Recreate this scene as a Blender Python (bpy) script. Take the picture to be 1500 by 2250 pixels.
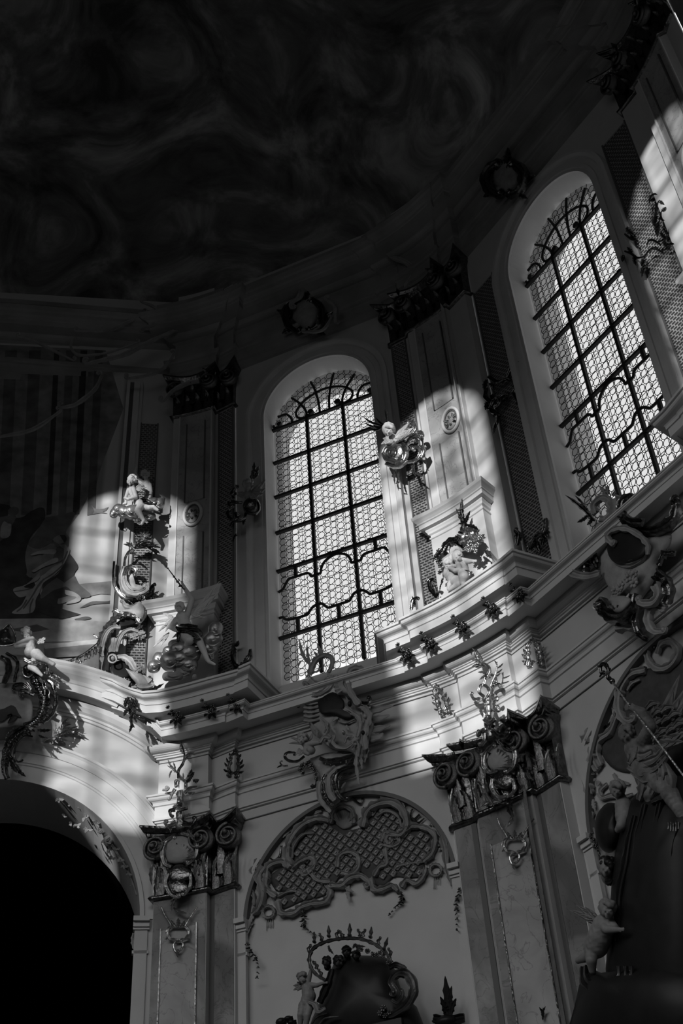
import bpy, bmesh, math, random
from mathutils import Vector, Matrix, noise
random.seed(7)
for o in list(bpy.data.objects): bpy.data.objects.remove(o)
SC = bpy.context.scene
COL = SC.collection
V = Vector

# ------------------------------------------------------------------ camera
FPX, PITCH, ROLL, CZ = 2810.0, math.radians(41.8725), math.radians(-4.52), 1.6
CF = V((0, math.cos(PITCH), math.sin(PITCH)))
_R = V((1, 0, 0)); _U = _R.cross(CF)
CR = _R * math.cos(ROLL) + _U * math.sin(ROLL)
CU = _U * math.cos(ROLL) - _R * math.sin(ROLL)
CP = V((0, 0, CZ))
cam = bpy.data.cameras.new('camera')
cam.sensor_fit = 'HORIZONTAL'; cam.sensor_width = 36; cam.lens = 36 * FPX / 1500
cam.clip_start = 0.05; cam.clip_end = 500
cam_o = bpy.data.objects.new('camera', cam); COL.objects.link(cam_o)
m = Matrix((CR, CU, -CF)).transposed().to_4x4(); m.translation = CP
cam_o.matrix_world = m
SC.camera = cam_o

# ------------------------------------------------------------------ world, sun, exposure
SC.view_settings.view_transform = 'Standard'
SC.view_settings.look = 'None'
SC.view_settings.gamma = 1
SC.view_settings.exposure = 0.0
SC.cycles.use_denoising = True
SC.cycles.max_bounces = 6
SC.cycles.diffuse_bounces = 1
SC.cycles.transparent_max_bounces = 12
world = bpy.data.worlds.new('sky'); SC.world = world; world.use_nodes = True
wb = world.node_tree.nodes['Background']
wb.inputs[0].default_value = (0.72, 0.72, 0.72, 1); wb.inputs[1].default_value = 1.5

SUN_AZ, SUN_EL = math.radians(68), math.radians(7.4)
SUN_DIR = V((math.cos(SUN_AZ) * math.cos(SUN_EL), math.sin(SUN_AZ) * math.cos(SUN_EL), -math.sin(SUN_EL)))
sl = bpy.data.lights.new('sun', 'SUN'); sl.energy = 5.2; sl.angle = math.radians(0.7)
so = bpy.data.objects.new('sun', sl); COL.objects.link(so)
so.rotation_euler = SUN_DIR.to_track_quat('-Z', 'Y').to_euler()
so.location = (-30, -30, 30)
def area(name, loc, target, sx, sy, power):
    l = bpy.data.lights.new(name, 'AREA'); l.shape = 'RECTANGLE'; l.size = sx; l.size_y = sy; l.energy = power
    o = bpy.data.objects.new(name, l); COL.objects.link(o); o.location = loc
    o.rotation_euler = (V(target) - V(loc)).to_track_quat('-Z', 'Y').to_euler()
    return o
RC = V((-4.24, 8.66, 0))           # centre of the rotunda
def ringpt(deg, r, z): return V((RC.x + r * math.cos(math.radians(deg)), RC.y + r * math.sin(math.radians(deg)), z))
# skylight falling in through the clerestory windows on the far side, behind the camera
for deg in (193.0, 226.5, 259.9, 293.3):
    q = ringpt(deg, 10.4, 18.2); w = area('clerestory_daylight', q, ringpt(deg, 0, 5.2), 2.4, 6.0, 165)
    w.data.spread = math.radians(108)

# ------------------------------------------------------------------ materials
MATS = {}
def mat(name, base=0.6, rough=0.7, metal=0.0, noise_s=None, noise_amt=0.15, bump=0.0, bump_s=40, spec=0.3, fn=None):
    m = bpy.data.materials.new(name); m.use_nodes = True
    nt = m.node_tree; b = nt.nodes['Principled BSDF']
    b.inputs['Base Color'].default_value = (base, base, base, 1)
    b.inputs['Roughness'].default_value = rough; b.inputs['Metallic'].default_value = metal
    b.inputs['Specular IOR Level'].default_value = spec
    tc = nt.nodes.new('ShaderNodeTexCoord')
    if noise_s:
        n = nt.nodes.new('ShaderNodeTexNoise'); n.inputs['Scale'].default_value = noise_s; n.inputs['Detail'].default_value = 5
        nt.links.new(tc.outputs['Object'], n.inputs['Vector'])
        r = nt.nodes.new('ShaderNodeValToRGB')
        lo, hi = base * (1 - noise_amt), min(1, base * (1 + noise_amt))
        r.color_ramp.elements[0].position = .3; r.color_ramp.elements[1].position = .7
        r.color_ramp.elements[0].color = (lo, lo, lo, 1); r.color_ramp.elements[1].color = (hi, hi, hi, 1)
        nt.links.new(n.outputs['Fac'], r.inputs[0]); nt.links.new(r.outputs[0], b.inputs['Base Color'])
    if bump:
        n2 = nt.nodes.new('ShaderNodeTexNoise'); n2.inputs['Scale'].default_value = bump_s; n2.inputs['Detail'].default_value = 4
        nt.links.new(tc.outputs['Object'], n2.inputs['Vector'])
        bp = nt.nodes.new('ShaderNodeBump'); bp.inputs['Strength'].default_value = bump; bp.inputs['Distance'].default_value = .02
        nt.links.new(n2.outputs['Fac'], bp.inputs['Height']); nt.links.new(bp.outputs[0], b.inputs['Normal'])
    if fn: fn(nt, b, tc)
    MATS[name] = m
    return m
def marble(lo, mid, hi):
    def fn(nt, b, tc):
        N = nt.nodes.new; L = nt.links.new
        mp = N('ShaderNodeMapping'); mp.inputs['Rotation'].default_value = (.3, .5, .4); L(tc.outputs['Object'], mp.inputs[0])
        n = N('ShaderNodeTexNoise'); n.inputs['Scale'].default_value = .9; n.inputs['Detail'].default_value = 8; n.inputs['Distortion'].default_value = 1.2
        L(mp.outputs[0], n.inputs['Vector'])
        r = N('ShaderNodeValToRGB'); e = r.color_ramp.elements
        e[0].position = .38; e[0].color = (lo, lo, lo, 1); e[1].position = .62; e[1].color = (hi, hi, hi, 1)
        e2 = e.new(.5); e2.color = (mid, mid, mid, 1)
        L(n.outputs['Fac'], r.inputs[0])
        v = N('ShaderNodeTexNoise'); v.inputs['Scale'].default_value = 1.7; v.inputs['Detail'].default_value = 10; v.inputs['Distortion'].default_value = 2.0
        L(mp.outputs[0], v.inputs['Vector'])
        vr = N('ShaderNodeValToRGB'); ve = vr.color_ramp.elements
        ve[0].position = .485; ve[0].color = (1, 1, 1, 1); ve[1].position = .515; ve[1].color = (1, 1, 1, 1)
        v3 = ve.new(.5); v3.color = (.55, .55, .55, 1)
        L(v.outputs['Fac'], vr.inputs[0])
        mx = N('ShaderNodeMix'); mx.data_type = 'RGBA'; mx.blend_type = 'MULTIPLY'; mx.inputs[0].default_value = .8
        L(r.outputs[0], mx.inputs[6]); L(vr.outputs[0], mx.inputs[7]); L(mx.outputs[2], b.inputs['Base Color'])
    return fn
mat('stucco', .52, .8, noise_s=1.5, noise_amt=.06, bump=.05, bump_s=60)
mat('stucco_upper_shaded', .27, .8, noise_s=1.2, noise_amt=.25, bump=.15, bump_s=12)  # stucco darkened: the dimness under the dome is put into the colour
mat('stucco_trim', .58, .75, noise_s=2.5, noise_amt=.05)
mat('wall_dim', .2, .8, noise_s=1.2, noise_amt=.15)
mat('line_paint', .12, .6)
mat('marble_dark', .3, .45, fn=marble(.14, .23, .32))
mat('marble_pale', .42, .5, fn=marble(.30, .37, .42))
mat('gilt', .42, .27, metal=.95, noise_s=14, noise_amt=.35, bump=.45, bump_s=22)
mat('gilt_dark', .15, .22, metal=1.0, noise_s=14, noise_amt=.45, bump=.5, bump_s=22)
mat('stucco_grey', .3, .6, noise_s=5, noise_amt=.22, bump=.25, bump_s=25)
mat('gilt_cloud', .34, .42, metal=.75, noise_s=6, noise_amt=.3, bump=.15, bump_s=12)
mat('flesh', .62, .5, noise_s=4, noise_amt=.08, bump=.05)
mat('lattice', .31, .7, noise_s=8, noise_amt=.15)
mat('lunette_ground', .06, .7, noise_s=8, noise_amt=.2)
mat('lattice_ground', .10, .8, noise_s=8, noise_amt=.1)
mat('iron', .015, .6)
mat('lead', .03, .6)
mat('unlit_black', .004, 1.0, spec=0)
mat('altar_dark', .012, .45, spec=.25, noise_s=5, noise_amt=.3)
mat('altar_gilt', .12, .3, metal=.8, noise_s=9, noise_amt=.5, bump=.3)
mat('floor_stone', .10, .6, noise_s=.8, noise_amt=.2)
def fresco(nt, b, tc):
    N = nt.nodes.new; L = nt.links.new
    n = N('ShaderNodeTexNoise'); n.inputs['Scale'].default_value = .42; n.inputs['Detail'].default_value = 9; n.inputs['Roughness'].default_value = .62; n.inputs['Distortion'].default_value = 1.4
    L(tc.outputs['Object'], n.inputs['Vector'])
    r = N('ShaderNodeValToRGB'); e = r.color_ramp.elements
    e[0].position = .36; e[0].color = (.06, .06, .06, 1); e[1].position = .72; e[1].color = (.5, .5, .5, 1)
    e2 = e.new(.52); e2.color = (.18, .18, .18, 1)
    L(n.outputs['Fac'], r.inputs[0]); L(r.outputs[0], b.inputs['Base Color'])
mat('fresco', .15, .85, fn=fresco, spec=.1)
def glassmat(name, tint, var):
    m = bpy.data.materials.new(name); m.use_nodes = True; nt = m.node_tree; nt.nodes.clear()
    N = nt.nodes.new; L = nt.links.new
    out = N('ShaderNodeOutputMaterial'); t = N('ShaderNodeBsdfTransparent'); g = N('ShaderNodeBsdfGlossy'); mx = N('ShaderNodeMixShader')
    g.inputs['Roughness'].default_value = .15; g.inputs['Color'].default_value = (.5, .5, .5, 1); mx.inputs[0].default_value = .04
    t.inputs[0].default_value = (tint, tint, tint, 1)
    if var:
        tc = N('ShaderNodeTexCoord'); mp = N('ShaderNodeMapping'); mp.inputs['Scale'].default_value = (1.3, 1.3, 5.0)
        n = N('ShaderNodeTexNoise'); n.inputs['Scale'].default_value = 1.1; n.inputs['Detail'].default_value = 4; n.inputs['Distortion'].default_value = .8
        r = N('ShaderNodeValToRGB'); e = r.color_ramp.elements
        e[0].position = .36; e[1].position = .62; a = tint * (1 - var)
        e[0].color = (a, a, a, 1); e[1].color = (tint, tint, tint, 1)
        L(tc.outputs['Object'], mp.inputs[0]); L(mp.outputs[0], n.inputs['Vector']); L(n.outputs['Fac'], r.inputs[0]); L(r.outputs[0], t.inputs[0])
    L(t.outputs[0], mx.inputs[1]); L(g.outputs[0], mx.inputs[2]); L(mx.outputs[0], out.inputs[0])
    MATS[name] = m
glassmat('roundel_glass', .88, 0)
glassmat('old_glass', .95, .62)

# ------------------------------------------------------------------ scene graph helpers
WL = {}
def link(o, parent, loc):
    COL.objects.link(o)
    if parent is not None:
        o.parent = parent; o.location = V(loc) - WL[parent]
    else: o.location = loc
    WL[o] = V(loc)
def tag(o, label=None, cat=None, group=None, kind=None):
    if label: o['label'] = label
    if cat: o['category'] = cat
    if group: o['group'] = group
    if kind: o['kind'] = kind
    return o
def thing(name, label, cat, loc, group=None, kind=None):
    o = bpy.data.objects.new(name, None); o.empty_display_size = .1
    link(o, None, loc)
    return tag(o, label, cat, group, kind)
def mesh_data(name, verts, faces, mats, smooth=False, mi=None):
    me = bpy.data.meshes.new(name); me.from_pydata([tuple(v) for v in verts], [], faces)
    for mm in (mats if isinstance(mats, (list, tuple)) else [mats]): me.materials.append(MATS[mm])
    if mi: me.polygons.foreach_set('material_index', mi)
    if smooth:
        me.polygons.foreach_set('use_smooth', [True] * len(me.polygons))
        if smooth == 'crease': me.set_sharp_from_angle(angle=math.radians(32))
    me.update(); return me
def mobj(name, verts, faces, mats, parent=None, smooth=False, mi=None, kind=None):
    """one mesh object from world coordinates"""
    if parent is not None: loc = WL[parent]
    else:
        xs = [v[0] for v in verts]; ys = [v[1] for v in verts]; zs = [v[2] for v in verts]
        loc = V(((min(xs) + max(xs)) / 2, (min(ys) + max(ys)) / 2, min(zs)))
    me = mesh_data(name, [V(v) - loc for v in verts], faces, mats, smooth, mi)
    o = bpy.data.objects.new(name, me); link(o, parent, loc)
    if kind: o['kind'] = kind
    return o
class MB:
    def __init__(s): s.v = []; s.f = []
    def add(s, vs, fs):
        b = len(s.v); s.v += [V(v) for v in vs]; s.f += [tuple(i + b for i in f) for f in fs]
    def quad(s, a, b, c, d): s.add([a, b, c, d], [(0, 1, 2, 3)])
    def build(s, name, m, parent=None, smooth=False, kind=None): return mobj(name, s.v, s.f, m, parent, smooth, None, kind)
BOXF = [(0, 1, 2, 3), (7, 6, 5, 4), (0, 4, 5, 1), (1, 5, 6, 2), (2, 6, 7, 3), (3, 7, 4, 0)]

class Frame:
    """vertical wall frame: s along the wall (rightwards), o outwards into the room, z up"""
    def __init__(f, org, d):
        f.o = V((org[0], org[1], 0)); d = V((d[0], d[1], 0)).normalized(); f.d = d; f.n = V((d.y, -d.x, 0))
    def p(f, s, o, z): return f.o + f.d * s + f.n * o + V((0, 0, z))
    def px(f, u, v, off):
        """point of this wall (at depth off) that lies at pixel u, v of the photograph"""
        r = CF + CR * ((u - 750) / FPX) - CU * ((v - 1125) / FPX)
        q = f.o + f.n * off; t = (q - CP).dot(f.n) / r.dot(f.n)
        return CP + r * t
    def sz(f, u, v, off):
        P = f.px(u, v, off); return ((P - f.o).dot(f.d), P.z)
    def mat(f, s, o, z):
        m = Matrix((f.d, f.n, V((0, 0, 1)))).transposed().to_4x4(); m.translation = f.p(s, o, z); return m
    def box(f, mb, s0, s1, o0, o1, z0, z1):
        mb.add([f.p(s0, o0, z0), f.p(s1, o0, z0), f.p(s1, o1, z0), f.p(s0, o1, z0), f.p(s0, o0, z1), f.p(s1, o0, z1), f.p(s1, o1, z1), f.p(s0, o1, z1)], BOXF)

B1 = Frame((-0.169, 19.108), (0.93169, -0.36324))
B2 = Frame((4.777, 15.112), (0.58236, -0.81293))
_d0 = (math.cos(math.radians(10)), math.sin(math.radians(10)))
B0 = Frame((-3.75 - 2.57 * _d0[0], 19.72 - 2.57 * _d0[1]), _d0)     # origin under the crown of the arch
P2 = Frame((2.025, 17.205), (0.78003, -0.62574))
P1 = Frame((-3.135, 19.34), (0.97538, -0.22052))
# plan of the architrave fillet; frieze and pilaster faces lie FR behind it
FR = 0.13
def arc(a, b, turn, n=8):
    """concave arc (bulging away from the room) from a to b turning by 'turn' degrees"""
    a = V(a); b = V(b); c = b - a; L = c.length; nn = V((c.y, -c.x)).normalized(); out = []
    R = L / (2 * math.sin(math.radians(turn) / 2)); h = R * math.cos(math.radians(turn) / 2)
    ctr = (a + b) / 2 + nn * h
    for i in range(n + 1):
        t = math.radians(-turn / 2 + turn * i / n)
        out.append(ctr - nn * R * math.cos(t) + c.normalized() * R * math.sin(t))
    return out
def b2(s, o): q = B2.p(s, o, 0); return V((q.x, q.y))
PIER1 = [V((-3.75, 19.62)), *arc((-3.71, 19.47), (-2.56, 19.21), 12), V((-2.53, 19.35)), V((-2.09, 19.12)), V((-2.09, 19.25))]
PIER2 = [V((1.21, 17.99)), V((1.20, 17.88)), V((1.56, 17.68)), *arc((1.57, 17.57), (2.48, 16.84), 14), V((2.55, 16.91)), V((2.84, 16.54)), V((2.92, 16.60))]
PIER1[-1] = V((-2.045, 19.225)); PIER1[-2] = V((-2.09, 19.12))
def b1(s_, o_): q = B1.p(s_, o_, 0); return V((q.x, q.y))
PIER1[-1] = b1(-1.83, .588); PIER1[-2] = b1(-1.835, .70); PIER2[0] = b1(1.70, .588); PIER2[-1] = b2(-2.27, .588)
# pier 3 mirrors pier 2 across the middle of bay 2
def mirror2(p):
    r = V((p.x, p.y, 0)) - B2.o; s, o = r.dot(B2.d), r.dot(B2.n); return b2(-s, o)
PIER3 = [mirror2(p) for p in reversed(PIER2)]
_back = V((P1.n.x, P1.n.y)) * -1
PIER1[0] = PIER1[1] + _back * .3
PATH = [PIER1[1] + _back * .7] + PIER1 + PIER2 + PIER3
P3 = Frame(((PIER3[3].x + PIER3[11].x) / 2, (PIER3[3].y + PIER3[11].y) / 2), (PIER3[11].x - PIER3[3].x, PIER3[11].y - PIER3[3].y))

def offset(path, d):
    out = []
    for i, p in enumerate(path):
        ns = []
        for a, b in ((i - 1, i), (i, i + 1)):
            if 0 <= a and b < len(path):
                e = (path[b] - path[a]).normalized(); ns.append(V((e.y, -e.x)))
        if len(ns) == 1: mv = ns[0]
        else:
            k = 1 + ns[0].dot(ns[1]); mv = (ns[0] + ns[1]) / max(k, .3)
        out.append(p + mv * d)
    return out
def sweep(mb, path, prof, caps=False):
    rows = []
    for o, z in prof: rows.append([V((q.x, q.y, z)) for q in offset(path, o)])
    n = len(path); base = len(mb.v)
    for r in rows: mb.v += r
    for j in range(len(rows) - 1):
        for i in range(n - 1):
            a = base + j * n + i; mb.f.append((a, a + 1, a + n + 1, a + n))
    if caps:
        mb.f.append(tuple(base + j * n for j in range(len(rows)))); mb.f.append(tuple(base + j * n + n - 1 for j in reversed(range(len(rows)))))
    return mb
def curve_prof(a, b, kind, n=5):
    """moulding curve between two (out, z) points"""
    out = []
    for i in range(n + 1):
        t = i / n
        if kind == 'cyma': o = a[0] + (b[0] - a[0]) * (t - .16 * math.sin(2 * math.pi * t)); z = a[1] + (b[1] - a[1]) * (t + .10 * math.sin(2 * math.pi * t))
        elif kind == 'torus': o = a[0] + (b[0] - a[0]) * math.sin(t * math.pi / 2); z = a[1] + (b[1] - a[1]) * (1 - math.cos(t * math.pi / 2))
        elif kind == 'cavetto': o = a[0] + (b[0] - a[0]) * (1 - math.cos(t * math.pi / 2)); z = a[1] + (b[1] - a[1]) * math.sin(t * math.pi / 2)
        out.append((o, z))
    return out

# ------------------------------------------------------------------ the shell: floor, walls, dome
def ngon_arc(c, r, n, a0=0, a1=math.pi): return [(c[0] + r * math.cos(a0 + (a1 - a0) * i / n), c[1] + r * math.sin(a0 + (a1 - a0) * i / n)) for i in range(n + 1)]
def arch_wall(mb, fr, off, s0, s1, z0, z1, c, hw, zbot, zs, depth=0, n=24):
    """wall panel with a round-headed hole; depth > 0 also makes the reveal going back"""
    P = lambda s, z, o=off: fr.p(s, o, z)
    l, r = c - hw, c + hw
    mb.quad(P(s0, z0), P(l, z0), P(l, z1), P(s0, z1)); mb.quad(P(r, z0), P(s1, z0), P(s1, z1), P(r, z1))
    if zbot > z0: mb.quad(P(l, z0), P(r, z0), P(r, zbot), P(l, zbot))
    arcp = ngon_arc((c, zs), hw, n, math.pi, 0)
    for (a, b) in zip(arcp, arcp[1:]): mb.quad(P(*a), P(*b), P(b[0], z1), P(a[0], z1))
    if depth: reveal(mb, fr, off, off - depth, c, hw, zbot, zs, n)
def outline(c, hw, zbot, zs, n=24, closed=False):
    o = [(c - hw, zbot)] + ngon_arc((c, zs), hw, n, math.pi, 0) + [(c + hw, zbot)]
    return o + [o[0]] if closed else o
def reveal(mb, fr, oa, ob, c, hw, zbot, zs, n=24, hw2=None, zb2=None):
    a = outline(c, hw, zbot, zs, n, True); b = outline(c, hw2 or hw, zbot if zb2 is None else zb2, zs, n, True)
    for i in range(len(a) - 1):
        mb.quad(fr.p(a[i][0], oa, a[i][1]), fr.p(a[i + 1][0], oa, a[i + 1][1]), fr.p(b[i + 1][0], ob, b[i + 1][1]), fr.p(b[i][0], ob, b[i][1]))
def plate(mb, fr, off, pts):
    mb.add([fr.p(s, off, z) for s, z in pts], [tuple(range(len(pts)))])

WALL_O = 0.45
ZTOP = 26.6
HALF1, HALF2 = 1.74, 2.30
WIN = dict(c=0.0, hw=1.25, zbot=14.5, zs=21.6)
def struct(o, label=None): o['kind'] = 'structure'; 
mb = MB(); arch_wall(mb, B1, WALL_O, -2.0, 1.82, 13.2, ZTOP, 0, 1.25, 14.5, 21.6)
arch_wall(mb, B1, WALL_O, -2.0, 1.82, 0, 13.2, -.05, 1.78, 0, 10.35, depth=.10); plate(mb, B1, WALL_O - .10, outline(-.05, 1.78, 0, 10.35))
wall_c = mb.build('wall_centre', 'stucco'); wall_c['kind'] = 'structure'
mb = MB(); arch_wall(mb, B2, WALL_O, -2.6, 2.6, 13.2, ZTOP, 0, 1.25, 14.5, 21.6)
arch_wall(mb, B2, WALL_O, -2.6, 2.6, 0, 13.2, 0, 2.2, 0, 9.95, depth=.10); plate(mb, B2, WALL_O - .10, outline(0, 2.2, 0, 9.95))
wall_r = mb.build('wall_right', 'stucco'); wall_r['kind'] = 'structure'
# left wall over the great arch, the barrel of the arch behind it and the chapel beyond, its unlit darkness put into black walls
mb = MB(); arch_wall(mb, B0, 0, -5.2, 2.95, 0, ZTOP, 0, 2.53, 0, 10.75, depth=1.5, n=40)
wall_l = mb.build('wall_left', 'stucco'); wall_l['kind'] = 'structure'
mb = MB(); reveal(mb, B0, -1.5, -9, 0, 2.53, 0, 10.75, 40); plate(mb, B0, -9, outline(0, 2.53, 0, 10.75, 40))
ch = mb.build('wall_chapel', 'unlit_black'); ch['kind'] = 'structure'
# piers
fpath = offset(PATH, -FR)
def pier_faces(fp, z0, z1): 
    mb = MB(); sweep(mb, fp, [(0, z0), (0, z1)]); return mb
i1 = 1; n1 = len(PIER1); n2 = len(PIER2)
FP1 = fpath[0:1 + n1]; FP2 = fpath[1 + n1:1 + n1 + n2]; FP3 = fpath[1 + n1 + n2:]
for nm, fp in (('wall_pier_left', FP1), ('wall_pier_middle', FP2), ('wall_pier_right', FP3)):
    pier_faces(fp, 0, ZTOP).build(nm, 'stucco')['kind'] = 'structure'

# far side of the rotunda, behind the camera: plain wall ring with three tall clerestory windows
BACK = [226.5, 259.9, 293.3]
def ring_frame(deg, r=11.1):
    a = math.radians(deg); nrm = V((-math.cos(a), -math.sin(a)))
    q = ringpt(deg, r, 0) - V((math.cos(SUN_AZ), math.sin(SUN_AZ), 0)) * BACK_SHIFT; return Frame((q.x, q.y), (-nrm.y, nrm.x))
BACK_SHIFT, BZ = 2.2, 2.2 * math.tan(SUN_EL)
HW = 3.2
mb = MB(); gl = []
for deg in BACK:
    f = ring_frame(deg); arch_wall(mb, f, 0.3, -HW, HW, 0, 31, 0, 1.25, 14.98 + BZ, 21.6 + BZ); reveal(mb, f, .3, -.15, 0, 1.25, 14.98 + BZ, 21.6 + BZ)
    gl.append(f)
ends = []
for deg in BACK:
    f = ring_frame(deg); ends += [f.p(-HW, .3, 0), f.p(HW, .3, 0)]
def polywall(mb, pts, z1=31):
    for a, b in zip(pts, pts[1:]): mb.quad(V((a.x, a.y, 0)), V((b.x, b.y, 0)), V((b.x, b.y, z1)), V((a.x, a.y, z1)))
fs = [ring_frame(d) for d in BACK]
polywall(mb, [B0.p(-5.2, 0, 0), ringpt(135, 11.3, 0), ringpt(160, 12.0, 0), ringpt(185, 12.8, 0), ringpt(205, 13.3, 0), fs[0].p(HW, .3, 0)])
polywall(mb, [fs[0].p(-HW, .3, 0), fs[1].p(HW, .3, 0)]); polywall(mb, [fs[1].p(-HW, .3, 0), fs[2].p(HW, .3, 0)])
e3 = PIER3[-1]
polywall(mb, [fs[2].p(-HW, .3, 0), ringpt(318, 14.0, 0), ringpt(342, 13.2, 0), V((e3.x, e3.y, 0))])
o = mb.build('wall_back', 'wall_dim'); o['kind'] = 'structure'
for k, f in enumerate(fs):                                   # iron bars and old glass of the clerestory windows behind the camera
    w = thing('window_%d' % (k + 4), 'clerestory window behind the camera', None, f.p(0, 0, 14.98), kind='structure')
    mb = MB()
    for s in (-.424, .424): f.box(mb, s - .035, s + .035, -.03, .05, 14.98 + BZ, 22.8 + BZ)
    for z in (16.0, 17.63, 18.64, 19.62, 20.61, 21.6): f.box(mb, -1.25, 1.25, -.03, .05, z + BZ - .035, z + BZ + .035)
    mb.build('iron_bars', 'iron', w)
    mb = MB(); plate(mb, f, 0, outline(0, 1.25, 14.98 + BZ, 21.6 + BZ)); mb.build('glass', 'old_glass', w)
mb = MB(); mb.add([ringpt(d, 19, 0) for d in range(0, 360, 10)], [tuple(range(36))])
o = mb.build('floor', 'floor_stone'); o['kind'] = 'structure'
# dome
mb = MB(); NR, NS = 18, 72
for j in range(NR + 1):
    if j == 0:
        for i in range(NS): mb.v.append(ringpt(360 * i / NS, 19, 26.2))
    t = j / NR * math.pi / 2
    for i in range(NS):
        mb.v.append(ringpt(360 * i / NS, 12.6 * math.cos(t) if j < NR else .01, 26.2 + 7.5 * math.sin(t)))
for j in range(NR + 1):
    for i in range(NS):
        if j == 0 and not 120 <= 360 * i / NS <= 345: continue
        mb.f.append((j * NS + i, j * NS + (i + 1) % NS, (j + 1) * NS + (i + 1) % NS, (j + 1) * NS + i))
o = mb.build('ceiling', 'fresco', smooth=True); o['kind'] = 'structure'

# ------------------------------------------------------------------ lower entablature, piece by piece
ENT = {
 'trim_line': ('line_paint', [(-.13, 12.165), (-.118, 12.17), (-.118, 12.185), (-.13, 12.19)]),
 'trim_architrave': ('stucco_trim', [(-.13, 12.36), (-.10, 12.37), (-.10, 12.395), (-.07, 12.40), (-.07, 12.44), (-.095, 12.45), (-.095, 12.67), (-.07, 12.68), (-.07, 12.70)] + curve_prof((-.07, 12.70), (0, 12.82), 'cyma') + [(.02, 12.825), (.02, 12.86), (-.14, 12.88)]),
 'trim_frieze_line': ('line_paint', [(-.13, 13.53), (-.119, 13.533), (-.119, 13.545), (-.13, 13.55)]),
 'trim_bed': ('stucco_trim', [(-.14, 13.60), (-.09, 13.605), (-.09, 13.635), (-.065, 13.64), (-.065, 13.665), (-.04, 13.67), (-.04, 13.69)] + curve_prof((-.03, 13.69), (.09, 13.785), 'torus') + [(.09, 13.80), (-.14, 13.80)]),
 'trim_cornice': ('stucco_trim', [(-.14, 13.80), (.32, 13.80), (.32, 13.775), (.36, 13.775), (.36, 13.895), (.375, 13.90), (.375, 13.915)] + curve_prof((.375, 13.915), (.46, 14.00), 'cyma') + [(.47, 14.0), (.47, 14.025), (-.14, 14.08)]),
}
def b0(s_, o_): q = B0.p(s_, o_, 0); return V((q.x, q.y))
def climb_sweep(mb, left, rest, prof):
    """sweep whose left end climbs along the arch: left = (s, o, rise) in the frame of the left wall"""
    pp = [b0(a_, b_) for a_, b_, _ in left] + list(rest); b_ = len(mb.v); sweep(mb, pp, prof)
    for j in range(len(prof)):
        for i, (_, _, dz) in enumerate(left): mb.v[b_ + j * len(pp) + i].z += dz
CORN_LEFT = [(1.92, .10, .735), (2.08, .13, .65), (2.32, .14, .51), (2.54, .18, .355), (2.74, .24, .19), (2.92, .28, .05)]
for nm, (mm, prof) in ENT.items():
    mb = MB()
    if nm == 'trim_cornice': climb_sweep(mb, CORN_LEFT, PATH[6:], prof)
    else: sweep(mb, PATH, prof)
    o = mb.build(nm, mm); o['kind'] = 'structure'
BIG = [(.0, 14.12), (.56, 14.12), (.56, 14.10), (.63, 14.10), (.63, 14.25), (.65, 14.255), (.65, 14.28)] + curve_prof((.65, 14.28), (.77, 14.41), 'cyma', 7) + [(.80, 14.415), (.80, 14.46), (-.2, 14.50)]
def big_path(p, a=True, b=True):
    p = list(p)
    if a: p[0] = p[1] + (p[0] - p[1]).normalized() * .8
    if b: p[-1] = p[-2] + (p[-1] - p[-2]).normalized() * .8
    return p
# the left pier cornice climbs at its left end and runs into the cornice over the great arch
LEFTEND = [(1.85, -.09, .60), (2.08, -.02, .48), (2.32, .06, .34), (2.54, .18, .19), (2.74, .27, .06)]
q1 = [b0(a_, b_) for a_, b_, _ in LEFTEND] + PIER1[4:]; q1z = [c_ for _, _, c_ in LEFTEND]
for nm, p in (('trim_pier_cornice_left', q1), ('trim_pier_cornice_middle', PIER2), ('trim_pier_cornice_right', PIER3)):
    mb = MB(); pp = big_path(p, a=p is not q1); sweep(mb, pp, BIG, caps=True)
    if p is q1:
        for j in range(len(BIG)):
            for i, dz in enumerate(q1z): mb.v[j * len(pp) + i].z += dz
    o = mb.build(nm, 'stucco_trim'); o['kind'] = 'structure'

# upper entablature under the dome
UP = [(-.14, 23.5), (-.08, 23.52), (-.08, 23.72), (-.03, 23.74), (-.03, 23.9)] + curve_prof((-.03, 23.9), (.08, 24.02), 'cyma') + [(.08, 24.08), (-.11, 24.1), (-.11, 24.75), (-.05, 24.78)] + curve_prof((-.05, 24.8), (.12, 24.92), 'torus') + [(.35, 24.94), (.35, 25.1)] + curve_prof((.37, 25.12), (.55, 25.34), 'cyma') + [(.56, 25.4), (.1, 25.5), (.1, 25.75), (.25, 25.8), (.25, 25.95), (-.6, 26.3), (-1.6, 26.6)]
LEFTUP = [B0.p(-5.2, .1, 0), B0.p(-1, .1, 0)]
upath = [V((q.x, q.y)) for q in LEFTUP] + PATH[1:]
mb = MB(); sweep(mb, upath, UP); o = mb.build('trim_upper_entablature', 'stucco_upper_shaded'); o['kind'] = 'structure'

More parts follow.
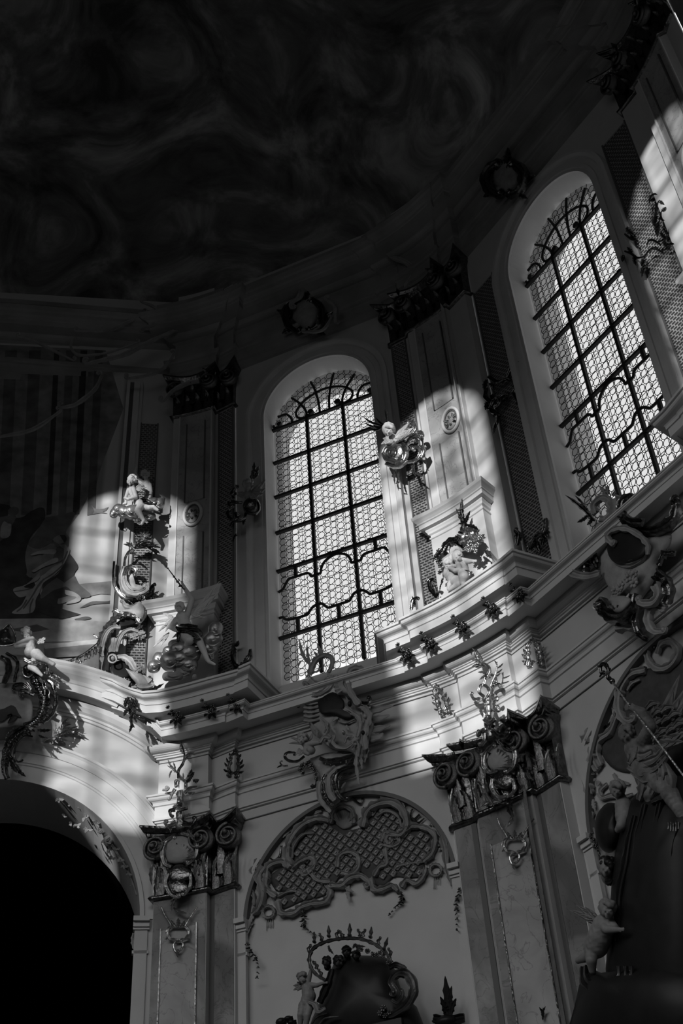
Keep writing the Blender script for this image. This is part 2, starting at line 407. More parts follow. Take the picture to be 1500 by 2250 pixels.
# ------------------------------------------------------------------ rings over the great arch (left wall)
def ring_sweep(mb, fr, c, prof, a0, a1, n=40):
    """profile of (out, radius) swept round a centre in the wall plane; angles in degrees from the right"""
    base = len(mb.v); m_ = len(prof)
    for i in range(n + 1):
        a = math.radians(a0 + (a1 - a0) * i / n)
        for o_, r in prof: mb.v.append(fr.p(c[0] + r * math.cos(a), o_, c[1] + r * math.sin(a)))
    for i in range(n):
        for j in range(m_ - 1):
            a = base + i * m_ + j; mb.f.append((a, a + m_, a + m_ + 1, a + 1))
AC = (0, 10.75)
mb = MB()
ring_sweep(mb, B0, AC, [(0, 2.53), (.05, 2.53), (.05, 2.60), (.02, 2.61), (.02, 2.84), (.04, 2.85), (.04, 2.88), (.06, 2.89), (.06, 2.93), (.03, 2.94), (.03, 3.10)] + [(a, 3.10 + (b - 12.7) * 1.1) for a, b in [(.05, 12.70), (.08, 12.75), (.10, 12.79), (.13, 12.82), (.15, 12.83), (.15, 12.87)]] + [(0, 3.31)], 0, 180)
o = mb.build('trim_archivolt', 'stucco_trim'); o['kind'] = 'structure'
mb = MB()
ring_sweep(mb, B0, AC, [(0, 3.98), (.04, 3.985), (.04, 4.03), (.07, 4.035), (.07, 4.08), (.12, 4.1), (.19, 4.16), (.22, 4.22), (.22, 4.26), (0, 4.27)], 38, 150)
ring_sweep(mb, B0, AC, [(0, 4.25), (.46, 4.25), (.46, 4.22), (.50, 4.22), (.50, 4.37), (.52, 4.38), (.55, 4.43), (.62, 4.50), (.65, 4.56), (.65, 4.62), (.68, 4.66), (.68, 4.71), (0, 4.76)], 62.5, 150)
o = mb.build('trim_arch_cornice', 'stucco_trim'); o['kind'] = 'structure'
# ------------------------------------------------------------------ windows
ZB = [21.6, 20.606, 19.62, 18.638, 17.631, 15.997]
def tube_pts(mb, pts, r, nseg=8, closed=False, rad=None, flat=1.0, up=None, cap=True):
    """round tube through world points; rad overrides the radius per point; flat squashes it along 'up'"""
    n = len(pts); base = len(mb.v); prev = None
    for i, p in enumerate(pts):
        a = pts[(i - 1) % n] if closed or i > 0 else pts[i]; b = pts[(i + 1) % n] if closed or i < n - 1 else pts[i]
        t = (b - a)
        if t.length < 1e-9: t = V((0, 0, 1))
        t.normalize()
        if up is not None: w = up - t * up.dot(t)
        else: w = prev - t * prev.dot(t) if prev is not None else t.orthogonal()
        if w.length < 1e-6: w = t.orthogonal()
        w.normalize(); prev = w; s = t.cross(w); rr = rad[i] if rad else r
        for k in range(nseg):
            q = 2 * math.pi * k / nseg; mb.v.append(p + s * (rr * math.cos(q)) + w * (rr * flat * math.sin(q)))
    m_ = n if closed else n - 1
    for i in range(m_):
        for k in range(nseg):
            a = base + i * nseg + k; b = base + i * nseg + (k + 1) % nseg; c = base + ((i + 1) % n) * nseg + (k + 1) % nseg; d = base + ((i + 1) % n) * nseg + k
            mb.f.append((a, b, c, d))
    if cap and not closed:
        mb.f.append(tuple(base + k for k in reversed(range(nseg)))); mb.f.append(tuple(base + (n - 1) * nseg + k for k in range(nseg)))
def catmull(pts, sub=6):
    if len(pts) < 3: 
        return [pts[0].lerp(pts[-1], i / sub) for i in range(sub + 1)]
    out = []; P = [pts[0] * 2 - pts[1]] + list(pts) + [pts[-1] * 2 - pts[-2]]
    for i in range(1, len(P) - 2):
        for k in range(sub):
            t = k / sub; a, b, c, d = P[i - 1], P[i], P[i + 1], P[i + 2]
            out.append(.5 * ((2 * b) + (c - a) * t + (2 * a - 5 * b + 4 * c - d) * t * t + (3 * b - a - 3 * c + d) * t ** 3))
    out.append(P[-2]); return out

pane_mesh = None
def make_window(n, fr, label):
    global pane_mesh
    w = thing('window_%d' % n, label, 'window', fr.p(0, 0, 14.98), kind='structure')
    c, hw, zb, zs = 0, 1.25, 14.98, 21.6
    # reveal, sloped sill and outer embrasure
    mb = MB(); reveal(mb, fr, WALL_O, 0, c, hw, 14.5, zs, 32, None, zb); mb.build('reveal', 'stucco', w)
    mb = MB(); reveal(mb, fr, 0, -.16, c, hw, zb, zs, 32, 1.16, zb + .05); reveal(mb, fr, -.16, -.66, c, 1.16, zb + .05, zs, 32, 1.2, zb - .4); mb.build('outer_embrasure', 'stucco', w)
    # moulded frame round the opening, standing on the cornice
    prof = [(0, 1.25), (.05, 1.25), (.05, 1.31), (.085, 1.32), (.085, 1.40), (.06, 1.41), (.06, 1.52), (.10, 1.54), (.13, 1.60), (.13, 1.66), (0, 1.67)]
    mb = MB(); m_ = len(prof)
    rows = []
    zlow = 14.0
    for k in range(-1, 42):
        row = []
        for o_, r in prof:
            if k == -1: row.append(fr.p(-r, WALL_O + o_, zlow))
            elif k == 41: row.append(fr.p(r, WALL_O + o_, zlow))
            else:
                a = math.pi - math.pi * k / 40; row.append(fr.p(r * math.cos(a), WALL_O + o_, zs + r * math.sin(a)))
        rows.append(row)
    for r in rows: mb.v += r
    for i in range(len(rows) - 1):
        for j in range(m_ - 1): a = i * m_ + j; mb.f.append((a, a + 1, a + m_ + 1, a + m_))
    mb.build('frame', 'stucco_trim', w)
    # iron mullions and crossbars, each its own bar
    for s in (-.424, .424):
        mb = MB(); fr.box(mb, s - .029, s + .029, .02, .09, zb, zs); mb.build('mullion', 'iron', w)
    for z in ZB:
        mb = MB(); fr.box(mb, -hw, hw, .03, .10, z - .028, z + .028); mb.build('crossbar', 'iron', w)
    def iron(name, pts, r=.028, dots=()):
        mb = MB(); tube_pts(mb, catmull([fr.p(s, .06, z) for s, z in pts], 8), r, 6, up=fr.n.copy()); 
        for s, z, rr in dots:
            b = len(mb.v); ico = [(math.cos(t) * rr, math.sin(t) * rr) for t in [i * math.pi / 4 for i in range(8)]]
            mb.v += [fr.p(s + a, .10, z + b_) for a, b_ in ico] + [fr.p(s + a, .03, z + b_) for a, b_ in ico]
            mb.f += [tuple(b + i for i in range(8)), tuple(b + 15 - i for i in range(8))] + [(b + i, b + 8 + i, b + 8 + (i + 1) % 8, b + (i + 1) % 8) for i in range(8)]
        mb.build(name, 'iron', w)
    # scrollwork of the round head
    for q in (-1, 1):
        iron('head_scroll', [(q * .11, 21.62), (q * .13, 22.0), (q * .20, 22.42), (q * .28, 22.70)])
        iron('head_scroll', [(q * .42, 21.62), (q * .44, 21.85), (q * .56, 22.13), (q * .76, 22.42)])
        iron('head_scroll', [(q * .78, 21.62), (q * .80, 21.80), (q * .92, 21.97), (q * 1.11, 21.97)])
        iron('head_scroll', [(q * 1.22, 21.75), (q * 1.2, 21.68), (q * 1.12, 21.66)], .028, [(q * 1.08, 21.73, .06)])
    iron('head_arch', [(-.36, 21.70), (-.50, 21.66), (-.64, 21.74), (-.66, 21.95), (-.42, 22.2), (0, 22.32), (.42, 22.2), (.66, 21.95), (.64, 21.74), (.50, 21.66), (.36, 21.70)], .028, [(-.32, 21.75, .07), (.32, 21.75, .07)])
    # lower band of bent bars between the two lowest crossbars
    zt = 17.26; zl = 16.36
    for q in (-1, 1):
        iron('bent_bar', [(q * .424, zt), (q * .52, zt - .02), (q * .56, zt + .06), (q * .64, zt + .10), (q * .85, zt + .10), (q * 1.0, zt + .10), (q * 1.08, zt), (q * 1.14, zt - .10), (q * 1.24, zt - .14)])
        mb = MB(); fr.box(mb, q * .85 - .03, q * .85 + .03, .03, .09, zt + .10, 17.6); mb.build('stub_bar', 'iron', w)
        mb = MB(); fr.box(mb, q * .85 - .03, q * .85 + .03, .03, .09, 16.0, zl); mb.build('stub_bar', 'iron', w)
        iron('bent_bar', [(q * 1.24, zl + .13), (q * 1.16, zl + .12), (q * 1.10, zl + .05), (q * 1.02, zl + .02), (q * .85, zl), (q * .66, zl), (q * .60, zl + .06), (q * .52, zl + .14), (q * .424, zl + .16)])
    iron('bent_bar', [(-.424, zt), (-.33, zt - .01), (-.31, zt + .09), (-.22, zt + .24), (0, zt + .33), (.22, zt + .24), (.31, zt + .09), (.33, zt - .01), (.424, zt)])
    iron('bent_bar', [(-.424, zl + .16), (-.33, zl + .14), (-.26, zl + .05), (-.2, zl), (0, zl), (.2, zl), (.26, zl + .05), (.33, zl + .14), (.424, zl + .16)])
    mb = MB(); fr.box(mb, -.03, .03, .03, .09, 16.0, zl); mb.build('stub_bar', 'iron', w)
    # leaded roundels
    pw, ph = .1415, .1634; rw, rh = .0705, .0795
    cells = []
    nc = int(hw / pw) + 1
    for ci in range(-nc, nc + 1):
        s = ci * pw
        for ri in range(60):
            z = zb + (ri + (.5 if ci % 2 else 0)) * ph
            if z < zb + .01: continue
            if abs(s) > hw - .03: continue
            if z > zs and math.hypot(s, z - zs) > hw - .03: continue
            if z > 23: continue
            cells.append((s, z))
    NP = 12
    if pane_mesh is None:
        vs = [(rw * math.cos(2 * math.pi * k / NP), o_, rh * math.sin(2 * math.pi * k / NP)) for o_ in (.003, -.003) for k in range(NP)]
        pane_mesh = mesh_data('roundel_pane', vs, [tuple(range(NP)), tuple(reversed(range(NP, 2 * NP)))] + [(k, (k + 1) % NP, NP + (k + 1) % NP, NP + k) for k in range(NP)], 'roundel_glass')
    cells.sort(key=lambda t: t[1])
    own, rest = cells[:300], cells[300:]
    for s, z in own:
        o = bpy.data.objects.new('roundel_pane', pane_mesh); COL.objects.link(o); o.parent = w
        mm = fr.mat(s, 0, z); mm.translation -= WL[w]; o.matrix_local = mm; WL[o] = fr.p(s, 0, z)
    mb = MB()
    for s, z in rest: mb.add([fr.p(s + v.co.x, v.co.y, z + v.co.z) for v in pane_mesh.vertices], [tuple(p.vertices) for p in pane_mesh.polygons])
    mb.build('upper_roundel_panes', 'roundel_glass', w, kind='stuff')
    mb = MB(); R0 = .006
    for s, z in cells:
        b = len(mb.v)
        for k in range(NP):
            a = 2 * math.pi * k / NP
            for rr, oo in ((-R0, 0), (R0, .006), (R0, -.006)): mb.v.append(fr.p(s + (rw + rr) * math.cos(a), oo, z + (rh + rr) * math.sin(a)))
        for k in range(NP):
            for j in range(3):
                k2 = (k + 1) % NP; j2 = (j + 1) % 3
                mb.f.append((b + k * 3 + j, b + k2 * 3 + j, b + k2 * 3 + j2, b + k * 3 + j2))
    mb.build('lead_cames', 'lead', w, kind='stuff')
    # slim saddle bars behind the lead
    mb = MB()
    for s in (-.98, -.72, -.5, -.2, .02, .24, .5, .72, .98): fr.box(mb, s - .003, s + .003, -.05, -.04, zb, zs + math.sqrt(max(0, hw * hw - s * s)) - .02)
    for i in range(22): 
        z = zb + .17 + i * .34
        if z < zs: fr.box(mb, -hw, hw, -.05, -.04, z - .003, z + .003)
    mb.build('saddle_bars', 'lead', w, kind='stuff')
    return w
make_window(1, B1, 'tall round-headed leaded window between the two sunlit piers')
make_window(2, B2, 'tall round-headed leaded window by the picture edge, seen at a slant')
#STAGE2
# ------------------------------------------------------------------ ornament kit
def sphere_into(mb, c, ax, ay, az, nu=10, nv=7):
    """ellipsoid with half-axis vectors ax, ay, az"""
    b = len(mb.v); mb.v.append(c + az)
    for j in range(1, nv):
        t = math.pi * j / nv
        for i in range(nu):
            a = 2 * math.pi * i / nu; mb.v.append(c + az * math.cos(t) + (ax * math.cos(a) + ay * math.sin(a)) * math.sin(t))
    mb.v.append(c - az); last = len(mb.v) - 1
    for i in range(nu): mb.f.append((b, b + 1 + i, b + 1 + (i + 1) % nu)); mb.f.append((last, last - nu + (i + 1) % nu, last - nu + i))
    for j in range(nv - 2):
        for i in range(nu):
            p = b + 1 + j * nu; mb.f.append((p + i, p + nu + i, p + nu + (i + 1) % nu, p + (i + 1) % nu))
CARVED = [(-1, -.35), (-1, .30), (-.86, .72), (-.66, .62), (-.42, .20), (0, .42), (.42, .20), (.66, .62), (.86, .72), (1, .30), (1, -.35)]
def band_pts(mb, pts, rad, flat, up, gad=0, gn=12):
    """carved scroll band: two raised rims, hollow flutes and a middle ridge; rims notched by gad"""
    n = len(pts); b = len(mb.v); K = len(CARVED)
    for i, q in enumerate(pts):
        t = (pts[min(i + 1, n - 1)] - pts[max(i - 1, 0)])
        if t.length < 1e-9: t = V((0, 0, 1))
        t.normalize(); w = up - t * up.dot(t); w.normalize(); s = t.cross(w); r = rad[i]
        for a, h in CARVED:
            e = 1 + (gad * math.sin(i * gn * .9) if abs(a) > .6 else 0)
            mb.v.append(q + s * (a * r * e) + w * (h * r * flat * e))
    for i in range(n - 1):
        for j in range(K - 1): a = b + i * K + j; mb.f.append((a, a + 1, a + K + 1, a + K))
        a = b + i * K; mb.f.append((a, a + K, a + 2 * K - 1, a + K - 1))
    mb.f.append(tuple(b + j for j in reversed(range(K)))); mb.f.append(tuple(b + (n - 1) * K + j for j in range(K)))
def cat2(pts, sub): return [(q.x, q.y) for q in catmull([V((x, y, 0)) for x, y in pts], sub)]
class Pen:
    """draws relief ornament on a wall: x, y are zoomed photograph coordinates (x0 + x / k), o is height off the wall"""
    def __init__(p, root, fr, off, x0=0, y0=0, k=1, m='gilt'):
        p.root, p.fr, p.off, p.x0, p.y0, p.k, p.m = root, fr, off, x0, y0, k, m; p.ws = 1.0
    def at(p, x, y, o=0): return p.fr.px(p.x0 + x / p.k, p.y0 + y / p.k, p.off + o)
    def u(p, x, y): return (p.at(x + 5, y) - p.at(x - 5, y)).length / 10 * .9 + .1 * (p.at(x, y + 5) - p.at(x, y - 5)).length / 10
    def scroll(p, name, pts, w, o=0, flat=.8, c0=None, c1=None, m=None, gad=0, gn=18, rib=0, sub=5, n=8, parent=None, arch=0):
        P = cat2(pts, sub) if len(pts) > 2 else [(pts[0][0] + (pts[1][0] - pts[0][0]) * i / 6, pts[0][1] + (pts[1][1] - pts[0][1]) * i / 6) for i in range(7)]
        W = [w] * 3 if not isinstance(w, (tuple, list)) else list(w)
        W = [q * p.ws for q in W]
        L = len(P) - 1; ws = []
        for i in range(L + 1):
            t = i / L * (len(W) - 1); a = min(int(t), len(W) - 2); ws.append(W[a] + (W[a + 1] - W[a]) * (t - a))
        def curl(end, prev, spec, w0):
            turns, R, sgn = spec; tx, ty = end[0] - prev[0], end[1] - prev[1]; l = math.hypot(tx, ty) or 1; tx /= l; ty /= l
            nx, ny = -ty * sgn, tx * sgn; cx, cy = end[0] + nx * R, end[1] + ny * R; a0 = math.atan2(end[1] - cy, end[0] - cx); out = []; N = int(12 * turns) + 3
            for i in range(1, N + 1):
                t = i / N; r = R * (1 - .82 * t ** .8); a = a0 + sgn * 2 * math.pi * turns * t
                out.append((cx + r * math.cos(a), cy + r * math.sin(a), w0 * (1 - .5 * t)))
            return out
        pre, post = [], []
        if c0: pre = curl(P[0], P[1], c0, ws[0])[::-1]
        if c1: post = curl(P[-1], P[-2], c1, ws[-1])
        Q = [(x, y) for x, y, _ in pre] + P + [(x, y) for x, y, _ in post]; ws = [t for _, _, t in pre] + ws + [t for _, _, t in post]
        mb = MB(); pts3 = []; rad = []
        for i, ((x, y), ww) in enumerate(zip(Q, ws)):
            u = p.u(x, y); r = ww * u * (1 + (gad * math.sin(i / len(Q) * gn * 2 * math.pi) if gad else 0)); rad.append(max(r, .002))
            pts3.append(p.at(x, y, o + r * flat * .5 + arch * math.sin(math.pi * i / len(Q))))
        if max(ws) / p.k > 2.6: band_pts(mb, pts3, rad, flat * 1.25, p.fr.n.copy(), .10 + gad, 1.7)
        else: tube_pts(mb, pts3, .01, n, rad=rad, flat=flat, up=p.fr.n.copy())
        if rib and max(ws) / p.k <= 2.6:                                     # raised spine along the scroll
            tube_pts(mb, [q + p.fr.n * r * flat * .9 for q, r in zip(pts3, rad)], .01, 5, rad=[r * rib for r in rad], flat=1, up=p.fr.n.copy())
        for spec, i in ((c0, 0), (c1, -1)):
            if spec:
                r = rad[i] * 1.7; sphere_into(mb, pts3[i] + p.fr.n * r * .3, p.fr.d * r, p.fr.n * r, V((0, 0, r)), 8, 5)
        return mb.build(name, m or p.m, parent or p.root, 'crease')
    def leaf(p, x0, y0, x1, y1, w, bend=0, o=0, lift=.06, lobes=4, name='leaf', m=None, parent=None, tipcurl=.3):
        """acanthus leaf from base to tip with lobed edges, hollow midrib and tip bending off the wall"""
        dx, dy = x1 - x0, y1 - y0; nx, ny = -dy, dx; N = 12; mb = MB(); l = math.hypot(dx, dy); u = p.u((x0 + x1) / 2, (y0 + y1) / 2)
        rows = []
        for i in range(N + 1):
            t = i / N; cx = x0 + dx * t + nx * bend * math.sin(math.pi * t) * .5 + nx * bend * tipcurl * t ** 3; cy = y0 + dy * t + ny * bend * math.sin(math.pi * t) * .5 + ny * bend * tipcurl * t ** 3
            env = math.sin(math.pi * min(1, .12 + t * .88)) ** (.7 if lobes else .9)
            lob = 1 - .38 * abs(math.sin(math.pi * lobes * t)) if lobes else 1
            ww = w * env * lob + .4
            oo = o + lift * (t ** 1.5)
            row = []
            for q, h in ((-1, .0), (-.5, .35), (0, .12), (.5, .35), (1, .0)):
                back = -.25 * ww / l * abs(q)       # lobes sweep forwards
                row.append(p.at(cx + nx / l * ww * q + dx * back, cy + ny / l * ww * q + dy * back, oo + h * ww * u))
            rows.append(row)
        th = max(.006, w * u * .16)
        for r in rows: mb.v += r
        for r in rows: mb.v += [q - p.fr.n * th for q in r]
        S = 5; T = (N + 1) * S
        for i in range(N):
            for j in range(S - 1):
                a = i * S + j; mb.f.append((a, a + 1, a + S + 1, a + S)); mb.f.append((T + a, T + a + S, T + a + S + 1, T + a + 1))
            a = i * S; mb.f.append((a, a + S, T + a + S, T + a)); a = i * S + S - 1; mb.f.append((a, T + a, T + a + S, a + S))
        mb.f.append((0, T, T + 1, 1)); 
        return mb.build(name, m or p.m, parent or p.root, 'crease')
    def flower(p, x, y, r, o=0, m=None, name='flower', petals=6, parent=None):
        mb = MB(); u = p.u(x, y); R = r * u; c = p.at(x, y, o + R * .3); up = V((0, 0, 1)); a0 = random.random()
        for i in range(petals):
            a = a0 + 2 * math.pi * i / petals; e = p.fr.d * math.cos(a) + up * math.sin(a); s = p.fr.d * -math.sin(a) + up * math.cos(a)
            sphere_into(mb, c + e * R * .58, e * R * .46, s * R * .36, (p.fr.n + e * .5) * R * .3, 7, 5)
        sphere_into(mb, c + p.fr.n * R * .2, p.fr.d * R * .3, up * R * .3, p.fr.n * R * .35, 7, 5)
        return mb.build(name, m or p.m, parent or p.root, True)
    def ball(p, x, y, rx, ry=None, d=None, o=0, rot=0, name='boss', m=None, parent=None, n=12):
        mb = MB(); u = p.u(x, y); ry = ry or rx; c = p.at(x, y, o); a = math.radians(rot)
        e = p.fr.d * math.cos(a) + V((0, 0, 1)) * math.sin(a); s = p.fr.d * -math.sin(a) + V((0, 0, 1)) * math.cos(a)
        sphere_into(mb, c, e * rx * u, s * ry * u, p.fr.n * (d if d is not None else min(rx, ry) * u), n, 8)
        return mb.build(name, m or p.m, parent or p.root, True)
    def plate(p, name, pts, o=0, th=.05, dome=.05, m=None, smooth=True, sub=4, parent=None):
        """cushion-shaped body with the given outline"""
        Q = cat2(pts + [pts[0]], sub)[:-1] if sub else pts; n = len(Q); cx = sum(q[0] for q in Q) / n; cy = sum(q[1] for q in Q) / n; mb = MB()
        lev = [(1, 0), (1, th * .5), (.94, th), (.75, th + dome * .55), (.45, th + dome * .9)]
        for sc, h in lev: mb.v += [p.at(cx + (x - cx) * sc, cy + (y - cy) * sc, o + h) for x, y in Q]
        mb.v.append(p.at(cx, cy, o + th + dome))
        for j in range(len(lev) - 1):
            for i in range(n): a = j * n + i; b = j * n + (i + 1) % n; mb.f.append((a, b, b + n, a + n))
        k = (len(lev) - 1) * n
        for i in range(n): mb.f.append((k + i, k + (i + 1) % n, len(mb.v) - 1))
        return mb.build(name, m or p.m, parent or p.root, smooth)
    def fan(p, name, cx, cy, r0, r1, a0, a1, n, o=0, th=.03, m=None, parent=None):
        """fluted shell: n rounded ribs spreading from a hinge; angles in degrees, y downwards; each rib its own piece"""
        for i in range(n):
            a = math.radians(a0 + (a1 - a0) * (i + .5) / n); w = abs(math.radians(a1 - a0)) / n * .55
            p.scroll(name, [(cx + r0 * math.cos(a), cy + r0 * math.sin(a)), (cx + (r0 + r1) / 2 * math.cos(a), cy + (r0 + r1) / 2 * math.sin(a)), (cx + r1 * math.cos(a), cy + r1 * math.sin(a))], (r0 * w + 1, (r0 + r1) / 2 * w, r1 * w * .9), o=o, flat=.7, m=m, sub=3, parent=parent)
    def drops(p, xs, y, l, w, o=0, name='drip', m=None, parent=None):
        for x in xs: p.scroll(name, [(x, y), (x + 1, y + l * .5), (x, y + l * random.uniform(.7, 1.2))], (w, w * .6, w * .9), o=o, m=m, sub=2, n=5, parent=parent)
    def beads(p, pts, r, cnt, o=0, name='bead_row', m=None, parent=None):
        Q = cat2(pts, 8); mb = MB()
        for i in range(cnt):
            x, y = Q[int(i * (len(Q) - 1) / max(1, cnt - 1))]; u = p.u(x, y) * r; sphere_into(mb, p.at(x, y, o), p.fr.d * u, p.fr.n * u, V((0, 0, u)), 6, 4)
        ob = mb.build(name, m or p.m, parent or p.root, True); ob['kind'] = 'stuff'; return ob

def copy_thing(root, fa, fb, label, ds=0, dz=0, flip=False):
    """copy a thing with its parts from wall frame fa to wall frame fb"""
    ma = fa.mat(0, 0, 0); mb_ = fb.mat(ds, 0, dz)
    X = mb_ @ (Matrix.Scale(-1, 4, (1, 0, 0)) if flip else Matrix.Identity(4)) @ ma.inverted()
    r = root.copy(); COL.objects.link(r); wm = X @ Matrix.Translation(WL[root]); r.matrix_world = wm; WL[r] = wm.translation.copy()
    r['label'] = label
    def rec(src, dst):
        for ch in [c for c in ALLOBJ(src)]:
            c = ch.copy(); COL.objects.link(c); c.parent = dst; c.matrix_local = ch.matrix_local.copy(); WL[c] = WL[r]; rec(ch, c)
    rec(root, r); return r
def ALLOBJ(o):
    return [c for c in list(WL.keys()) if c.parent == o]

# ------------------------------------------------------------------ figures: one continuous skin round a set of limbs
def figure(name, pen, chains, parent=None, label=None, m='flesh', vox=1.3, smooth=4):
    """chains: lists of (x, y, o, r) joints; consecutive joints make a tapered limb, a single joint makes a ball"""
    mb = MB(); us = []
    def J(j):
        x, y, o, r = j; u = pen.u(x, y); us.append(u); return pen.at(x, y, o), r * u
    for ch in chains:
        js = [J(j) for j in ch]
        for i, (c, r) in enumerate(js):
            sphere_into(mb, c, V((r, 0, 0)), V((0, r, 0)), V((0, 0, r)), 12, 8)
            if i:
                a, ra = js[i - 1]; L = (c - a).length
                K = max(2, int(L / max(.02, min(r, ra) * .7)))
                for q in range(1, K):
                    t = q / K; rr = ra + (r - ra) * t; sphere_into(mb, a.lerp(c, t), V((rr, 0, 0)), V((0, rr, 0)), V((0, 0, rr)), 10, 7)
    loc = WL[parent] if parent is not None else None
    tmp = bpy.data.objects.new('tmp', mesh_data('tmp', mb.v, mb.f, m)); COL.objects.link(tmp)
    md = tmp.modifiers.new('r', 'REMESH'); md.mode = 'VOXEL'; md.voxel_size = vox * pen.u(*chains[0][0][:2]) * (pen.k / 1.0)
    sm = tmp.modifiers.new('s', 'SMOOTH'); sm.factor = .5; sm.iterations = smooth
    dg = bpy.context.evaluated_depsgraph_get(); me = bpy.data.meshes.new_from_object(tmp.evaluated_get(dg)); bpy.data.objects.remove(tmp)
    vs = [v.co.copy() for v in me.vertices]; fs = [tuple(q.vertices) for q in me.polygons]
    return mobj(name, vs, fs, m, parent, True)
def hand(x, y, o, dx, dy, s):
    """palm, four unequal bent fingers and a thumb, pointing along dx, dy; s = palm half-width"""
    l = math.hypot(dx, dy); dx /= l; dy /= l; nx, ny = -dy, dx; out = [[(x, y, o, s), (x + dx * s * 1.4, y + dy * s * 1.4, o, s * .95)]]
    for i, ln in enumerate((1.5, 1.9, 1.8, 1.3)):
        q = (i - 1.5) * .62; bx, by = x + dx * s * 2 + nx * s * q, y + dy * s * 2 + ny * s * q
        out.append([(bx, by, o, s * .34), (bx + dx * s * ln * .6 + nx * s * q * .25, by + dy * s * ln * .6 + ny * s * q * .25, o + .004, s * .30), (bx + dx * s * ln + nx * s * q * .3, by + dy * s * ln + ny * s * q * .3, o - .012, s * .24)])
    out.append([(x + nx * s * .8, y + ny * s * .8, o, s * .4), (x + nx * s * 1.7 + dx * s * .9, y + ny * s * 1.7 + dy * s * .9, o + .01, s * .3)])
    return out
def head(x, y, o, r, fx=0.0, fy=0.0):
    """skull with brow, nose, cheeks, lips, chin and ears; fx, fy = shift of the face centre (turn of the head)"""
    u = lambda a: a * r
    cx, cy = x + fx * r, y + fy * r; f = o
    D = FACE_D
    out = [[(x, y - u(.1), o, u(.92))], [(x + fx * r * .3, y + u(.28), o + D(r, .12), u(.72))],
           [(cx, cy + u(.12), o + D(r, .88), u(.16)), (cx, cy + u(.28), o + D(r, .98), u(.17))],
           [(cx - u(.36), cy + u(.30), o + D(r, .58), u(.33))], [(cx + u(.36), cy + u(.30), o + D(r, .58), u(.33))],
           [(cx - u(.42), cy - u(.10), o + D(r, .74), u(.17)), (cx + u(.42), cy - u(.10), o + D(r, .74), u(.17))],
           [(cx - u(.15), cy + u(.52), o + D(r, .78), u(.12)), (cx + u(.15), cy + u(.52), o + D(r, .78), u(.12))], [(cx, cy + u(.76), o + D(r, .58), u(.26))],
           [(x - u(.88), y + u(.10), o + D(r, .0), u(.2))], [(x + u(.88), y + u(.10), o + D(r, .0), u(.2))]]
    return out
FACE_SCALE = [1.0]
def FACE_D(r, a): return FACE_SCALE[0] * r * a
def face_eyes(pen, x, y, o, r, fx, fy, parent, m='line_paint'):
    cx, cy = x + fx * r, y + fy * r
    for s in (-1, 1): pen.ball(cx + s * .33 * r, cy + .06 * r, .13 * r, .07 * r, .012, o + FACE_D(r, .80), name='eye', m=m, parent=parent, n=8)
def curls(pen, x, y, o, r, fx, fy, parent, m='flesh', n=26, name='hair', cs=1.0):
    """cap of curled locks leaving the face free"""
    ch = []; rnd = random.Random(int(x * 7 + y)); u = pen.u(x, y)
    for i in range(n * 3):
        a = rnd.uniform(0, 2 * math.pi); b = rnd.uniform(-.4, 1.2); qx, qy, qo = math.cos(a) * math.cos(b), math.sin(a) * math.cos(b), math.sin(b)
        if qo > .3 and (qx - fx) ** 2 + (qy - .25 - fy) ** 2 < .55: continue
        if qy > .55 and qo > -.2: continue
        ch.append([(x + qx * r * .92, y - .1 * r + qy * r * .92, o + qo * r * u * .92, r * cs * rnd.uniform(.22, .34))])
        if len(ch) >= n: break
    return figure(name, pen, ch, parent, m=m, vox=1.2, smooth=2)
def wing(pen, name, root, tips, w, o, parent, m='flesh', lift=.08):
    """wing: an arm of short coverts and one long quill for each tip"""
    wroot = None
    for i, (x, y) in enumerate(tips):
        f = pen.leaf(root[0], root[1], x, y, w, bend=.12 if i % 2 else .06, o=o + .012 * i, lift=lift, lobes=0, name=name if i == 0 else 'feather', m=m, parent=parent if i == 0 else wroot)
        if i == 0: wroot = f
    for i, (x, y) in enumerate(tips):
        for t in (.28, .5):
            bx, by = root[0] + (x - root[0]) * t * .5, root[1] + (y - root[1]) * t * .5
            pen.leaf(bx, by, root[0] + (x - root[0]) * (t + .25), root[1] + (y - root[1]) * (t + .25), w * 1.1, bend=.1, o=o + .03 + .012 * i, lift=lift * .6, lobes=0, name='feather', m=m, parent=wroot)
    return wroot

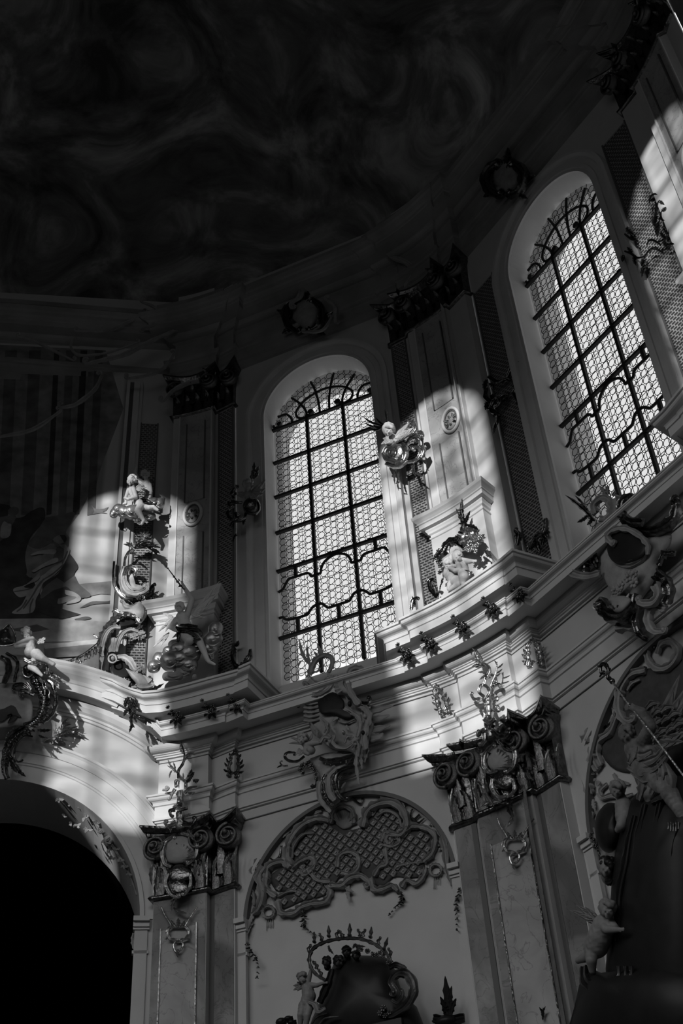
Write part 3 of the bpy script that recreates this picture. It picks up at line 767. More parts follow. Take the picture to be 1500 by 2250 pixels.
# ------------------------------------------------------------------ pilasters: marble shafts, pale panels, gilded beads
def pier_off(fp, fr, s):
    """depth of the pier face (in the pier frame) at s"""
    best = None
    for a, b in zip(fp, fp[1:]):
        A = V((a.x, a.y, 0)) - fr.o; B = V((b.x, b.y, 0)) - fr.o; sa, sb = A.dot(fr.d), B.dot(fr.d)
        if min(sa, sb) <= s <= max(sa, sb) and abs(sb - sa) > .03:
            t = (s - sa) / (sb - sa); o = A.dot(fr.n) + (B.dot(fr.n) - A.dot(fr.n)) * t
            best = o if best is None else max(best, o)
    return best if best is not None else 0
def face_strip(mb, fp, fr, s0, s1, z0, z1, th, n=6, back=0):
    """slab lying on the pier face, following its curve"""
    P = []
    for i in range(n + 1):
        s = s0 + (s1 - s0) * i / n; P.append((s, pier_off(fp, fr, min(max(s, s0 + .004), s1 - .004))))
    b = len(mb.v)
    for z in (z0, z1):
        for s, o in P: mb.v.append(fr.p(s, o + th, z))
        for s, o in P: mb.v.append(fr.p(s, o - .01, z))
    m_ = n + 1
    for i in range(n):
        f0, f1 = b + i, b + i + 1; t0, t1 = f0 + 2 * m_, f1 + 2 * m_
        mb.f += [(f0, f1, t1, t0), (f0 + m_, f1 + m_, f1, f0), (t0, t1, t1 + m_, t0 + m_)]
    mb.f += [(b, b + 2 * m_, b + 3 * m_, b + m_), (b + n, b + n + m_, b + n + 3 * m_, b + n + 2 * m_)]
def faces_of(fp, fr):
    """(s0, s1) of the left strip, the main face and the right strip of a pier"""
    S = [(V((q.x, q.y, 0)) - fr.o).dot(fr.d) for q in fp]
    return S
def pilaster(fr, fp, where, main, strips):
    t = thing('pilaster', where, 'pilaster', fr.p(0, 0, 0), group='lower pilasters', kind='structure')
    a, b = main
    mb = MB(); face_strip(mb, fp, fr, a + .01, b - .01, 0, 11.02, .012); mb.build('marble_shaft', 'marble_dark', t)
    w = b - a; pa, pb = a + w * .17, b - w * .17
    mb = MB(); face_strip(mb, fp, fr, pa, pb, 0, 10.45, .022); mb.build('pale_panel', 'marble_pale', t)
    for q in (pa, pb):
        mb = MB(); face_strip(mb, fp, fr, q - .011, q + .011, 0, 10.48, .04, n=1); mb.build('gilded_bead', 'gilt_dark', t)
    for (x, y) in strips:
        mb = MB(); face_strip(mb, fp, fr, x + .02, y - .02, 0, 11.02, .012, n=2); mb.build('marble_strip', 'marble_dark', t)
        e0, e1 = (y - .09, y - .005) if x < a else (x + .005, x + .09)
        mb = MB(); face_strip(mb, fp, fr, e0, e1, 0, 11.02, .02, n=1); mb.build('dark_edge', 'line_paint', t)
    return t
S2 = faces_of(FP2, P2); S1 = faces_of(FP1, P1); S3 = faces_of(FP3, P3)
MAIN1, STR1 = (S1[2], S1[10]), [(S1[11], S1[12])]
MAIN2, STR2 = (S2[3], S2[11]), [(S2[1], S2[2]), (S2[12], S2[13])]
MAIN3, STR3 = (S3[3], S3[11]), [(S3[1], S3[2]), (S3[12], S3[13])]
pilaster(P1, FP1, 'veined marble pilaster beside the great dark arch', MAIN1, STR1)
pilaster(P2, FP2, 'veined marble pilaster between the crowned altar and the dark altar', MAIN2, STR2)

# ------------------------------------------------------------------ capitals
def leaf_mesh():
    """upright acanthus leaf, local: x right, y out of the wall, z up; 1 high"""
    N = 9; vs = []; fs = []
    for i in range(N + 1):
        t = i / N; w = .34 * (1 - .25 * abs(math.sin(math.pi * 3.5 * t))) * math.sin(math.pi * min(1, .35 + .65 * t)) ** .6 + .02
        y = .06 + .12 * t + (.26 * ((t - .62) / .38) ** 2 if t > .62 else 0); z = t if t < .85 else .85 + (t - .85) * .2
        for q, h in ((-1, -.02), (-.55, .07), (0, .02), (.55, .07), (1, -.02)): vs.append((w * q, y + h, z))
    T = len(vs); vs += [(x, y - .05, z) for x, y, z in vs]
    for i in range(N):
        for j in range(4): a = i * 5 + j; fs += [(a, a + 1, a + 6, a + 5), (T + a, T + a + 5, T + a + 6, T + a + 1)]
        fs += [(i * 5, i * 5 + 5, T + i * 5 + 5, T + i * 5), (i * 5 + 4, T + i * 5 + 4, T + i * 5 + 9, i * 5 + 9)]
    fs.append((N * 5, N * 5 + 1, N * 5 + 2, N * 5 + 3, N * 5 + 4, T + N * 5 + 4, T + N * 5 + 3, T + N * 5 + 2, T + N * 5 + 1, T + N * 5))
    return mesh_data('acanthus_leaf', vs, fs, 'gilt_dark', True)
LEAF = leaf_mesh()
def volute_mesh(sgn):
    mb = MB(); pts = []; rad = []
    for i in range(46):
        t = i / 45; a = sgn * (-math.pi * .5 - t * 2 * math.pi * 2.1); r = 1 - .88 * t ** .85
        pts.append(V((math.cos(a) * r, .25 + .45 * t, -math.sin(a) * r * sgn * sgn))); rad.append(.135 * (1 - .5 * t))
    tube_pts(mb, pts, .1, 6, rad=rad, flat=2.0, up=V((0, 1, 0)))
    sphere_into(mb, pts[-1] + V((0, .1, 0)), V((.22, 0, 0)), V((0, .3, 0)), V((0, 0, .22)), 8, 6)
    n = 20; b = len(mb.v)                           # drum behind the spiral
    for o_, r in ((-.4, .95), (.25, .98)): mb.v += [V((r * math.cos(2 * math.pi * i / n), o_, r * math.sin(2 * math.pi * i / n))) for i in range(n)]
    mb.f += [(b + i, b + (i + 1) % n, b + n + (i + 1) % n, b + n + i) for i in range(n)] + [tuple(b + n + i for i in range(n))]
    return mesh_data('volute', mb.v, mb.f, 'gilt_dark', True)
VOL = {1: volute_mesh(1), -1: volute_mesh(-1)}
def inst(name, me, parent, fr, s, o, z, sx, sy, sz, tilt=0):
    ob = bpy.data.objects.new(name, me); COL.objects.link(ob); ob.parent = parent
    mm = fr.mat(s, o, z) @ Matrix.Rotation(tilt, 4, 'Y') @ Matrix.Diagonal((sx, sy, sz, 1)); mm.translation -= WL[parent]; ob.matrix_local = mm; WL[ob] = WL[parent]; return ob
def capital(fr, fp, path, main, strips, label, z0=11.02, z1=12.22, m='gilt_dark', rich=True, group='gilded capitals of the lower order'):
    t = thing('capital', label, 'capital', fr.p(0, 0, z0), group=group)
    h = z1 - z0
    mb = MB(); sweep(mb, fp, [(0, z0 - .05), (.05, z0 - .045), (.075, z0 - .01), (.05, z0 + .03), (.03, z0 + .035), (.03, z0 + .05), (0, z0 + .055)]); mb.build('astragal', m, t, True)
    mb = MB(); sweep(mb, fp, [(.012, z0), (.02, z0 + h * .5), (.06, z0 + h * .8), (.12, z1 - .14)]); mb.build('bell', m, t)
    for x, y in [main] + list(strips):          # concave abacus with horned corners over each face
        pts = []; w_ = y - x
        for i in range(13):
            q = i / 12; s_ = x - .07 + (w_ + .14) * q; e = abs(2 * q - 1) ** 2.2
            P_ = fr.p(s_, pier_off(fp, fr, min(max(s_, x + .01), y - .01)) + .02 + .15 * e, 0); pts.append(V((P_.x, P_.y)))
        nb = V((fr.n.x, fr.n.y)); pts = [pts[0] - nb * .3] + pts + [pts[-1] - nb * .3]
        mb = MB(); sweep(mb, pts, [(.0, z1 - .17), (.03, z1 - .165), (.035, z1 - .12), (.06, z1 - .11), (.09, z1 - .05), (.10, z1 - .04), (.10, z1), (-.2, z1 + .01)]); mb.build('abacus', m, t)
    def row(s0, s1, n, z, hh, w, out=0.0):
        for i in range(n):
            s = s0 + (s1 - s0) * (i + .5) / n; inst('acanthus_leaf', LEAF, t, fr, s, pier_off(fp, fr, s) + out, z, w, hh * .75, hh)
    a, b = main
    row(a, b, 4, z0 + .03, h * .42, .36); row(a + .05, b - .05, 3, z0 + .25, h * .52, .34, .02)
    for x, y in strips: row(x, y, 2, z0 + .03, h * .42, .30); row(x + .05, y - .05, 1, z0 + .25, h * .52, .34, .02)
    vr = h * .185
    spots = [(a + .06, -1), (b - .06, 1)]
    for x, y in strips: spots.append((x + .07, -1) if x < a else (y - .07, 1))
    for s, q in spots: inst('volute', VOL[q], t, fr, s, pier_off(fp, fr, min(max(s, a), b) if a < s < b else s) + .12, z1 - .15 - vr, vr, vr * .8, vr)
    if rich:
        for s in (a + .16, b - .16):
            for k in range(3): inst('acanthus_leaf', LEAF, t, fr, s + (k - 1) * .09, pier_off(fp, fr, s) + .05, z0 + .5, .16, .3, .42, tilt=(k - 1) * .3)
    return t
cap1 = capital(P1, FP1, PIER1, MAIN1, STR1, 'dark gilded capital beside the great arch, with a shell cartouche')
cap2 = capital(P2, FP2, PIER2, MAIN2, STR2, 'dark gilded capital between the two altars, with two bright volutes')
# shell cartouche in the middle of each capital, sketched on the middle pier and copied
def shield(pen, t):
    p = pen
    p.plate('shell_shield', [(380, 720), (440, 690), (500, 700), (530, 760), (515, 830), (470, 850), (400, 850), (362, 800)], o=.06, th=.08, dome=.05, m='lattice', parent=t)
    p.fan('shell_rib', 400, 830, 20, 120, -75, 0, 6, o=.16, m='gilt', parent=t)
    p.scroll('shield_frame', [(400, 690), (355, 740), (345, 810), (380, 860), (430, 850)], (9, 13, 9), o=.15, c0=(1, 12, 1), m='gilt', parent=t)
    p.scroll('shield_frame', [(440, 660), (500, 680), (540, 740), (530, 820), (490, 860)], (9, 13, 9), o=.15, c1=(1, 10, 1), m='gilt', parent=t)
    p.plate('shield_boss', [(390, 880), (440, 850), (510, 860), (530, 910), (500, 960), (440, 960), (395, 930)], o=.1, th=.06, dome=.03, m='gilt_dark', parent=t)
    p.scroll('boss_scroll', [(400, 900), (395, 950), (430, 1010), (480, 1010)], (8, 12, 8), o=.18, c1=(1.2, 16, -1), m='gilt', parent=t)
    p.scroll('boss_scroll', [(520, 900), (535, 960), (500, 1010)], (8, 10, 6), o=.18, c1=(1, 12, 1), m='gilt', parent=t)
    p.leaf(500, 1010, 520, 1130, 26, .2, .1, .08, m='gilt_dark', parent=t); p.leaf(520, 1100, 480, 1190, 16, -.3, .06, .08, m='gilt', parent=t)
    p.leaf(340, 900, 420, 1060, 22, .3, .14, .06, m='gilt', parent=t); p.leaf(440, 1040, 330, 1080, 16, .3, .14, .06, m='gilt', parent=t)
    for x, y, x2, y2 in ((560, 860, 575, 940), (540, 760, 600, 740), (610, 860, 640, 900), (740, 720, 730, 860), (800, 680, 810, 820), (290, 900, 320, 1040), (150, 960, 170, 1150)): p.leaf(x, y, x2, y2, 13, .2, .14, .08, m='gilt', parent=t)
shield(Pen(cap2, P2, -.13, 940, 1390, 2.8), cap2)
def shield1(p, t):
    p.plate('shell_shield', [(200, 680), (240, 645), (320, 640), (372, 690), (365, 750), (340, 790), (230, 800), (195, 750)], o=.06, th=.08, dome=.05, m='lattice', parent=t)
    p.fan('shell_rib', 280, 780, 10, 95, -85, -5, 6, o=.16, m='gilt', parent=t)
    p.scroll('shield_frame', [(240, 640), (200, 670), (180, 730), (190, 800), (230, 820)], (8, 12, 8), o=.15, c0=(1, 12, 1), m='gilt', parent=t)
    p.scroll('shield_frame', [(290, 620), (350, 640), (385, 690), (375, 760), (340, 800)], (8, 12, 8), o=.15, c1=(1, 10, 1), m='gilt', parent=t)
    p.plate('shield_boss', [(215, 830), (280, 800), (345, 830), (350, 880), (300, 910), (240, 910), (205, 880)], o=.1, th=.06, dome=.03, m='gilt_dark', parent=t)
    p.plate('shield_boss', [(200, 920), (270, 880), (335, 920), (320, 970), (270, 990), (220, 970)], o=.1, th=.06, dome=.03, m='gilt_dark', parent=t)
    p.scroll('boss_scroll', [(215, 860), (200, 920), (225, 980), (270, 1000)], (7, 10, 7), o=.18, c1=(1.2, 14, -1), m='gilt', parent=t)
    p.scroll('boss_scroll', [(345, 860), (345, 930), (310, 985)], (7, 9, 6), o=.18, c1=(1, 10, 1), m='gilt', parent=t)
    p.leaf(280, 980, 240, 1080, 18, .3, .08, .08, m='gilt', parent=t); p.leaf(245, 1060, 325, 1085, 12, .3, .06, .08, m='gilt', parent=t)
    for x, y, x2, y2 in ((380, 780, 385, 900), (430, 740, 440, 880), (360, 680, 390, 640), (500, 760, 490, 880), (560, 760, 550, 880), (620, 700, 615, 860), (160, 820, 185, 920), (120, 800, 125, 930)): p.leaf(x, y, x2, y2, 11, .2, .14, .08, m='gilt', parent=t)
shield1(Pen(cap1, P1, -.13, 290, 1600, 2.689), cap1)

# upper order: capitals under the dome, lost in the dark
for fr, fp, path, mn, st, lb in ((P1, FP1, PIER1, MAIN1, STR1, 'dim upper capital above the pier with the angel'), (P2, FP2, PIER2, MAIN2, STR2, 'dim upper capital above the pier with the two seated putti'), (P3, FP3, PIER3, MAIN3, STR3, 'dim upper capital at the top right, above the slanted window')):
    capital(fr, fp, path, mn, st, lb, 22.35, 23.5, rich=False, group='gilded capitals of the upper order')

# ------------------------------------------------------------------ upper piers: panels, attic blocks, lattice strips, medallions
def upper_pier(fr, fp, main, label, zt=22.3):
    t = thing('upper_pilaster', label, 'pilaster', fr.p(0, 0, 14.5), group='upper pilasters', kind='structure')
    a, b = main; w = b - a
    mb = MB(); face_strip(mb, fp, fr, a + w * .17, b - w * .02, 17.0, zt, .012); mb.build('marble_shaft', 'marble_pale', t)
    x0, x1 = a + w * .36, b - w * .18
    mb = MB(); face_strip(mb, fp, fr, x0, x1, 17.0, 18.75, .03); mb.build('lower_panel', 'marble_pale', t)
    mb = MB(); face_strip(mb, fp, fr, x0, x1, 19.68, zt - .3, .03); mb.build('upper_panel', 'marble_pale', t)
    for q in (x0, x1):
        for za, zb_ in ((17.0, 18.75), (19.68, zt - .3)):
            mb = MB(); face_strip(mb, fp, fr, q - .012, q + .012, za, zb_, .05, n=1); mb.build('panel_bead', 'line_paint', t)
    for q in (a + w * .17, b - .02):
        mb = MB(); face_strip(mb, fp, fr, q - .014, q + .014, 17.0, zt, .03, n=1); mb.build('edge_bead', 'stucco_trim', t)
    return t
upper_pier(P1, FP1, MAIN1, 'pale marble upper pilaster above the angel'); upper_pier(P2, FP2, MAIN2, 'pale marble upper pilaster lit by the sun between the windows'); upper_pier(P3, FP3, MAIN3, 'pale marble upper pilaster at the right picture edge')
ATT = [(.02, 14.4), (.02, 14.62), (.0, 14.64), (.0, 16.5), (.02, 16.51), (.02, 16.54), (.0, 16.55), (.0, 16.6), (.03, 16.62), (.04, 16.66), (.06, 16.69), (.06, 16.72), (.13, 16.725), (.13, 16.82), (.15, 16.83), (.15, 16.86), (.18, 16.90), (.21, 16.93), (.22, 17.0), (-.1, 17.03)]
for nm, p, fr in (('left', PIER1, P1), ('middle', PIER2, P2), ('right', PIER3, P3)):
    pp = list(p[1:10] if nm == 'left' else p[3:12]); n2 = V((fr.n.x, fr.n.y))
    pp = [pp[0] - n2 * .3] + pp + [pp[-1] - n2 * .3]
    mb = MB(); sweep(mb, pp, ATT); o = mb.build('trim_attic_' + nm, 'stucco_trim'); o['kind'] = 'structure'
def lattice_strip(fr, offf, s0, s1, z0, z1, label):
    t = thing('lattice_strip', label, 'relief panel', fr.p((s0 + s1) / 2, offf(s0), z0), group='lattice strips beside the windows', kind='structure')
    mb = MB(); mb.quad(fr.p(s0, offf(s0) + .006, z0), fr.p(s1, offf(s1) + .006, z0), fr.p(s1, offf(s1) + .006, z1), fr.p(s0, offf(s0) + .006, z1)); mb.build('ground', 'lattice', t)
    mb = MB(); bw, bh = .095, .062; r = 0; z = z0 + .02
    while z < z1 - bh:
        s = s0 + .02 - (bw / 2 if r % 2 else 0)
        while s < s1 - .02:
            a, b = max(s, s0 + .02), min(s + bw * .72, s1 - .02)
            if b - a > .02:
                q = lambda S_, o_, Z_: fr.p(S_, offf(S_) + o_, Z_)
                mb.add([q(a, .006, z), q(b, .006, z), q(b, .03, z + bh * .22), q(a, .03, z + bh * .22), q(a, .006, z + bh * .45), q(b, .006, z + bh * .45)], [(0, 1, 2, 3), (3, 2, 5, 4), (0, 3, 4), (1, 5, 2)])
            s += bw
        z += bh; r += 1
    mb.build('woven_relief', 'lattice_ground', t, kind='stuff')
    for q in (s0, s1):
        mb = MB(); fr.box(mb, q - .014, q + .014, offf(q) - .02, offf(q) + .03, z0, z1); mb.build('border_bead', 'line_paint', t)
def po(fp, fr, lo, hi): return lambda s: pier_off(fp, fr, min(max(s, lo + .01), hi - .01))
lattice_strip(P1, po(FP1, P1, *STR1[0]), STR1[0][0] + .1, STR1[0][1] - .01, 14.5, 22.3, 'dark woven lattice strip left of the middle window')
lattice_strip(P2, po(FP2, P2, *STR2[0]), STR2[0][0] + .01, STR2[0][1] - .06, 14.5, 22.3, 'sunlit woven lattice strip right of the middle window')
lattice_strip(B2, lambda s: WALL_O, 1.69, 2.3, 14.5, 22.3, 'dark woven lattice strip right of the slanted window')
lattice_strip(B2, lambda s: WALL_O, -2.3, -1.69, 14.5, 22.3, 'dark woven lattice strip left of the slanted window')
lattice_strip(B0, lambda s: 0, 2.03, 2.40, 14.9, 22.3, 'sunlit woven lattice strip behind the cloud with putti')
def medallion(fr, fp, s, z, label):
    o = pier_off(fp, fr, s) + .012
    t = thing('medallion', label, 'medallion', fr.p(s, o, z - .3), group='oval medallions on the upper pilasters')
    mb = MB(); n = 28
    def ell(rx, rz, oo): return [fr.p(s + rx * math.cos(2 * math.pi * i / n), o + oo, z + rz * math.sin(2 * math.pi * i / n)) for i in range(n)]
    tube_pts(mb, ell(.19, .30, .03), .035, 7, closed=True, up=fr.n.copy()); mb.build('rim', 'stucco_trim', t, True)
    mb = MB(); b = ell(.18, .29, .012); mb.add(b + [fr.p(s, o + .03, z)], [(i, (i + 1) % n, n) for i in range(n)]); mb.build('field', 'stucco_grey', t)
    mb = MB(); tube_pts(mb, ell(.145, .245, .03), .012, 5, closed=True, up=fr.n.copy()); mb.build('inner_ring', 'line_paint', t, True)
    for k in range(9):
        a = 2 * math.pi * k / 9 + .3; inst('acanthus_leaf', LEAF, t, fr, s + .02 * math.cos(a), o + .01, z + .02 * math.sin(a), .12, .1, .16 + .05 * (k % 2), tilt=a)
medallion(P1, FP1, .06, 19.30, 'dim oval medallion above the raised wing of the angel'); medallion(P2, FP2, .16, 19.16, 'sunlit oval medallion between the two windows'); medallion(P3, FP3, .1, 19.2, 'oval medallion cut by the right picture edge')
#PART3
# ------------------------------------------------------------------ gilded crest rising from each capital over the entablature
def root_at(name, label, cat, pen_fr, off, u, v, group=None): return thing(name, label, cat, pen_fr.px(u, v, off), group)
t = root_at('capital_crest', 'gilded rocaille crest over the capital between the two altars, reaching the frieze', 'ornament', P2, 0, 1080, 1640, 'crests above the capitals')
p = Pen(t, P2, .05, 940, 1390, 2.8, 'gilt')
p.scroll('stem', [(385, 640), (380, 560), (375, 470), (370, 400)], (24, 22, 18), o=.02, flat=.9, gad=.12, gn=9)
p.scroll('ring', [(345, 395), (315, 365), (330, 325), (365, 335), (378, 370), (360, 400)], 8, o=.06, m='gilt')
p.scroll('upper_stem', [(345, 330), (360, 280), (380, 240), (370, 205), (335, 185)], (8, 8, 5), o=.05)
for a in ((335, 190, 262, 100, 13, .25), (330, 190, 290, 105, 12, -.2), (335, 200, 255, 170, 12, .3), (330, 205, 268, 215, 11, .3), (345, 210, 290, 220, 10, .3), (350, 300, 345, 235, 10, .2)): p.leaf(*a, o=.06)
p.scroll('twig', [(385, 330), (400, 290), (420, 240), (425, 180)], (7, 5, 3), o=.05)
for a in ((415, 250, 455, 220, 6, .2), (410, 270, 445, 245, 6, .2), (420, 220, 460, 185, 6, .2), (422, 200, 405, 170, 5, .2)): p.leaf(*a, o=.05)
p.scroll('side_scroll', [(395, 345), (410, 325), (440, 320)], (8, 10, 8), o=.05, c1=(1, 10, 1)); p.flower(410, 310, 16, .06)
p.scroll('side_scroll', [(320, 410), (285, 410), (265, 380)], (10, 8, 6), o=.05, c1=(1, 8, 1)); p.leaf(300, 410, 300, 455, 12, .3, .05)
p.scroll('side_scroll', [(400, 420), (425, 400), (430, 410)], (9, 8, 6), o=.06, c1=(1, 8, 1)); p.scroll('side_scroll', [(400, 470), (430, 480), (435, 460)], (10, 9, 6), o=.06, c1=(1, 9, -1))
p.scroll('collar', [(345, 530), (380, 555), (415, 530)], (10, 14, 10), o=.12); p.ball(380, 530, 20, 18, .09, .08); p.scroll('side_scroll', [(350, 600), (310, 630), (305, 610)], (12, 9, 6), o=.1, c1=(1, 9, 1))
p.scroll('base_scroll', [(400, 600), (430, 640), (480, 640), (500, 620)], (14, 14, 10), o=.12, c1=(1, 12, -1), m='gilt_dark'); p.scroll('base_scroll', [(350, 620), (350, 660), (330, 690)], (14, 12, 9), o=.12, c1=(1, 10, 1))
for a in ((420, 640, 470, 690, 14, .3), (440, 610, 470, 560, 14, -.3), (300, 640, 320, 600, 10, .2)): p.leaf(*a, o=.1)

t = root_at('capital_crest', 'gilded rocaille crest over the capital beside the great arch, reaching the frieze', 'ornament', P1, 0, 395, 1830, 'crests above the capitals')
p = Pen(t, P1, .05, 290, 1600, 2.689, 'gilt')
p.scroll('stem', [(285, 590), (285, 520), (285, 440), (285, 370)], (22, 20, 17), o=.02, gad=.12, gn=9)
p.scroll('ring', [(262, 350), (258, 315), (285, 300), (315, 320), (315, 355)], 8, o=.06)
p.scroll('upper_stem', [(275, 300), (275, 250), (300, 210), (310, 160), (290, 80)], (7, 7, 3), o=.05, m='gilt_dark')
for a in ((305, 180, 370, 150, 11, -.3), (300, 200, 355, 165, 10, -.3), (300, 150, 295, 85, 10, -.3), (270, 270, 205, 225, 8, .2), (270, 265, 215, 180, 8, -.2), (250, 260, 240, 200, 7, .2), (235, 250, 222, 295, 6, .2), (330, 290, 350, 240, 16, .2), (340, 300, 370, 260, 16, -.2), (360, 310, 395, 300, 16, .3), (320, 320, 345, 280, 14, .2)): p.leaf(*a, o=.06, m='gilt_dark' if a[0] > 310 else None)
p.scroll('side_scroll', [(310, 385), (340, 355), (385, 345)], (9, 8, 4), o=.07); p.scroll('side_scroll', [(255, 360), (235, 390), (225, 420)], (9, 8, 5), o=.07, c1=(1, 8, 1)); p.leaf(330, 380, 372, 375, 10, .3, .06)
p.scroll('collar', [(245, 460), (285, 480), (330, 470)], (9, 12, 8), o=.1); p.ball(285, 445, 20, 16, .09, .08)
p.scroll('side_scroll', [(255, 480), (225, 490), (230, 520)], (11, 10, 6), o=.1, c1=(1, 9, -1), m='gilt_dark'); p.scroll('base_scroll', [(300, 560), (350, 570), (375, 540)], (14, 12, 9), o=.12, c1=(1, 11, -1), m='gilt_dark'); p.scroll('base_scroll', [(260, 560), (215, 580), (195, 560)], (13, 11, 8), o=.12, c1=(1, 11, 1))
for a in ((250, 540, 235, 620, 12, .3), (330, 600, 370, 640, 14, .3), (300, 520, 345, 500, 10, .2)): p.leaf(*a, o=.1)
t = root_at('scroll_boss', 'small snail-shaped scroll on the moulding left of the capital crest', 'ornament', P1, 0, 362, 1732)
p = Pen(t, P1, .05, 290, 1600, 2.689, 'gilt'); p.scroll('snail', [(180, 365), (205, 365)], (5, 8), o=.02, c1=(1.3, 11, -1), m='stucco_grey')

# small frieze ornaments
def frieze_orn(fr, off, x0, y0, k, label, pts, m='gilt'):
    t = root_at('frieze_ornament', label, 'ornament', fr, off, x0 + pts[0][0] / k, y0 + pts[0][1] / k, 'openwork ornaments on the frieze')
    p = Pen(t, fr, off, x0, y0, k, m)
    (bx, by), (tx, ty), w = pts        # base, tip, half width of the opening
    dx, dy = tx - bx, ty - by; nx, ny = -dy / math.hypot(dx, dy), dx / math.hypot(dx, dy)
    P_ = lambda a, b: (bx + dx * a + nx * b * w, by + dy * a + ny * b * w)
    for s in (-1, 1):
        p.scroll('frame_scroll', [P_(.12, s * .2), P_(.3, s * 1.1), P_(.5, s * .9), P_(.72, s * .8), P_(.82, 0)], (w * .3, w * .38, w * .25), o=.02, gad=.15, gn=7)
        p.scroll('foot_scroll', [P_(.25, s * .9), P_(.08, s * 1.2), P_(.02, s * .8)], (w * .3, w * .3, w * .2), o=.02, c1=(1, w * .3, s))
        for a, b, c, d in ((.35, 1.1, .5, 2.2), (.2, 1.2, .28, 2.3), (.45, 1.0, .66, 1.8), (.7, .8, .82, 1.3)): p.leaf(*P_(a, s * b), *P_(c, s * d), w * .33, .25 * s, .02)
    for a, b, c, d in ((.78, 0, 1.0, 0), (.8, .2, .95, .5), (.8, -.2, .95, -.5)): p.leaf(*P_(a, b), *P_(c, d), w * .4, .1, .04)
    p.ball(*P_(.82, 0), w * .4, None, .03, .03)
frieze_orn(P1, .0, 290, 1600, 2.689, 'dim openwork ornament on the frieze left of the middle cartouche', [(595, 295), (612, 115), 26], 'gilt_dark')
frieze_orn(P2, -.1, 940, 1390, 2.8, 'sunlit openwork ornament on the frieze left of the crested capital', [(105, 505), (45, 310), 24])
frieze_orn(P2, -.2, 940, 1390, 2.8, 'openwork ornament on the frieze right of the sunlit crest', [(660, 215), (640, 25), 34])

# drop ornaments on the pilaster panels
def drop_orn(fr, off, x0, y0, k, label, c, s):
    t = root_at('drop_ornament', label, 'ornament', fr, off, x0 + c[0] / k, y0 + c[1] / k, 'ornaments hanging on the pilaster panels')
    p = Pen(t, fr, off, x0, y0, k, 'gilt'); X = lambda a, b: (c[0] + a * s, c[1] + b * s)
    p.scroll('ring', [X(-20, -40), X(-52, -25), X(-62, 10), X(-45, 40), X(-15, 42)], (7 * s, 9 * s, 6 * s), o=.02, gad=.15, gn=6, c1=(1, 8 * s, 1)); p.scroll('ring', [X(20, -40), X(52, -25), X(64, 5), X(45, 38), X(10, 46)], (7 * s, 9 * s, 6 * s), o=.02, gad=.15, gn=6)
    for q in (-1, 1):
        p.scroll('tendril', [X(q * 40, -35), X(q * 60, -70), X(q * 85, -110), X(q * (100 if q < 0 else 115), -150)], (6 * s, 5 * s, 4 * s), o=.02); p.leaf(*X(q * 10, -30), *X(q * 40, -75), 12 * s, .2 * q, .03); p.leaf(*X(q * 50, 30), *X(q * 75, 45), 8 * s, .2, .02)
    p.leaf(*X(0, -30), *X(0, -85), 16 * s, .05, .03); p.scroll('pendant', [X(-8, 45), X(-28, 75), X(-20, 110), X(-2, 130)], (6 * s, 7 * s, 4 * s), o=.02); p.scroll('pendant', [X(8, 45), X(28, 70), X(20, 100), X(0, 120)], (6 * s, 7 * s, 4 * s), o=.02); p.leaf(*X(0, 100), *X(0, 150), 12 * s, .2, .02); p.ball(*X(0, 50), 8 * s, None, .03, .03)
drop_orn(P1, -.1, 290, 1600, 2.689, 'gilded drop ornament on the pilaster panel beside the great arch', (272, 1205), 1.0)
drop_orn(P2, -.1, 1000, 1450, 3, 'gilded drop ornament on the pilaster panel between the two altars', (390, 1215), 1.12)
t = root_at('leaf_sprig', 'small dark leaf sprig low on the pilaster between the altars', 'ornament', P2, -.1, 1190, 2230)
p = Pen(t, P2, -.1, 1000, 1750, 3, 'gilt_dark')
for a in ((575, 1460, 545, 1390, 10, .3), (575, 1460, 600, 1385, 10, -.3), (575, 1470, 575, 1390, 8, .1), (575, 1440, 578, 1475, 7, .1)): p.leaf(*a)

# ------------------------------------------------------------------ flower bunches under the pier cornices
def rosette(fr, u, v, off, label, k=1.0):
    t = root_at('flower_bunch', label, 'ornament', fr, off, u, v, 'gilded flower bunches under the pier cornices')
    p = Pen(t, fr, off, u - 20 * k, v - 20 * k, 1 / k, 'gilt_dark')
    for x, y, r, o in ((20, 22, 9, .1), (10, 14, 7, .05), (30, 18, 7, .08), (24, 8, 6, .12), (12, 28, 7, .02), (30, 30, 7, .03), (6, 4, 6, .2), (-6, -8, 6, .28)): p.flower(x, y, r, o)
    for a in ((20, 30, 16, 48, 6, .2), (26, 30, 36, 44, 6, .2), (10, 30, 0, 40, 5, .2), (34, 20, 46, 22, 5, .2), (8, 12, -8, 14, 5, .2), (4, 0, -10, -16, 5, .2)): p.leaf(*a, o=.05, lift=.03)
for fr, u, v, off, lb in ((P1, 388, 1575, .42, 'flower bunch under the cornice below the angel'), (P1, 463, 1560, .4, 'flower bunch under the cornice, middle of the three below the angel pier'), (P1, 520, 1548, .4, 'flower bunch under the cornice nearest the middle window sill'),
        (P2, 893, 1438, .45, 'flower bunch under the lit cornice nearest the middle window'), (P2, 944, 1413, .42, 'second flower bunch under the lit cornice from the middle window'), (P2, 1014, 1376, .42, 'third flower bunch under the lit cornice from the middle window'), (P2, 1080, 1336, .42, 'fourth flower bunch under the lit cornice, casting a leaf shadow'), (P2, 1140, 1305, .4, 'flower bunch in the dark under the cornice corner near the slanted window')):
    rosette(fr, u, v, off, lb, .75)

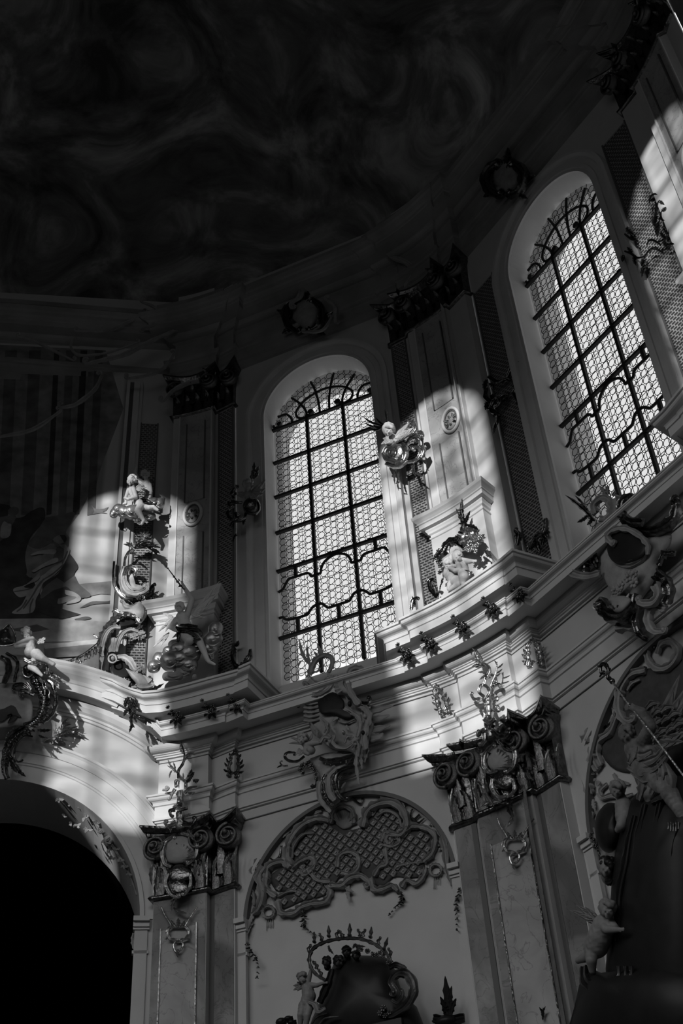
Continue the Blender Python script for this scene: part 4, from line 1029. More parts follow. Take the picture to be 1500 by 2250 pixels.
# ------------------------------------------------------------------ cartouche over the middle wall
t = root_at('cartouche', 'large grey rocaille cartouche below the middle window, overlapping the entablature', 'cartouche', B1, .6, 740, 1640, 'cartouches below the windows')
p = Pen(t, B1, .72, 600, 1390, 5.357, 'stucco_grey')
p.plate('body', [(430, 560), (620, 640), (720, 560), (830, 720), (960, 860), (1100, 960), (1180, 1080), (1130, 1280), (1060, 1500), (900, 1400), (700, 1380), (560, 1260), (460, 1180), (400, 1000), (350, 850), (400, 760)], o=.0, th=.10, dome=.06, sub=4)
p.plate('hollow', [(520, 800), (700, 700), (830, 800), (840, 900), (960, 950), (880, 1020), (700, 960), (560, 950)], o=.22, th=.02, dome=.02, m='altar_dark', sub=4)  # near-black plate: the shade of a hollow put into the colour
p.plate('hollow', [(470, 720), (550, 730), (540, 780), (450, 770)], o=.20, th=.02, dome=.01, m='altar_dark')  # smaller hollow, its shade likewise a near-black plate
p.scroll('arch', [(440, 480), (460, 400), (520, 310), (610, 270), (690, 300), (690, 390), (650, 470)], (34, 26, 20), o=.16, rib=.4)
p.scroll('lower_arc', [(430, 560), (500, 610), (590, 620), (640, 580)], (40, 34, 18), o=.15, c1=(1, 22, -1), rib=.3)
p.scroll('crest_roll', [(460, 740), (560, 720), (650, 660), (700, 590), (690, 520)], (24, 40, 24), o=.2, rib=.3)
p.scroll('left_curl', [(410, 760), (425, 660), (390, 590)], (26, 20, 14), o=.1, c1=(1.1, 24, -1))
p.plate('tongue', [(720, 580), (790, 490), (850, 480), (830, 600), (900, 720), (830, 720), (760, 680)], o=.18, th=.05, dome=.05)
p.fan('rib', 900, 620, 70, 180, 140, 220, 5, o=.24)
p.scroll('great_scroll', [(1010, 850), (920, 720), (880, 600), (890, 480), (950, 420), (1030, 420)], (34, 32, 26), o=.2, c1=(1.1, 26, 1), rib=.35, gad=.06, gn=14)
p.scroll('side_scroll', [(960, 780), (1040, 840), (1120, 830), (1140, 780)], (30, 28, 18), o=.16, c1=(1, 20, -1), rib=.3, m='gilt_dark')
p.scroll('fringe', [(840, 890), (940, 950), (1010, 1010), (1020, 1120), (990, 1230)], (24, 30, 22), o=.22, gad=.12, gn=10)
p.scroll('fringe', [(980, 850), (1080, 900), (1120, 980), (1090, 1100), (1070, 1250), (1090, 1380)], (28, 40, 30), o=.16, gad=.08, gn=12)
for y, dx, l in ((900, 0, 260), (1010, 10, 220), (1130, 10, 230), (1220, 0, 140)): p.scroll('fin', [(1150, y + 20), (1250, y), (1150 + l, y - 40)], (50, 40, 8), o=.02, flat=.35)
for y in (830, 880, 930, 980, 1030): p.scroll('fold', [(360, y), (440, y + 10), (540, y - 5)], (14, 18, 8), o=.16)
for (x, y, x2, y2, w, b) in ((450, 400, 330, 60, 26, -.25), (440, 380, 400, 130, 20, -.1), (440, 390, 300, 270, 18, .3), (330, 330, 300, 400, 12, .2), (520, 300, 470, 220, 18, .2), (560, 280, 510, 130, 22, .1), (600, 270, 550, 170, 18, -.1), (480, 470, 560, 400, 12, .3), (680, 420, 720, 410, 14, .2), (640, 480, 720, 540, 30, .2), (460, 480, 380, 540, 22, .2)): p.leaf(x, y, x2, y2, w, b, .18, .05)
p.scroll('flower_wreath', [(300, 860), (240, 790), (240, 720), (280, 690), (310, 740)], 12, o=.1, gad=.3, gn=8, m='gilt_dark')
for x, y, r in ((290, 720, 18), (310, 790, 22), (270, 830, 20), (330, 840, 22), (300, 870, 18)): p.flower(x, y, r, .12, 'gilt_dark')
p.drops([600, 650, 700], 770, 70, 4, .25, m='altar_dark')
p.scroll('inner_scroll', [(720, 1230), (700, 1290), (760, 1350), (860, 1360), (930, 1310)], (16, 20, 12), o=.28, c0=(1.1, 18, -1), c1=(1, 14, -1), rib=.4)
p.scroll('inner_scroll', [(560, 1290), (600, 1230), (670, 1240), (650, 1190)], (16, 18, 10), o=.28, c0=(1, 16, 1)); p.leaf(680, 1060, 750, 1190, 24, .2, .26, .05); p.leaf(640, 1150, 590, 1060, 22, .2, .26, .05)
p.scroll('inner_scroll', [(840, 1300), (870, 1230), (930, 1220)], (14, 16, 8), o=.28, c1=(1, 12, 1)); p.ball(830, 1180, 16, 26, .04, .26, m='gilt'); p.ball(900, 840, 22, 32, .04, .24, m='altar_dark'); p.ball(1060, 1180, 18, 28, .04, .2, m='altar_dark'); p.ball(1080, 990, 20, 24, .04, .22)
q = Pen(t, B1, .66, 600, 1580, 6.25, 'stucco_grey')
q.plate('lower_body', [(560, 520), (760, 460), (1000, 480), (1110, 470), (1000, 650), (900, 680), (830, 780), (780, 900), (860, 1060), (920, 1130), (800, 1200), (700, 1160), (640, 1000), (650, 800), (590, 700), (500, 560)], o=0, th=.10, dome=.05, sub=4)
q.scroll('left_edge', [(640, 860), (625, 960), (650, 1100), (720, 1200), (790, 1280)], (30, 34, 26), o=.10, gad=.05, gn=16)
q.scroll('dark_flute', [(690, 890), (690, 960), (710, 1060), (760, 1150), (830, 1190)], (24, 30, 20), o=.16, m='gilt_dark'); q.beads([(690, 920), (700, 1000), (730, 1090), (790, 1170)], 8, 9, .26, m='gilt')
q.scroll('dark_flute', [(720, 760), (690, 820), (690, 870)], (20, 26, 14), o=.16, m='gilt_dark')
q.scroll('ribbed_band', [(880, 680), (770, 780), (760, 900), (780, 1020), (850, 1120)], (50, 44, 40), o=.12, gad=.03, gn=24)
q.scroll('dark_scroll', [(1110, 650), (980, 680), (880, 740), (845, 860), (870, 990), (930, 1080), (1010, 1110)], (20, 34, 24), o=.16, c1=(1, 22, -1), m='gilt_dark', rib=.4); q.scroll('dark_scroll', [(1080, 740), (960, 770), (900, 850), (900, 960)], (12, 22, 12), o=.14, m='gilt_dark', rib=.5)
q.leaf(960, 900, 990, 860, 14, .3, .1); q.leaf(930, 950, 960, 880, 16, .3, .1)
q.scroll('hanging_fringe', [(1140, 300), (1150, 460), (1140, 620), (1160, 780), (1175, 900)], (26, 24, 10), o=.2, gad=.25, gn=9); q.scroll('hanging_fringe', [(1190, 280), (1200, 480), (1210, 600), (1220, 690)], (22, 22, 8), o=.18, gad=.25, gn=9); q.scroll('hanging_fringe', [(1280, 330), (1290, 430), (1270, 530), (1255, 600)], (20, 18, 6), o=.14, gad=.2, gn=7)
q.drops([720, 790, 860, 930, 1000], 540, 80, 6, .2, m='gilt_dark'); q.scroll('dark_lip', [(640, 540), (760, 580), (900, 560), (1100, 500)], (20, 34, 20), o=.2, m='gilt_dark')
q.scroll('tail_scroll', [(430, 510), (330, 580), (210, 570), (160, 510), (200, 460), (290, 460)], (14, 18, 12), o=.1, c1=(1, 24, 1), m='gilt_dark', rib=.5); q.scroll('tail_scroll', [(200, 640), (130, 640), (95, 600), (110, 575)], (12, 10, 6), o=.08, c1=(1, 12, 1), m='gilt_dark'); q.leaf(120, 640, 50, 675, 12, .2, .06, m='gilt_dark')
for x, y, r in ((400, 640, 45), (460, 620, 40), (380, 690, 40), (520, 650, 40), (560, 700, 34), (410, 740, 30), (580, 760, 26), (590, 820, 22), (490, 590, 26)): q.flower(x, y, r, .14, 'gilt_dark')
q.scroll('flower_tail', [(590, 800), (600, 870), (570, 930), (540, 930)], (18, 16, 20), o=.1, c1=(1, 12, 1), m='gilt_dark', gad=.2)
for pts in ([(700, 700), (640, 760), (560, 790)], [(860, 760), (900, 880), (960, 960)], [(560, 1000), (640, 1080), (600, 1180)], [(760, 1040), (860, 1060), (960, 1020)], [(440, 1060), (500, 1140), (520, 1230)], [(1040, 940), (1060, 1040), (1040, 1140)], [(980, 1260), (1010, 1360), (1000, 1460)]): p.scroll('carved_ridge', pts, (6, 14, 6), o=.2, flat=1)
for a in ((860, 1090, 900, 1150, 20, .2), (760, 1000, 690, 1060, 26, .2), (1000, 1060, 1010, 1180, 18, .1), (520, 1200, 480, 1120, 24, .2), (900, 1240, 840, 1200, 18, .2), (620, 1250, 660, 1330, 22, .2), (980, 1300, 930, 1390, 20, .2)): p.leaf(*a, o=.2)
# putto at the cartouche
FACE_SCALE[0] = q.u(400, 270)
pt = root_at('putto_bust', 'grey winged child head leaning from the left of the middle cartouche', 'sculpture', B1, .95, 660, 1640)
q2 = Pen(pt, B1, .92, 600, 1580, 6.25, 'stucco_grey')
figure('body', q2, head(400, 265, .06, 72, -.25, .25) + [[(430, 330, .02, 45), (480, 370, .02, 60), (520, 430, 0, 55)], [(470, 350, .05, 36), (590, 330, .08, 30), (650, 330, .06, 24)], [(450, 400, .05, 34), (440, 460, .08, 28), (480, 480, .08, 24)]], pt, m='stucco_grey', vox=1.0)
curls(q2, 400, 265, .06, 74, -.25, .25, pt, 'stucco_grey'); face_eyes(q2, 400, 265, .06, 72, -.25, .25, pt)
for a in ((370, 330, 225, 270, 20, .35), (370, 345, 215, 345, 16, .25), (480, 300, 530, 180, 22, .2), (360, 400, 300, 480, 26, -.3), (400, 420, 340, 500, 24, -.2)): q2.leaf(*a, o=.0, name='wing_feather', lobes=0)

# ------------------------------------------------------------------ cartouche over the right wall
t = root_at('cartouche', 'large dark shell cartouche below the slanted window at the right', 'cartouche', B2, .6, 1390, 1310, 'cartouches below the windows')
p = Pen(t, B2, .72, 1230, 1050, 3.3185, 'stucco_grey')
p.plate('body', [(260, 330), (330, 300), (440, 170), (480, 340), (640, 400), (800, 400), (800, 500), (720, 600), (700, 720), (600, 880), (500, 960), (420, 1000), (330, 960), (380, 850), (300, 700), (280, 500), (230, 430)], o=0, th=.1, dome=.05, sub=4)
p.plate('shell_shade', [(350, 430), (400, 380), (500, 380), (600, 440), (640, 510), (600, 580), (500, 620), (400, 620), (345, 540)], o=.2, th=.03, dome=.02, m='altar_dark')  # shade inside the shell is a near-black plate
p.scroll('shell_lip', [(640, 500), (600, 590), (500, 640), (410, 620)], (10, 18, 10), o=0.14); p.scroll('shell_lip', [(618, 508), (590, 576), (500, 614), (410, 594)], (10, 18, 10), o=0.16); p.scroll('shell_lip', [(596, 516), (580, 562), (500, 588), (410, 568)], (10, 18, 10), o=0.18000000000000002); p.scroll('shell_rim', [(380, 480), (345, 430), (390, 380), (480, 370), (580, 420), (640, 490), (640, 560)], (14, 16, 12), o=.26, c0=(1, 14, -1), gad=.1, gn=16)
p.scroll('ring', [(260, 260), (250, 200), (300, 150), (350, 160), (370, 220), (350, 290), (290, 300)], (18, 18, 14), o=.14, rib=.4)
p.scroll('neck', [(400, 160), (410, 240), (390, 320)], (34, 40, 44), o=.12, gad=.04, gn=14)
p.scroll('dark_scroll', [(600, 330), (500, 320), (455, 250), (460, 170), (510, 140)], (26, 28, 20), o=.2, c1=(1, 16, 1), m='gilt_dark', rib=.4); p.scroll('dark_scroll', [(560, 370), (640, 390), (740, 370), (830, 300), (850, 200), (830, 160)], (16, 34, 18), o=.12, m='gilt_dark', rib=.3, c1=(1, 14, 1))
p.scroll('left_scroll', [(290, 700), (200, 720), (100, 700), (60, 640), (75, 600)], (18, 20, 12), o=.16, c1=(1, 12, 1), rib=.4); p.scroll('left_scroll', [(180, 690), (190, 620), (240, 560)], (22, 30, 14), o=.1, m='gilt_dark', gad=.1)
p.leaf(280, 620, 250, 520, 24, -.2, .12, m='gilt_dark'); p.leaf(270, 660, 190, 570, 20, .2, .1, m='gilt_dark')
for (x, y, x2, y2, w, b) in ((250, 310, 30, 130, 20, .1), (210, 280, 95, 130, 14, .2), (220, 290, 140, 180, 12, .2), (200, 270, 120, 320, 16, -.2), (230, 290, 190, 340, 16, -.3), (330, 130, 280, 60, 20, .2), (350, 120, 350, 50, 20, -.2), (380, 130, 400, 90, 18, .2), (480, 330, 580, 240, 18, -.3)): p.leaf(x, y, x2, y2, w, b, .14, .06, m='gilt_dark' if x < 260 else None)
for i, y in enumerate((420, 460, 500, 540)): p.scroll('fin', [(640, y), (720, y - 12), (820 - i * 12, y - 30)], (24, 18, 6), o=.08, flat=.5, gad=.2, gn=6)
p.scroll('fin_edge', [(840, 550), (760, 560), (720, 640)], (14, 18, 12), o=.08, m='gilt_dark', gad=.2)
for x, y, r in ((500, 720, 32), (540, 700, 26), (540, 765, 30), (400, 820, 26), (440, 790, 28), (430, 830, 20)): p.flower(x, y, r, .24)
p.scroll('lower_scroll', [(320, 930), (360, 990), (450, 1000), (520, 930), (540, 850)], (34, 44, 26), o=.16, m='gilt_dark', c0=(1, 22, -1), gad=.06); p.plate('lower_leaf', [(380, 870), (470, 860), (520, 900), (450, 980), (380, 960)], o=.22, th=.04, dome=.04)
p.scroll('lower_hook', [(700, 780), (720, 850), (680, 910), (600, 915), (570, 890)], (26, 24, 14), o=.2, c1=(1, 14, 1), rib=.3); p.scroll('dark_band', [(700, 700), (770, 760), (800, 840), (780, 920)], (30, 34, 24), o=.14, m='gilt_dark', gad=.12, gn=12)
p.scroll('tail_scroll', [(770, 960), (700, 930), (655, 980), (650, 1060), (690, 1120), (760, 1120)], (22, 26, 16), o=.1, c1=(1, 14, -1), rib=.4); p.scroll('tail_scroll', [(560, 940), (550, 1040), (580, 1140), (640, 1180)], (14, 18, 14), o=.08, m='gilt_dark', gad=.2, gn=12)
p.scroll('fringe', [(430, 1010), (470, 1060), (540, 1080)], (40, 44, 26), o=.02, gad=.1)
FACE_SCALE[0] = p.u(250, 400)
ALT_DEPTH = 1

# ------------------------------------------------------------------ rocaille lunette in the middle blind arch
t = root_at('lunette_relief', 'grey rocaille lunette with diamond lattice filling the middle blind arch', 'relief', B1, .38, 770, 1900, 'rocaille lunettes in the blind arches')
p = Pen(t, B1, .36, 450, 1650, 2.5, 'stucco_grey')
lat = [(350, 690), (420, 640), (480, 650), (475, 560), (520, 470), (620, 400), (700, 390), (760, 430), (860, 420), (900, 330), (980, 295), (1070, 330), (1100, 420), (1180, 430), (1250, 450), (1250, 540), (1200, 600), (1210, 680), (1120, 700), (1040, 690), (990, 740), (930, 730), (960, 640), (900, 640), (850, 660), (760, 690), (700, 720), (680, 780), (610, 810), (520, 830), (430, 870), (405, 830), (470, 770), (390, 770)]
p.plate('lattice_ground', lat, o=0, th=.015, dome=.005, m='lunette_ground', sub=2)
def inside(x, y, poly):
    c = False; j = len(poly) - 1
    for i in range(len(poly)):
        if (poly[i][1] > y) != (poly[j][1] > y) and x < (poly[j][0] - poly[i][0]) * (y - poly[i][1]) / (poly[j][1] - poly[i][1]) + poly[i][0]: c = not c
        j = i
    return c
S_ = .115; dm = MB()
for k, (r, h) in enumerate(((.5, 0), (.5, .02), (.40, .03), (.33, .012), (.20, .012), (.14, .03), (.0, .03))):
    dm.v += [V((r * S_ * a, h, r * S_ * b)) for a, b in ((1, .15), (.15, 1), (-.15, 1), (-1, .15), (-1, -.15), (-.15, -1), (.15, -1), (1, -.15))]
for k in range(6): dm.f += [(k * 8 + i, k * 8 + (i + 1) % 8, k * 8 + 8 + (i + 1) % 8, k * 8 + 8 + i) for i in range(8)]
DIAM = mesh_data('lattice_diamond', dm.v, dm.f, 'stucco_grey')
for i in range(-22, 23):
    for j in range(-22, 23):
        s = -.05 + (i + j) * S_ * .74; z = 11.2 + (i - j) * S_ * .74
        w = B1.p(s, .39, z) - CP; d = w.dot(CF); u_, v_ = 750 + FPX * w.dot(CR) / d, 1125 - FPX * w.dot(CU) / d
        if inside((u_ - 450) * 2.5, (v_ - 1650) * 2.5, lat) and all(inside((u_ + a - 450) * 2.5, (v_ + b - 1650) * 2.5, lat) for a, b in ((7, 0), (-7, 0), (0, 7), (0, -7))): inst('lattice_diamond', DIAM, t, B1, s, .385, z, 1, 1, 1, tilt=0)
G = lambda nm, pts, w=13, **k: p.scroll(nm, pts, tuple(a * .8 for a in w) if isinstance(w, tuple) else w * .8, **{**dict(o=.02, flat=1.25, gad=.12, gn=14), **k})
G('outer_band', [(340, 700), (350, 640), (420, 610), (470, 640)], 20); G('outer_band', [(470, 640), (455, 560), (480, 480), (540, 410), (620, 375), (690, 385)], (26, 24, 18)); G('inner_lip', [(480, 590), (490, 520), (540, 460), (600, 450)], (6, 10, 5), o=.05)
G('outer_band', [(870, 420), (890, 340), (940, 300), (1020, 285), (1080, 320), (1110, 400), (1080, 460), (1020, 460)], (24, 26, 16), c1=(1, 30, -1)); G('inner_lip', [(940, 360), (1000, 330), (1060, 360), (1080, 420)], (7, 10, 5), o=.05)
G('outer_band', [(480, 640), (540, 600), (590, 590), (600, 640), (560, 680)], (16, 20, 14), c1=(1, 22, 1)); G('outer_band', [(1100, 440), (1150, 415), (1220, 430), (1265, 470), (1250, 560), (1200, 610)], 18)
G('outer_band', [(340, 700), (340, 760), (390, 800)], 18); G('bottom_band', [(400, 830), (420, 890), (490, 890), (530, 860), (590, 840), (660, 830), (690, 780), (680, 740)], (18, 20, 16)); G('bottom_band', [(690, 740), (750, 740), (800, 700), (860, 690), (900, 720)], (18, 22, 14), c1=(1, 20, 1))
G('bottom_band', [(910, 700), (930, 760), (980, 760), (1030, 740), (1060, 770)], (18, 20, 14)); G('bottom_band', [(1080, 750), (1110, 710), (1160, 730), (1200, 690), (1215, 640)], (18, 16, 16)); G('eye_ring', [(730, 640), (740, 580), (790, 555), (840, 580), (845, 640), (800, 680), (750, 670)], 14)
G('eye_ring', [(970, 500), (990, 450), (1040, 460), (1070, 500), (1030, 525), (980, 515)], 12); G('divider', [(600, 620), (580, 660), (620, 710), (690, 720)], 14); G('divider', [(990, 540), (1000, 620), (960, 640), (930, 690)], 14); G('divider', [(1040, 690), (1050, 640), (1120, 620), (1200, 610)], (6, 10, 6)); G('divider', [(400, 800), (470, 770), (540, 780)], (6, 10, 6))
for cx, cy, r in ((350, 885, 32), (1268, 655, 32)):
    G('round_opening', [(cx + r * math.cos(a), cy + r * math.sin(a)) for a in [i * math.pi / 5 for i in range(11)]], 9); p.drops([cx - 12, cx - 2, cx + 10, cx + 22], cy + r, 60, 3, .01)
G('crown_boss', [(690, 400), (710, 330), (760, 305), (810, 330), (820, 400)], 16); p.plate('crown_shell', [(720, 400), (730, 340), (770, 320), (810, 350), (810, 410), (760, 430)], o=.01, th=.03, dome=.03, m='stucco_grey'); p.fan('crown_rib', 760, 420, 20, 85, -140, -40, 5, o=.04)
for pts, c1 in (([(690, 380), (680, 330), (640, 320)], (1, 10, -1)), ([(1180, 350), (1140, 380), (1130, 340), (1140, 320)], None), ([(1140, 370), (1170, 395), (1205, 370)], None), ([(420, 520), (410, 580), (380, 600), (360, 590)], None), ([(830, 210), (810, 250), (850, 290), (870, 270)], (1, 8, -1)), ([(850, 380), (880, 350), (870, 310)], None)): G('tendril', pts, (8, 7, 4), c1=c1, m='gilt_dark')
G('side_wing', [(300, 600), (270, 660), (300, 690)], (16, 20, 12)); G('side_wing', [(330, 640), (300, 700), (320, 780), (300, 860), (260, 900)], (22, 26, 14)); G('hook', [(210, 770), (250, 770), (270, 800), (270, 850)], (10, 14, 7)); G('side_wing', [(1250, 380), (1290, 440), (1320, 520), (1330, 620), (1340, 680), (1360, 740)], (14, 24, 10)); G('hook', [(1370, 470), (1340, 480), (1330, 540), (1340, 590)], (8, 14, 8)); G('hook', [(1400, 655), (1370, 665), (1350, 640)], (8, 12, 8))
for a in ((270, 900, 240, 980, 14, .2), (265, 940, 240, 1010, 12, .3), (290, 660, 250, 620, 14, .2), (1230, 360, 1300, 390, 16, .2), (1260, 390, 1320, 420, 14, .2), (790, 740, 800, 830, 14, .2), (760, 740, 820, 770, 12, .2), (480, 430, 430, 480, 10, .2), (560, 370, 540, 400, 12, .2), (640, 330, 600, 350, 12, .2), (980, 280, 960, 250, 12, .2), (1080, 280, 1100, 310, 12, .2)): p.leaf(*a, o=.03)
for x, y in ((325, 655), (330, 690), (355, 640), (305, 780), (1235, 405), (1255, 410), (1290, 540), (1285, 520), (735, 520), (690, 590)): p.ball(x, y, 7, None, .02, .03)
def pendant(fr, off, x0, y0, k, label, pts, m='gilt_dark', n=9):
    t = root_at('flower_garland', label, 'garland', fr, off, x0 + pts[0][0] / k, y0 + pts[0][1] / k, 'hanging flower garlands')
    p = Pen(t, fr, off, x0, y0, k, m); Q = cat2(pts, 8); rnd = random.Random(int(pts[0][0]))
    for i in range(n):
        x, y = Q[int(i * (len(Q) - 1) / (n - 1))]; w = (10 if i < n * .5 else 6) * k / 2.5
        if i % 2 == 0: p.flower(x + rnd.uniform(-4, 4) * k / 2.5, y, w * 1.1, .02)
        for s in (-1, 1): p.leaf(x, y, x + s * w * rnd.uniform(1.2, 2.4), y + w * rnd.uniform(.2, 1.8), w * .5, .3 * s, .01, .03)
pendant(B1, .38, 450, 1650, 2.5, 'flower garland hanging from the left foot of the lunette relief', [(540, 880), (540, 940), (550, 970), (600, 1000)])
pendant(B1, .38, 450, 1650, 2.5, 'flower garland hanging from the right foot of the lunette relief', [(1075, 780), (1080, 820), (1050, 850), (1015, 895)])
pendant(B1, .5, 450, 1650, 2.5, 'flower garland hanging from the impost left of the crown altar', [(235, 1060), (260, 1110), (290, 1170), (285, 1240)])
pendant(B1, .5, 450, 1650, 2.5, 'flower garland hanging from the impost right of the lunette relief', [(1400, 760), (1380, 830), (1380, 900), (1385, 980)])
pendant(B2, .5, 1250, 1650, 3.584, 'flower garland hanging beside the dark altar impost', [(170, 660), (200, 720), (230, 790), (265, 860)])

# imposts of the blind arches and of the great arch, and the dark arch bands
def impost(fr, off, s, w, z, label):
    t = thing('impost', label, 'impost', fr.p(s, off, z - .5), group='imposts of the arches', kind='structure')
    mb = MB()
    for (d, z0, z1) in ((.03, z - .55, z - .50), (.05, z - .16, z - .12), (.08, z - .12, z - .04), (.13, z - .04, z + .04)): fr.box(mb, s - w, s + w, off - .05, off + d, z0, z1)
    mb.build('cap_moulding', 'stucco_trim', t); mb = MB(); fr.box(mb, s - w * .8, s + w * .8, off - .05, off + .03, 0, z - .16); mb.build('shaft', 'stucco', t)
impost(B1, WALL_O, -1.88, .09, 10.4, 'impost left of the crown altar'); impost(B1, WALL_O, 1.74, .09, 10.4, 'impost right of the crown altar'); impost(B2, WALL_O, -2.25, .1, 10.0, 'impost beside the dark altar'); impost(B0, 0, 2.56, .13, 10.72, 'impost of the great dark arch')
for fr, c, hw, zs, nm in ((B1, -.05, 1.78, 10.35, 'trim_arch_band_middle'), (B2, 0, 2.2, 9.95, 'trim_arch_band_right')):
    mb = MB(); ring_sweep(mb, fr, (c, zs), [(WALL_O - .1, hw - .035), (WALL_O + .015, hw - .035), (WALL_O + .015, hw + .03), (WALL_O, hw + .03)], 0, 180, 48); mb.build(nm, 'line_paint')['kind'] = 'structure'
#PART4
# ------------------------------------------------------------------ painted mural on the upper left wall
def mural_mat(nt, b, tc):
    N = nt.nodes.new; L = nt.links.new
    sx = N('ShaderNodeSeparateXYZ'); L(tc.outputs['Object'], sx.inputs[0])
    w = N('ShaderNodeTexWave'); w.wave_type = 'BANDS'; w.bands_direction = 'X'; w.inputs['Scale'].default_value = .55; w.inputs['Distortion'].default_value = 2.2; w.inputs['Detail'].default_value = 3
    mp = N('ShaderNodeMapping'); mp.inputs['Scale'].default_value = (1, 1, .12); L(tc.outputs['Object'], mp.inputs[0]); L(mp.outputs[0], w.inputs['Vector'])
    n = N('ShaderNodeTexNoise'); n.inputs['Scale'].default_value = .9; n.inputs['Detail'].default_value = 7; n.inputs['Distortion'].default_value = .8; L(tc.outputs['Object'], n.inputs['Vector'])
    mr = N('ShaderNodeMapRange'); mr.inputs[1].default_value = 2.2; mr.inputs[2].default_value = 4.4; L(sx.outputs[2], mr.inputs[0])
    mx = N('ShaderNodeMix'); mx.data_type = 'FLOAT'; L(mr.outputs[0], mx.inputs[0]); L(n.outputs['Fac'], mx.inputs[2]); L(w.outputs['Fac'], mx.inputs[3])
    r = N('ShaderNodeValToRGB'); e = r.color_ramp.elements; e[0].position = .2; e[0].color = (.33, .33, .33, 1); e[1].position = .7; e[1].color = (.55, .55, .55, 1)
    L(mx.outputs[0], r.inputs[0]); L(r.outputs[0], b.inputs['Base Color'])
mat('mural_paint', .3, .85, fn=mural_mat, spec=.1)
for nm, v in (('paint_dark', .06), ('paint_mid', .13), ('paint_soft', .22), ('paint_light', .36), ('paint_pale', .5)): mat(nm, v, .85, noise_s=3, noise_amt=.35, spec=.1)
mu = thing('mural', 'painted mural of a kneeling robed man before tall draped columns', 'mural', B0.p(0, .01, 15.4))
mb = MB(); mb.quad(B0.p(-5, .008, 15.2), B0.p(1.66, .008, 15.2), B0.p(1.66, .008, 24.0), B0.p(-5, .008, 24.0)); mb.build('painted_ground', 'mural_paint', mu)
p = Pen(mu, B0, .010, 0, 1060, 3.446, 'paint_mid')
flat_n = [0]
def paint(name, pts, m, sub=4):
    """flat painted shape, a hair's breadth of paint above the ground"""
    flat_n[0] += 1; Q = cat2(pts + [pts[0]], sub)[:-1] if sub else pts; mb = MB(); o = .0009 * flat_n[0]
    mb.add([p.at(x, y, o) for x, y in Q], [tuple(range(len(Q)))]); mb.build(name, m, mu)
paint('painted_hall', [(-1600, -1000), (800, -1000), (760, -100), (690, 60), (620, 200), (560, 290), (500, 380), (520, 480), (200, 760), (-1600, 760)], 'paint_soft', 2)
for x0_, x1_, m_ in ((-140, -60, 'paint_mid'), (20, 110, 'paint_mid'), (200, 290, 'paint_mid'), (390, 430, 'paint_dark'), (480, 540, 'paint_mid'), (590, 640, 'paint_dark'), (700, 760, 'paint_mid')): paint('painted_column', [(x0_ + 20, -1000), (x1_ + 20, -1000), (x1_ - 40, 240), (x0_ - 40, 250)], m_, 0)
paint('painted_curtain', [(-1600, 120), (-60, 150), (60, 250), (160, 265), (230, 220), (300, 190), (340, 210), (330, 300), (230, 420), (190, 560), (200, 700), (100, 740), (-1600, 740)], 'paint_dark')
paint('painted_curtain', [(345, 265), (430, 250), (560, 225), (545, 290), (500, 370), (505, 440), (420, 440), (300, 500), (210, 470), (260, 400)], 'paint_mid')
paint('painted_bowl', [(688, 170), (720, 198), (790, 198), (822, 184), (800, 215), (780, 222), (815, 236), (760, 232), (700, 240), (715, 218)], 'paint_soft', 2)
paint('painted_ground', [(-1600, 740), (100, 735), (240, 720), (330, 900), (480, 960), (470, 1035), (-1600, 1060)], 'paint_dark', 2)
paint('painted_meadow', [(560, 775), (700, 760), (930, 752), (930, 850), (760, 845), (640, 870), (580, 830)], 'paint_soft'); paint('painted_mound', [(600, 950), (700, 900), (820, 898), (930, 850), (930, 905), (720, 922), (640, 945)], 'paint_mid')
paint('painted_floor', [(-1600, 1060), (250, 1030), (460, 1040), (930, 1070), (930, 1200), (-1600, 1200)], 'paint_light', 2); paint('painted_floor_slab', [(60, 1115), (280, 1075), (375, 1112), (220, 1140)], 'paint_mid', 0); paint('painted_pebbles', [(560, 1035), (650, 1015), (690, 1030), (600, 1045)], 'paint_mid')
paint('painted_figure', [(-60, 460), (20, 430), (120, 270), (90, 250), (20, 260), (-60, 300)], 'paint_mid'); paint('painted_head', [(60, 210), (90, 185), (135, 190), (140, 230), (100, 255), (65, 240)], 'paint_mid'); paint('painted_child', [(5, 340), (30, 295), (60, 310), (85, 320), (80, 390), (50, 420), (5, 415)], 'paint_light')
paint('painted_robe', [(520, 530), (560, 580), (590, 640), (560, 700), (600, 780), (660, 830), (620, 880), (500, 860), (470, 960), (480, 1030), (350, 1000), (280, 960), (300, 880), (320, 820), (330, 760), (440, 690), (480, 600)], 'paint_dark')
paint('painted_skirt', [(565, 705), (600, 770), (690, 855), (600, 870), (520, 800), (480, 770)], 'paint_mid'); paint('painted_skirt', [(430, 720), (500, 780), (400, 820), (310, 880), (330, 800)], 'paint_mid')
paint('painted_hem', [(490, 812), (560, 830), (612, 872), (590, 905), (500, 920), (530, 890), (580, 870), (500, 850)], 'paint_light'); paint('painted_hem', [(440, 880), (520, 860), (580, 870), (520, 900), (440, 920)], 'paint_soft')
paint('painted_torso', [(420, 450), (480, 480), (490, 560), (450, 600), (380, 620), (330, 600), (330, 530), (380, 480)], 'paint_soft'); paint('painted_sleeve', [(430, 490), (480, 500), (480, 570), (430, 610), (400, 580)], 'paint_mid')
paint('painted_cloak', [(490, 470), (525, 500), (520, 540), (470, 640), (400, 710), (330, 760), (300, 830), (270, 890), (265, 950), (230, 990), (90, 990), (160, 930), (200, 860), (250, 800), (310, 720), (400, 640), (470, 600)], 'paint_light')
paint('painted_cloak', [(300, 680), (200, 770), (110, 800), (105, 830), (150, 870), (230, 845), (250, 805), (180, 790), (290, 735)], 'paint_light')
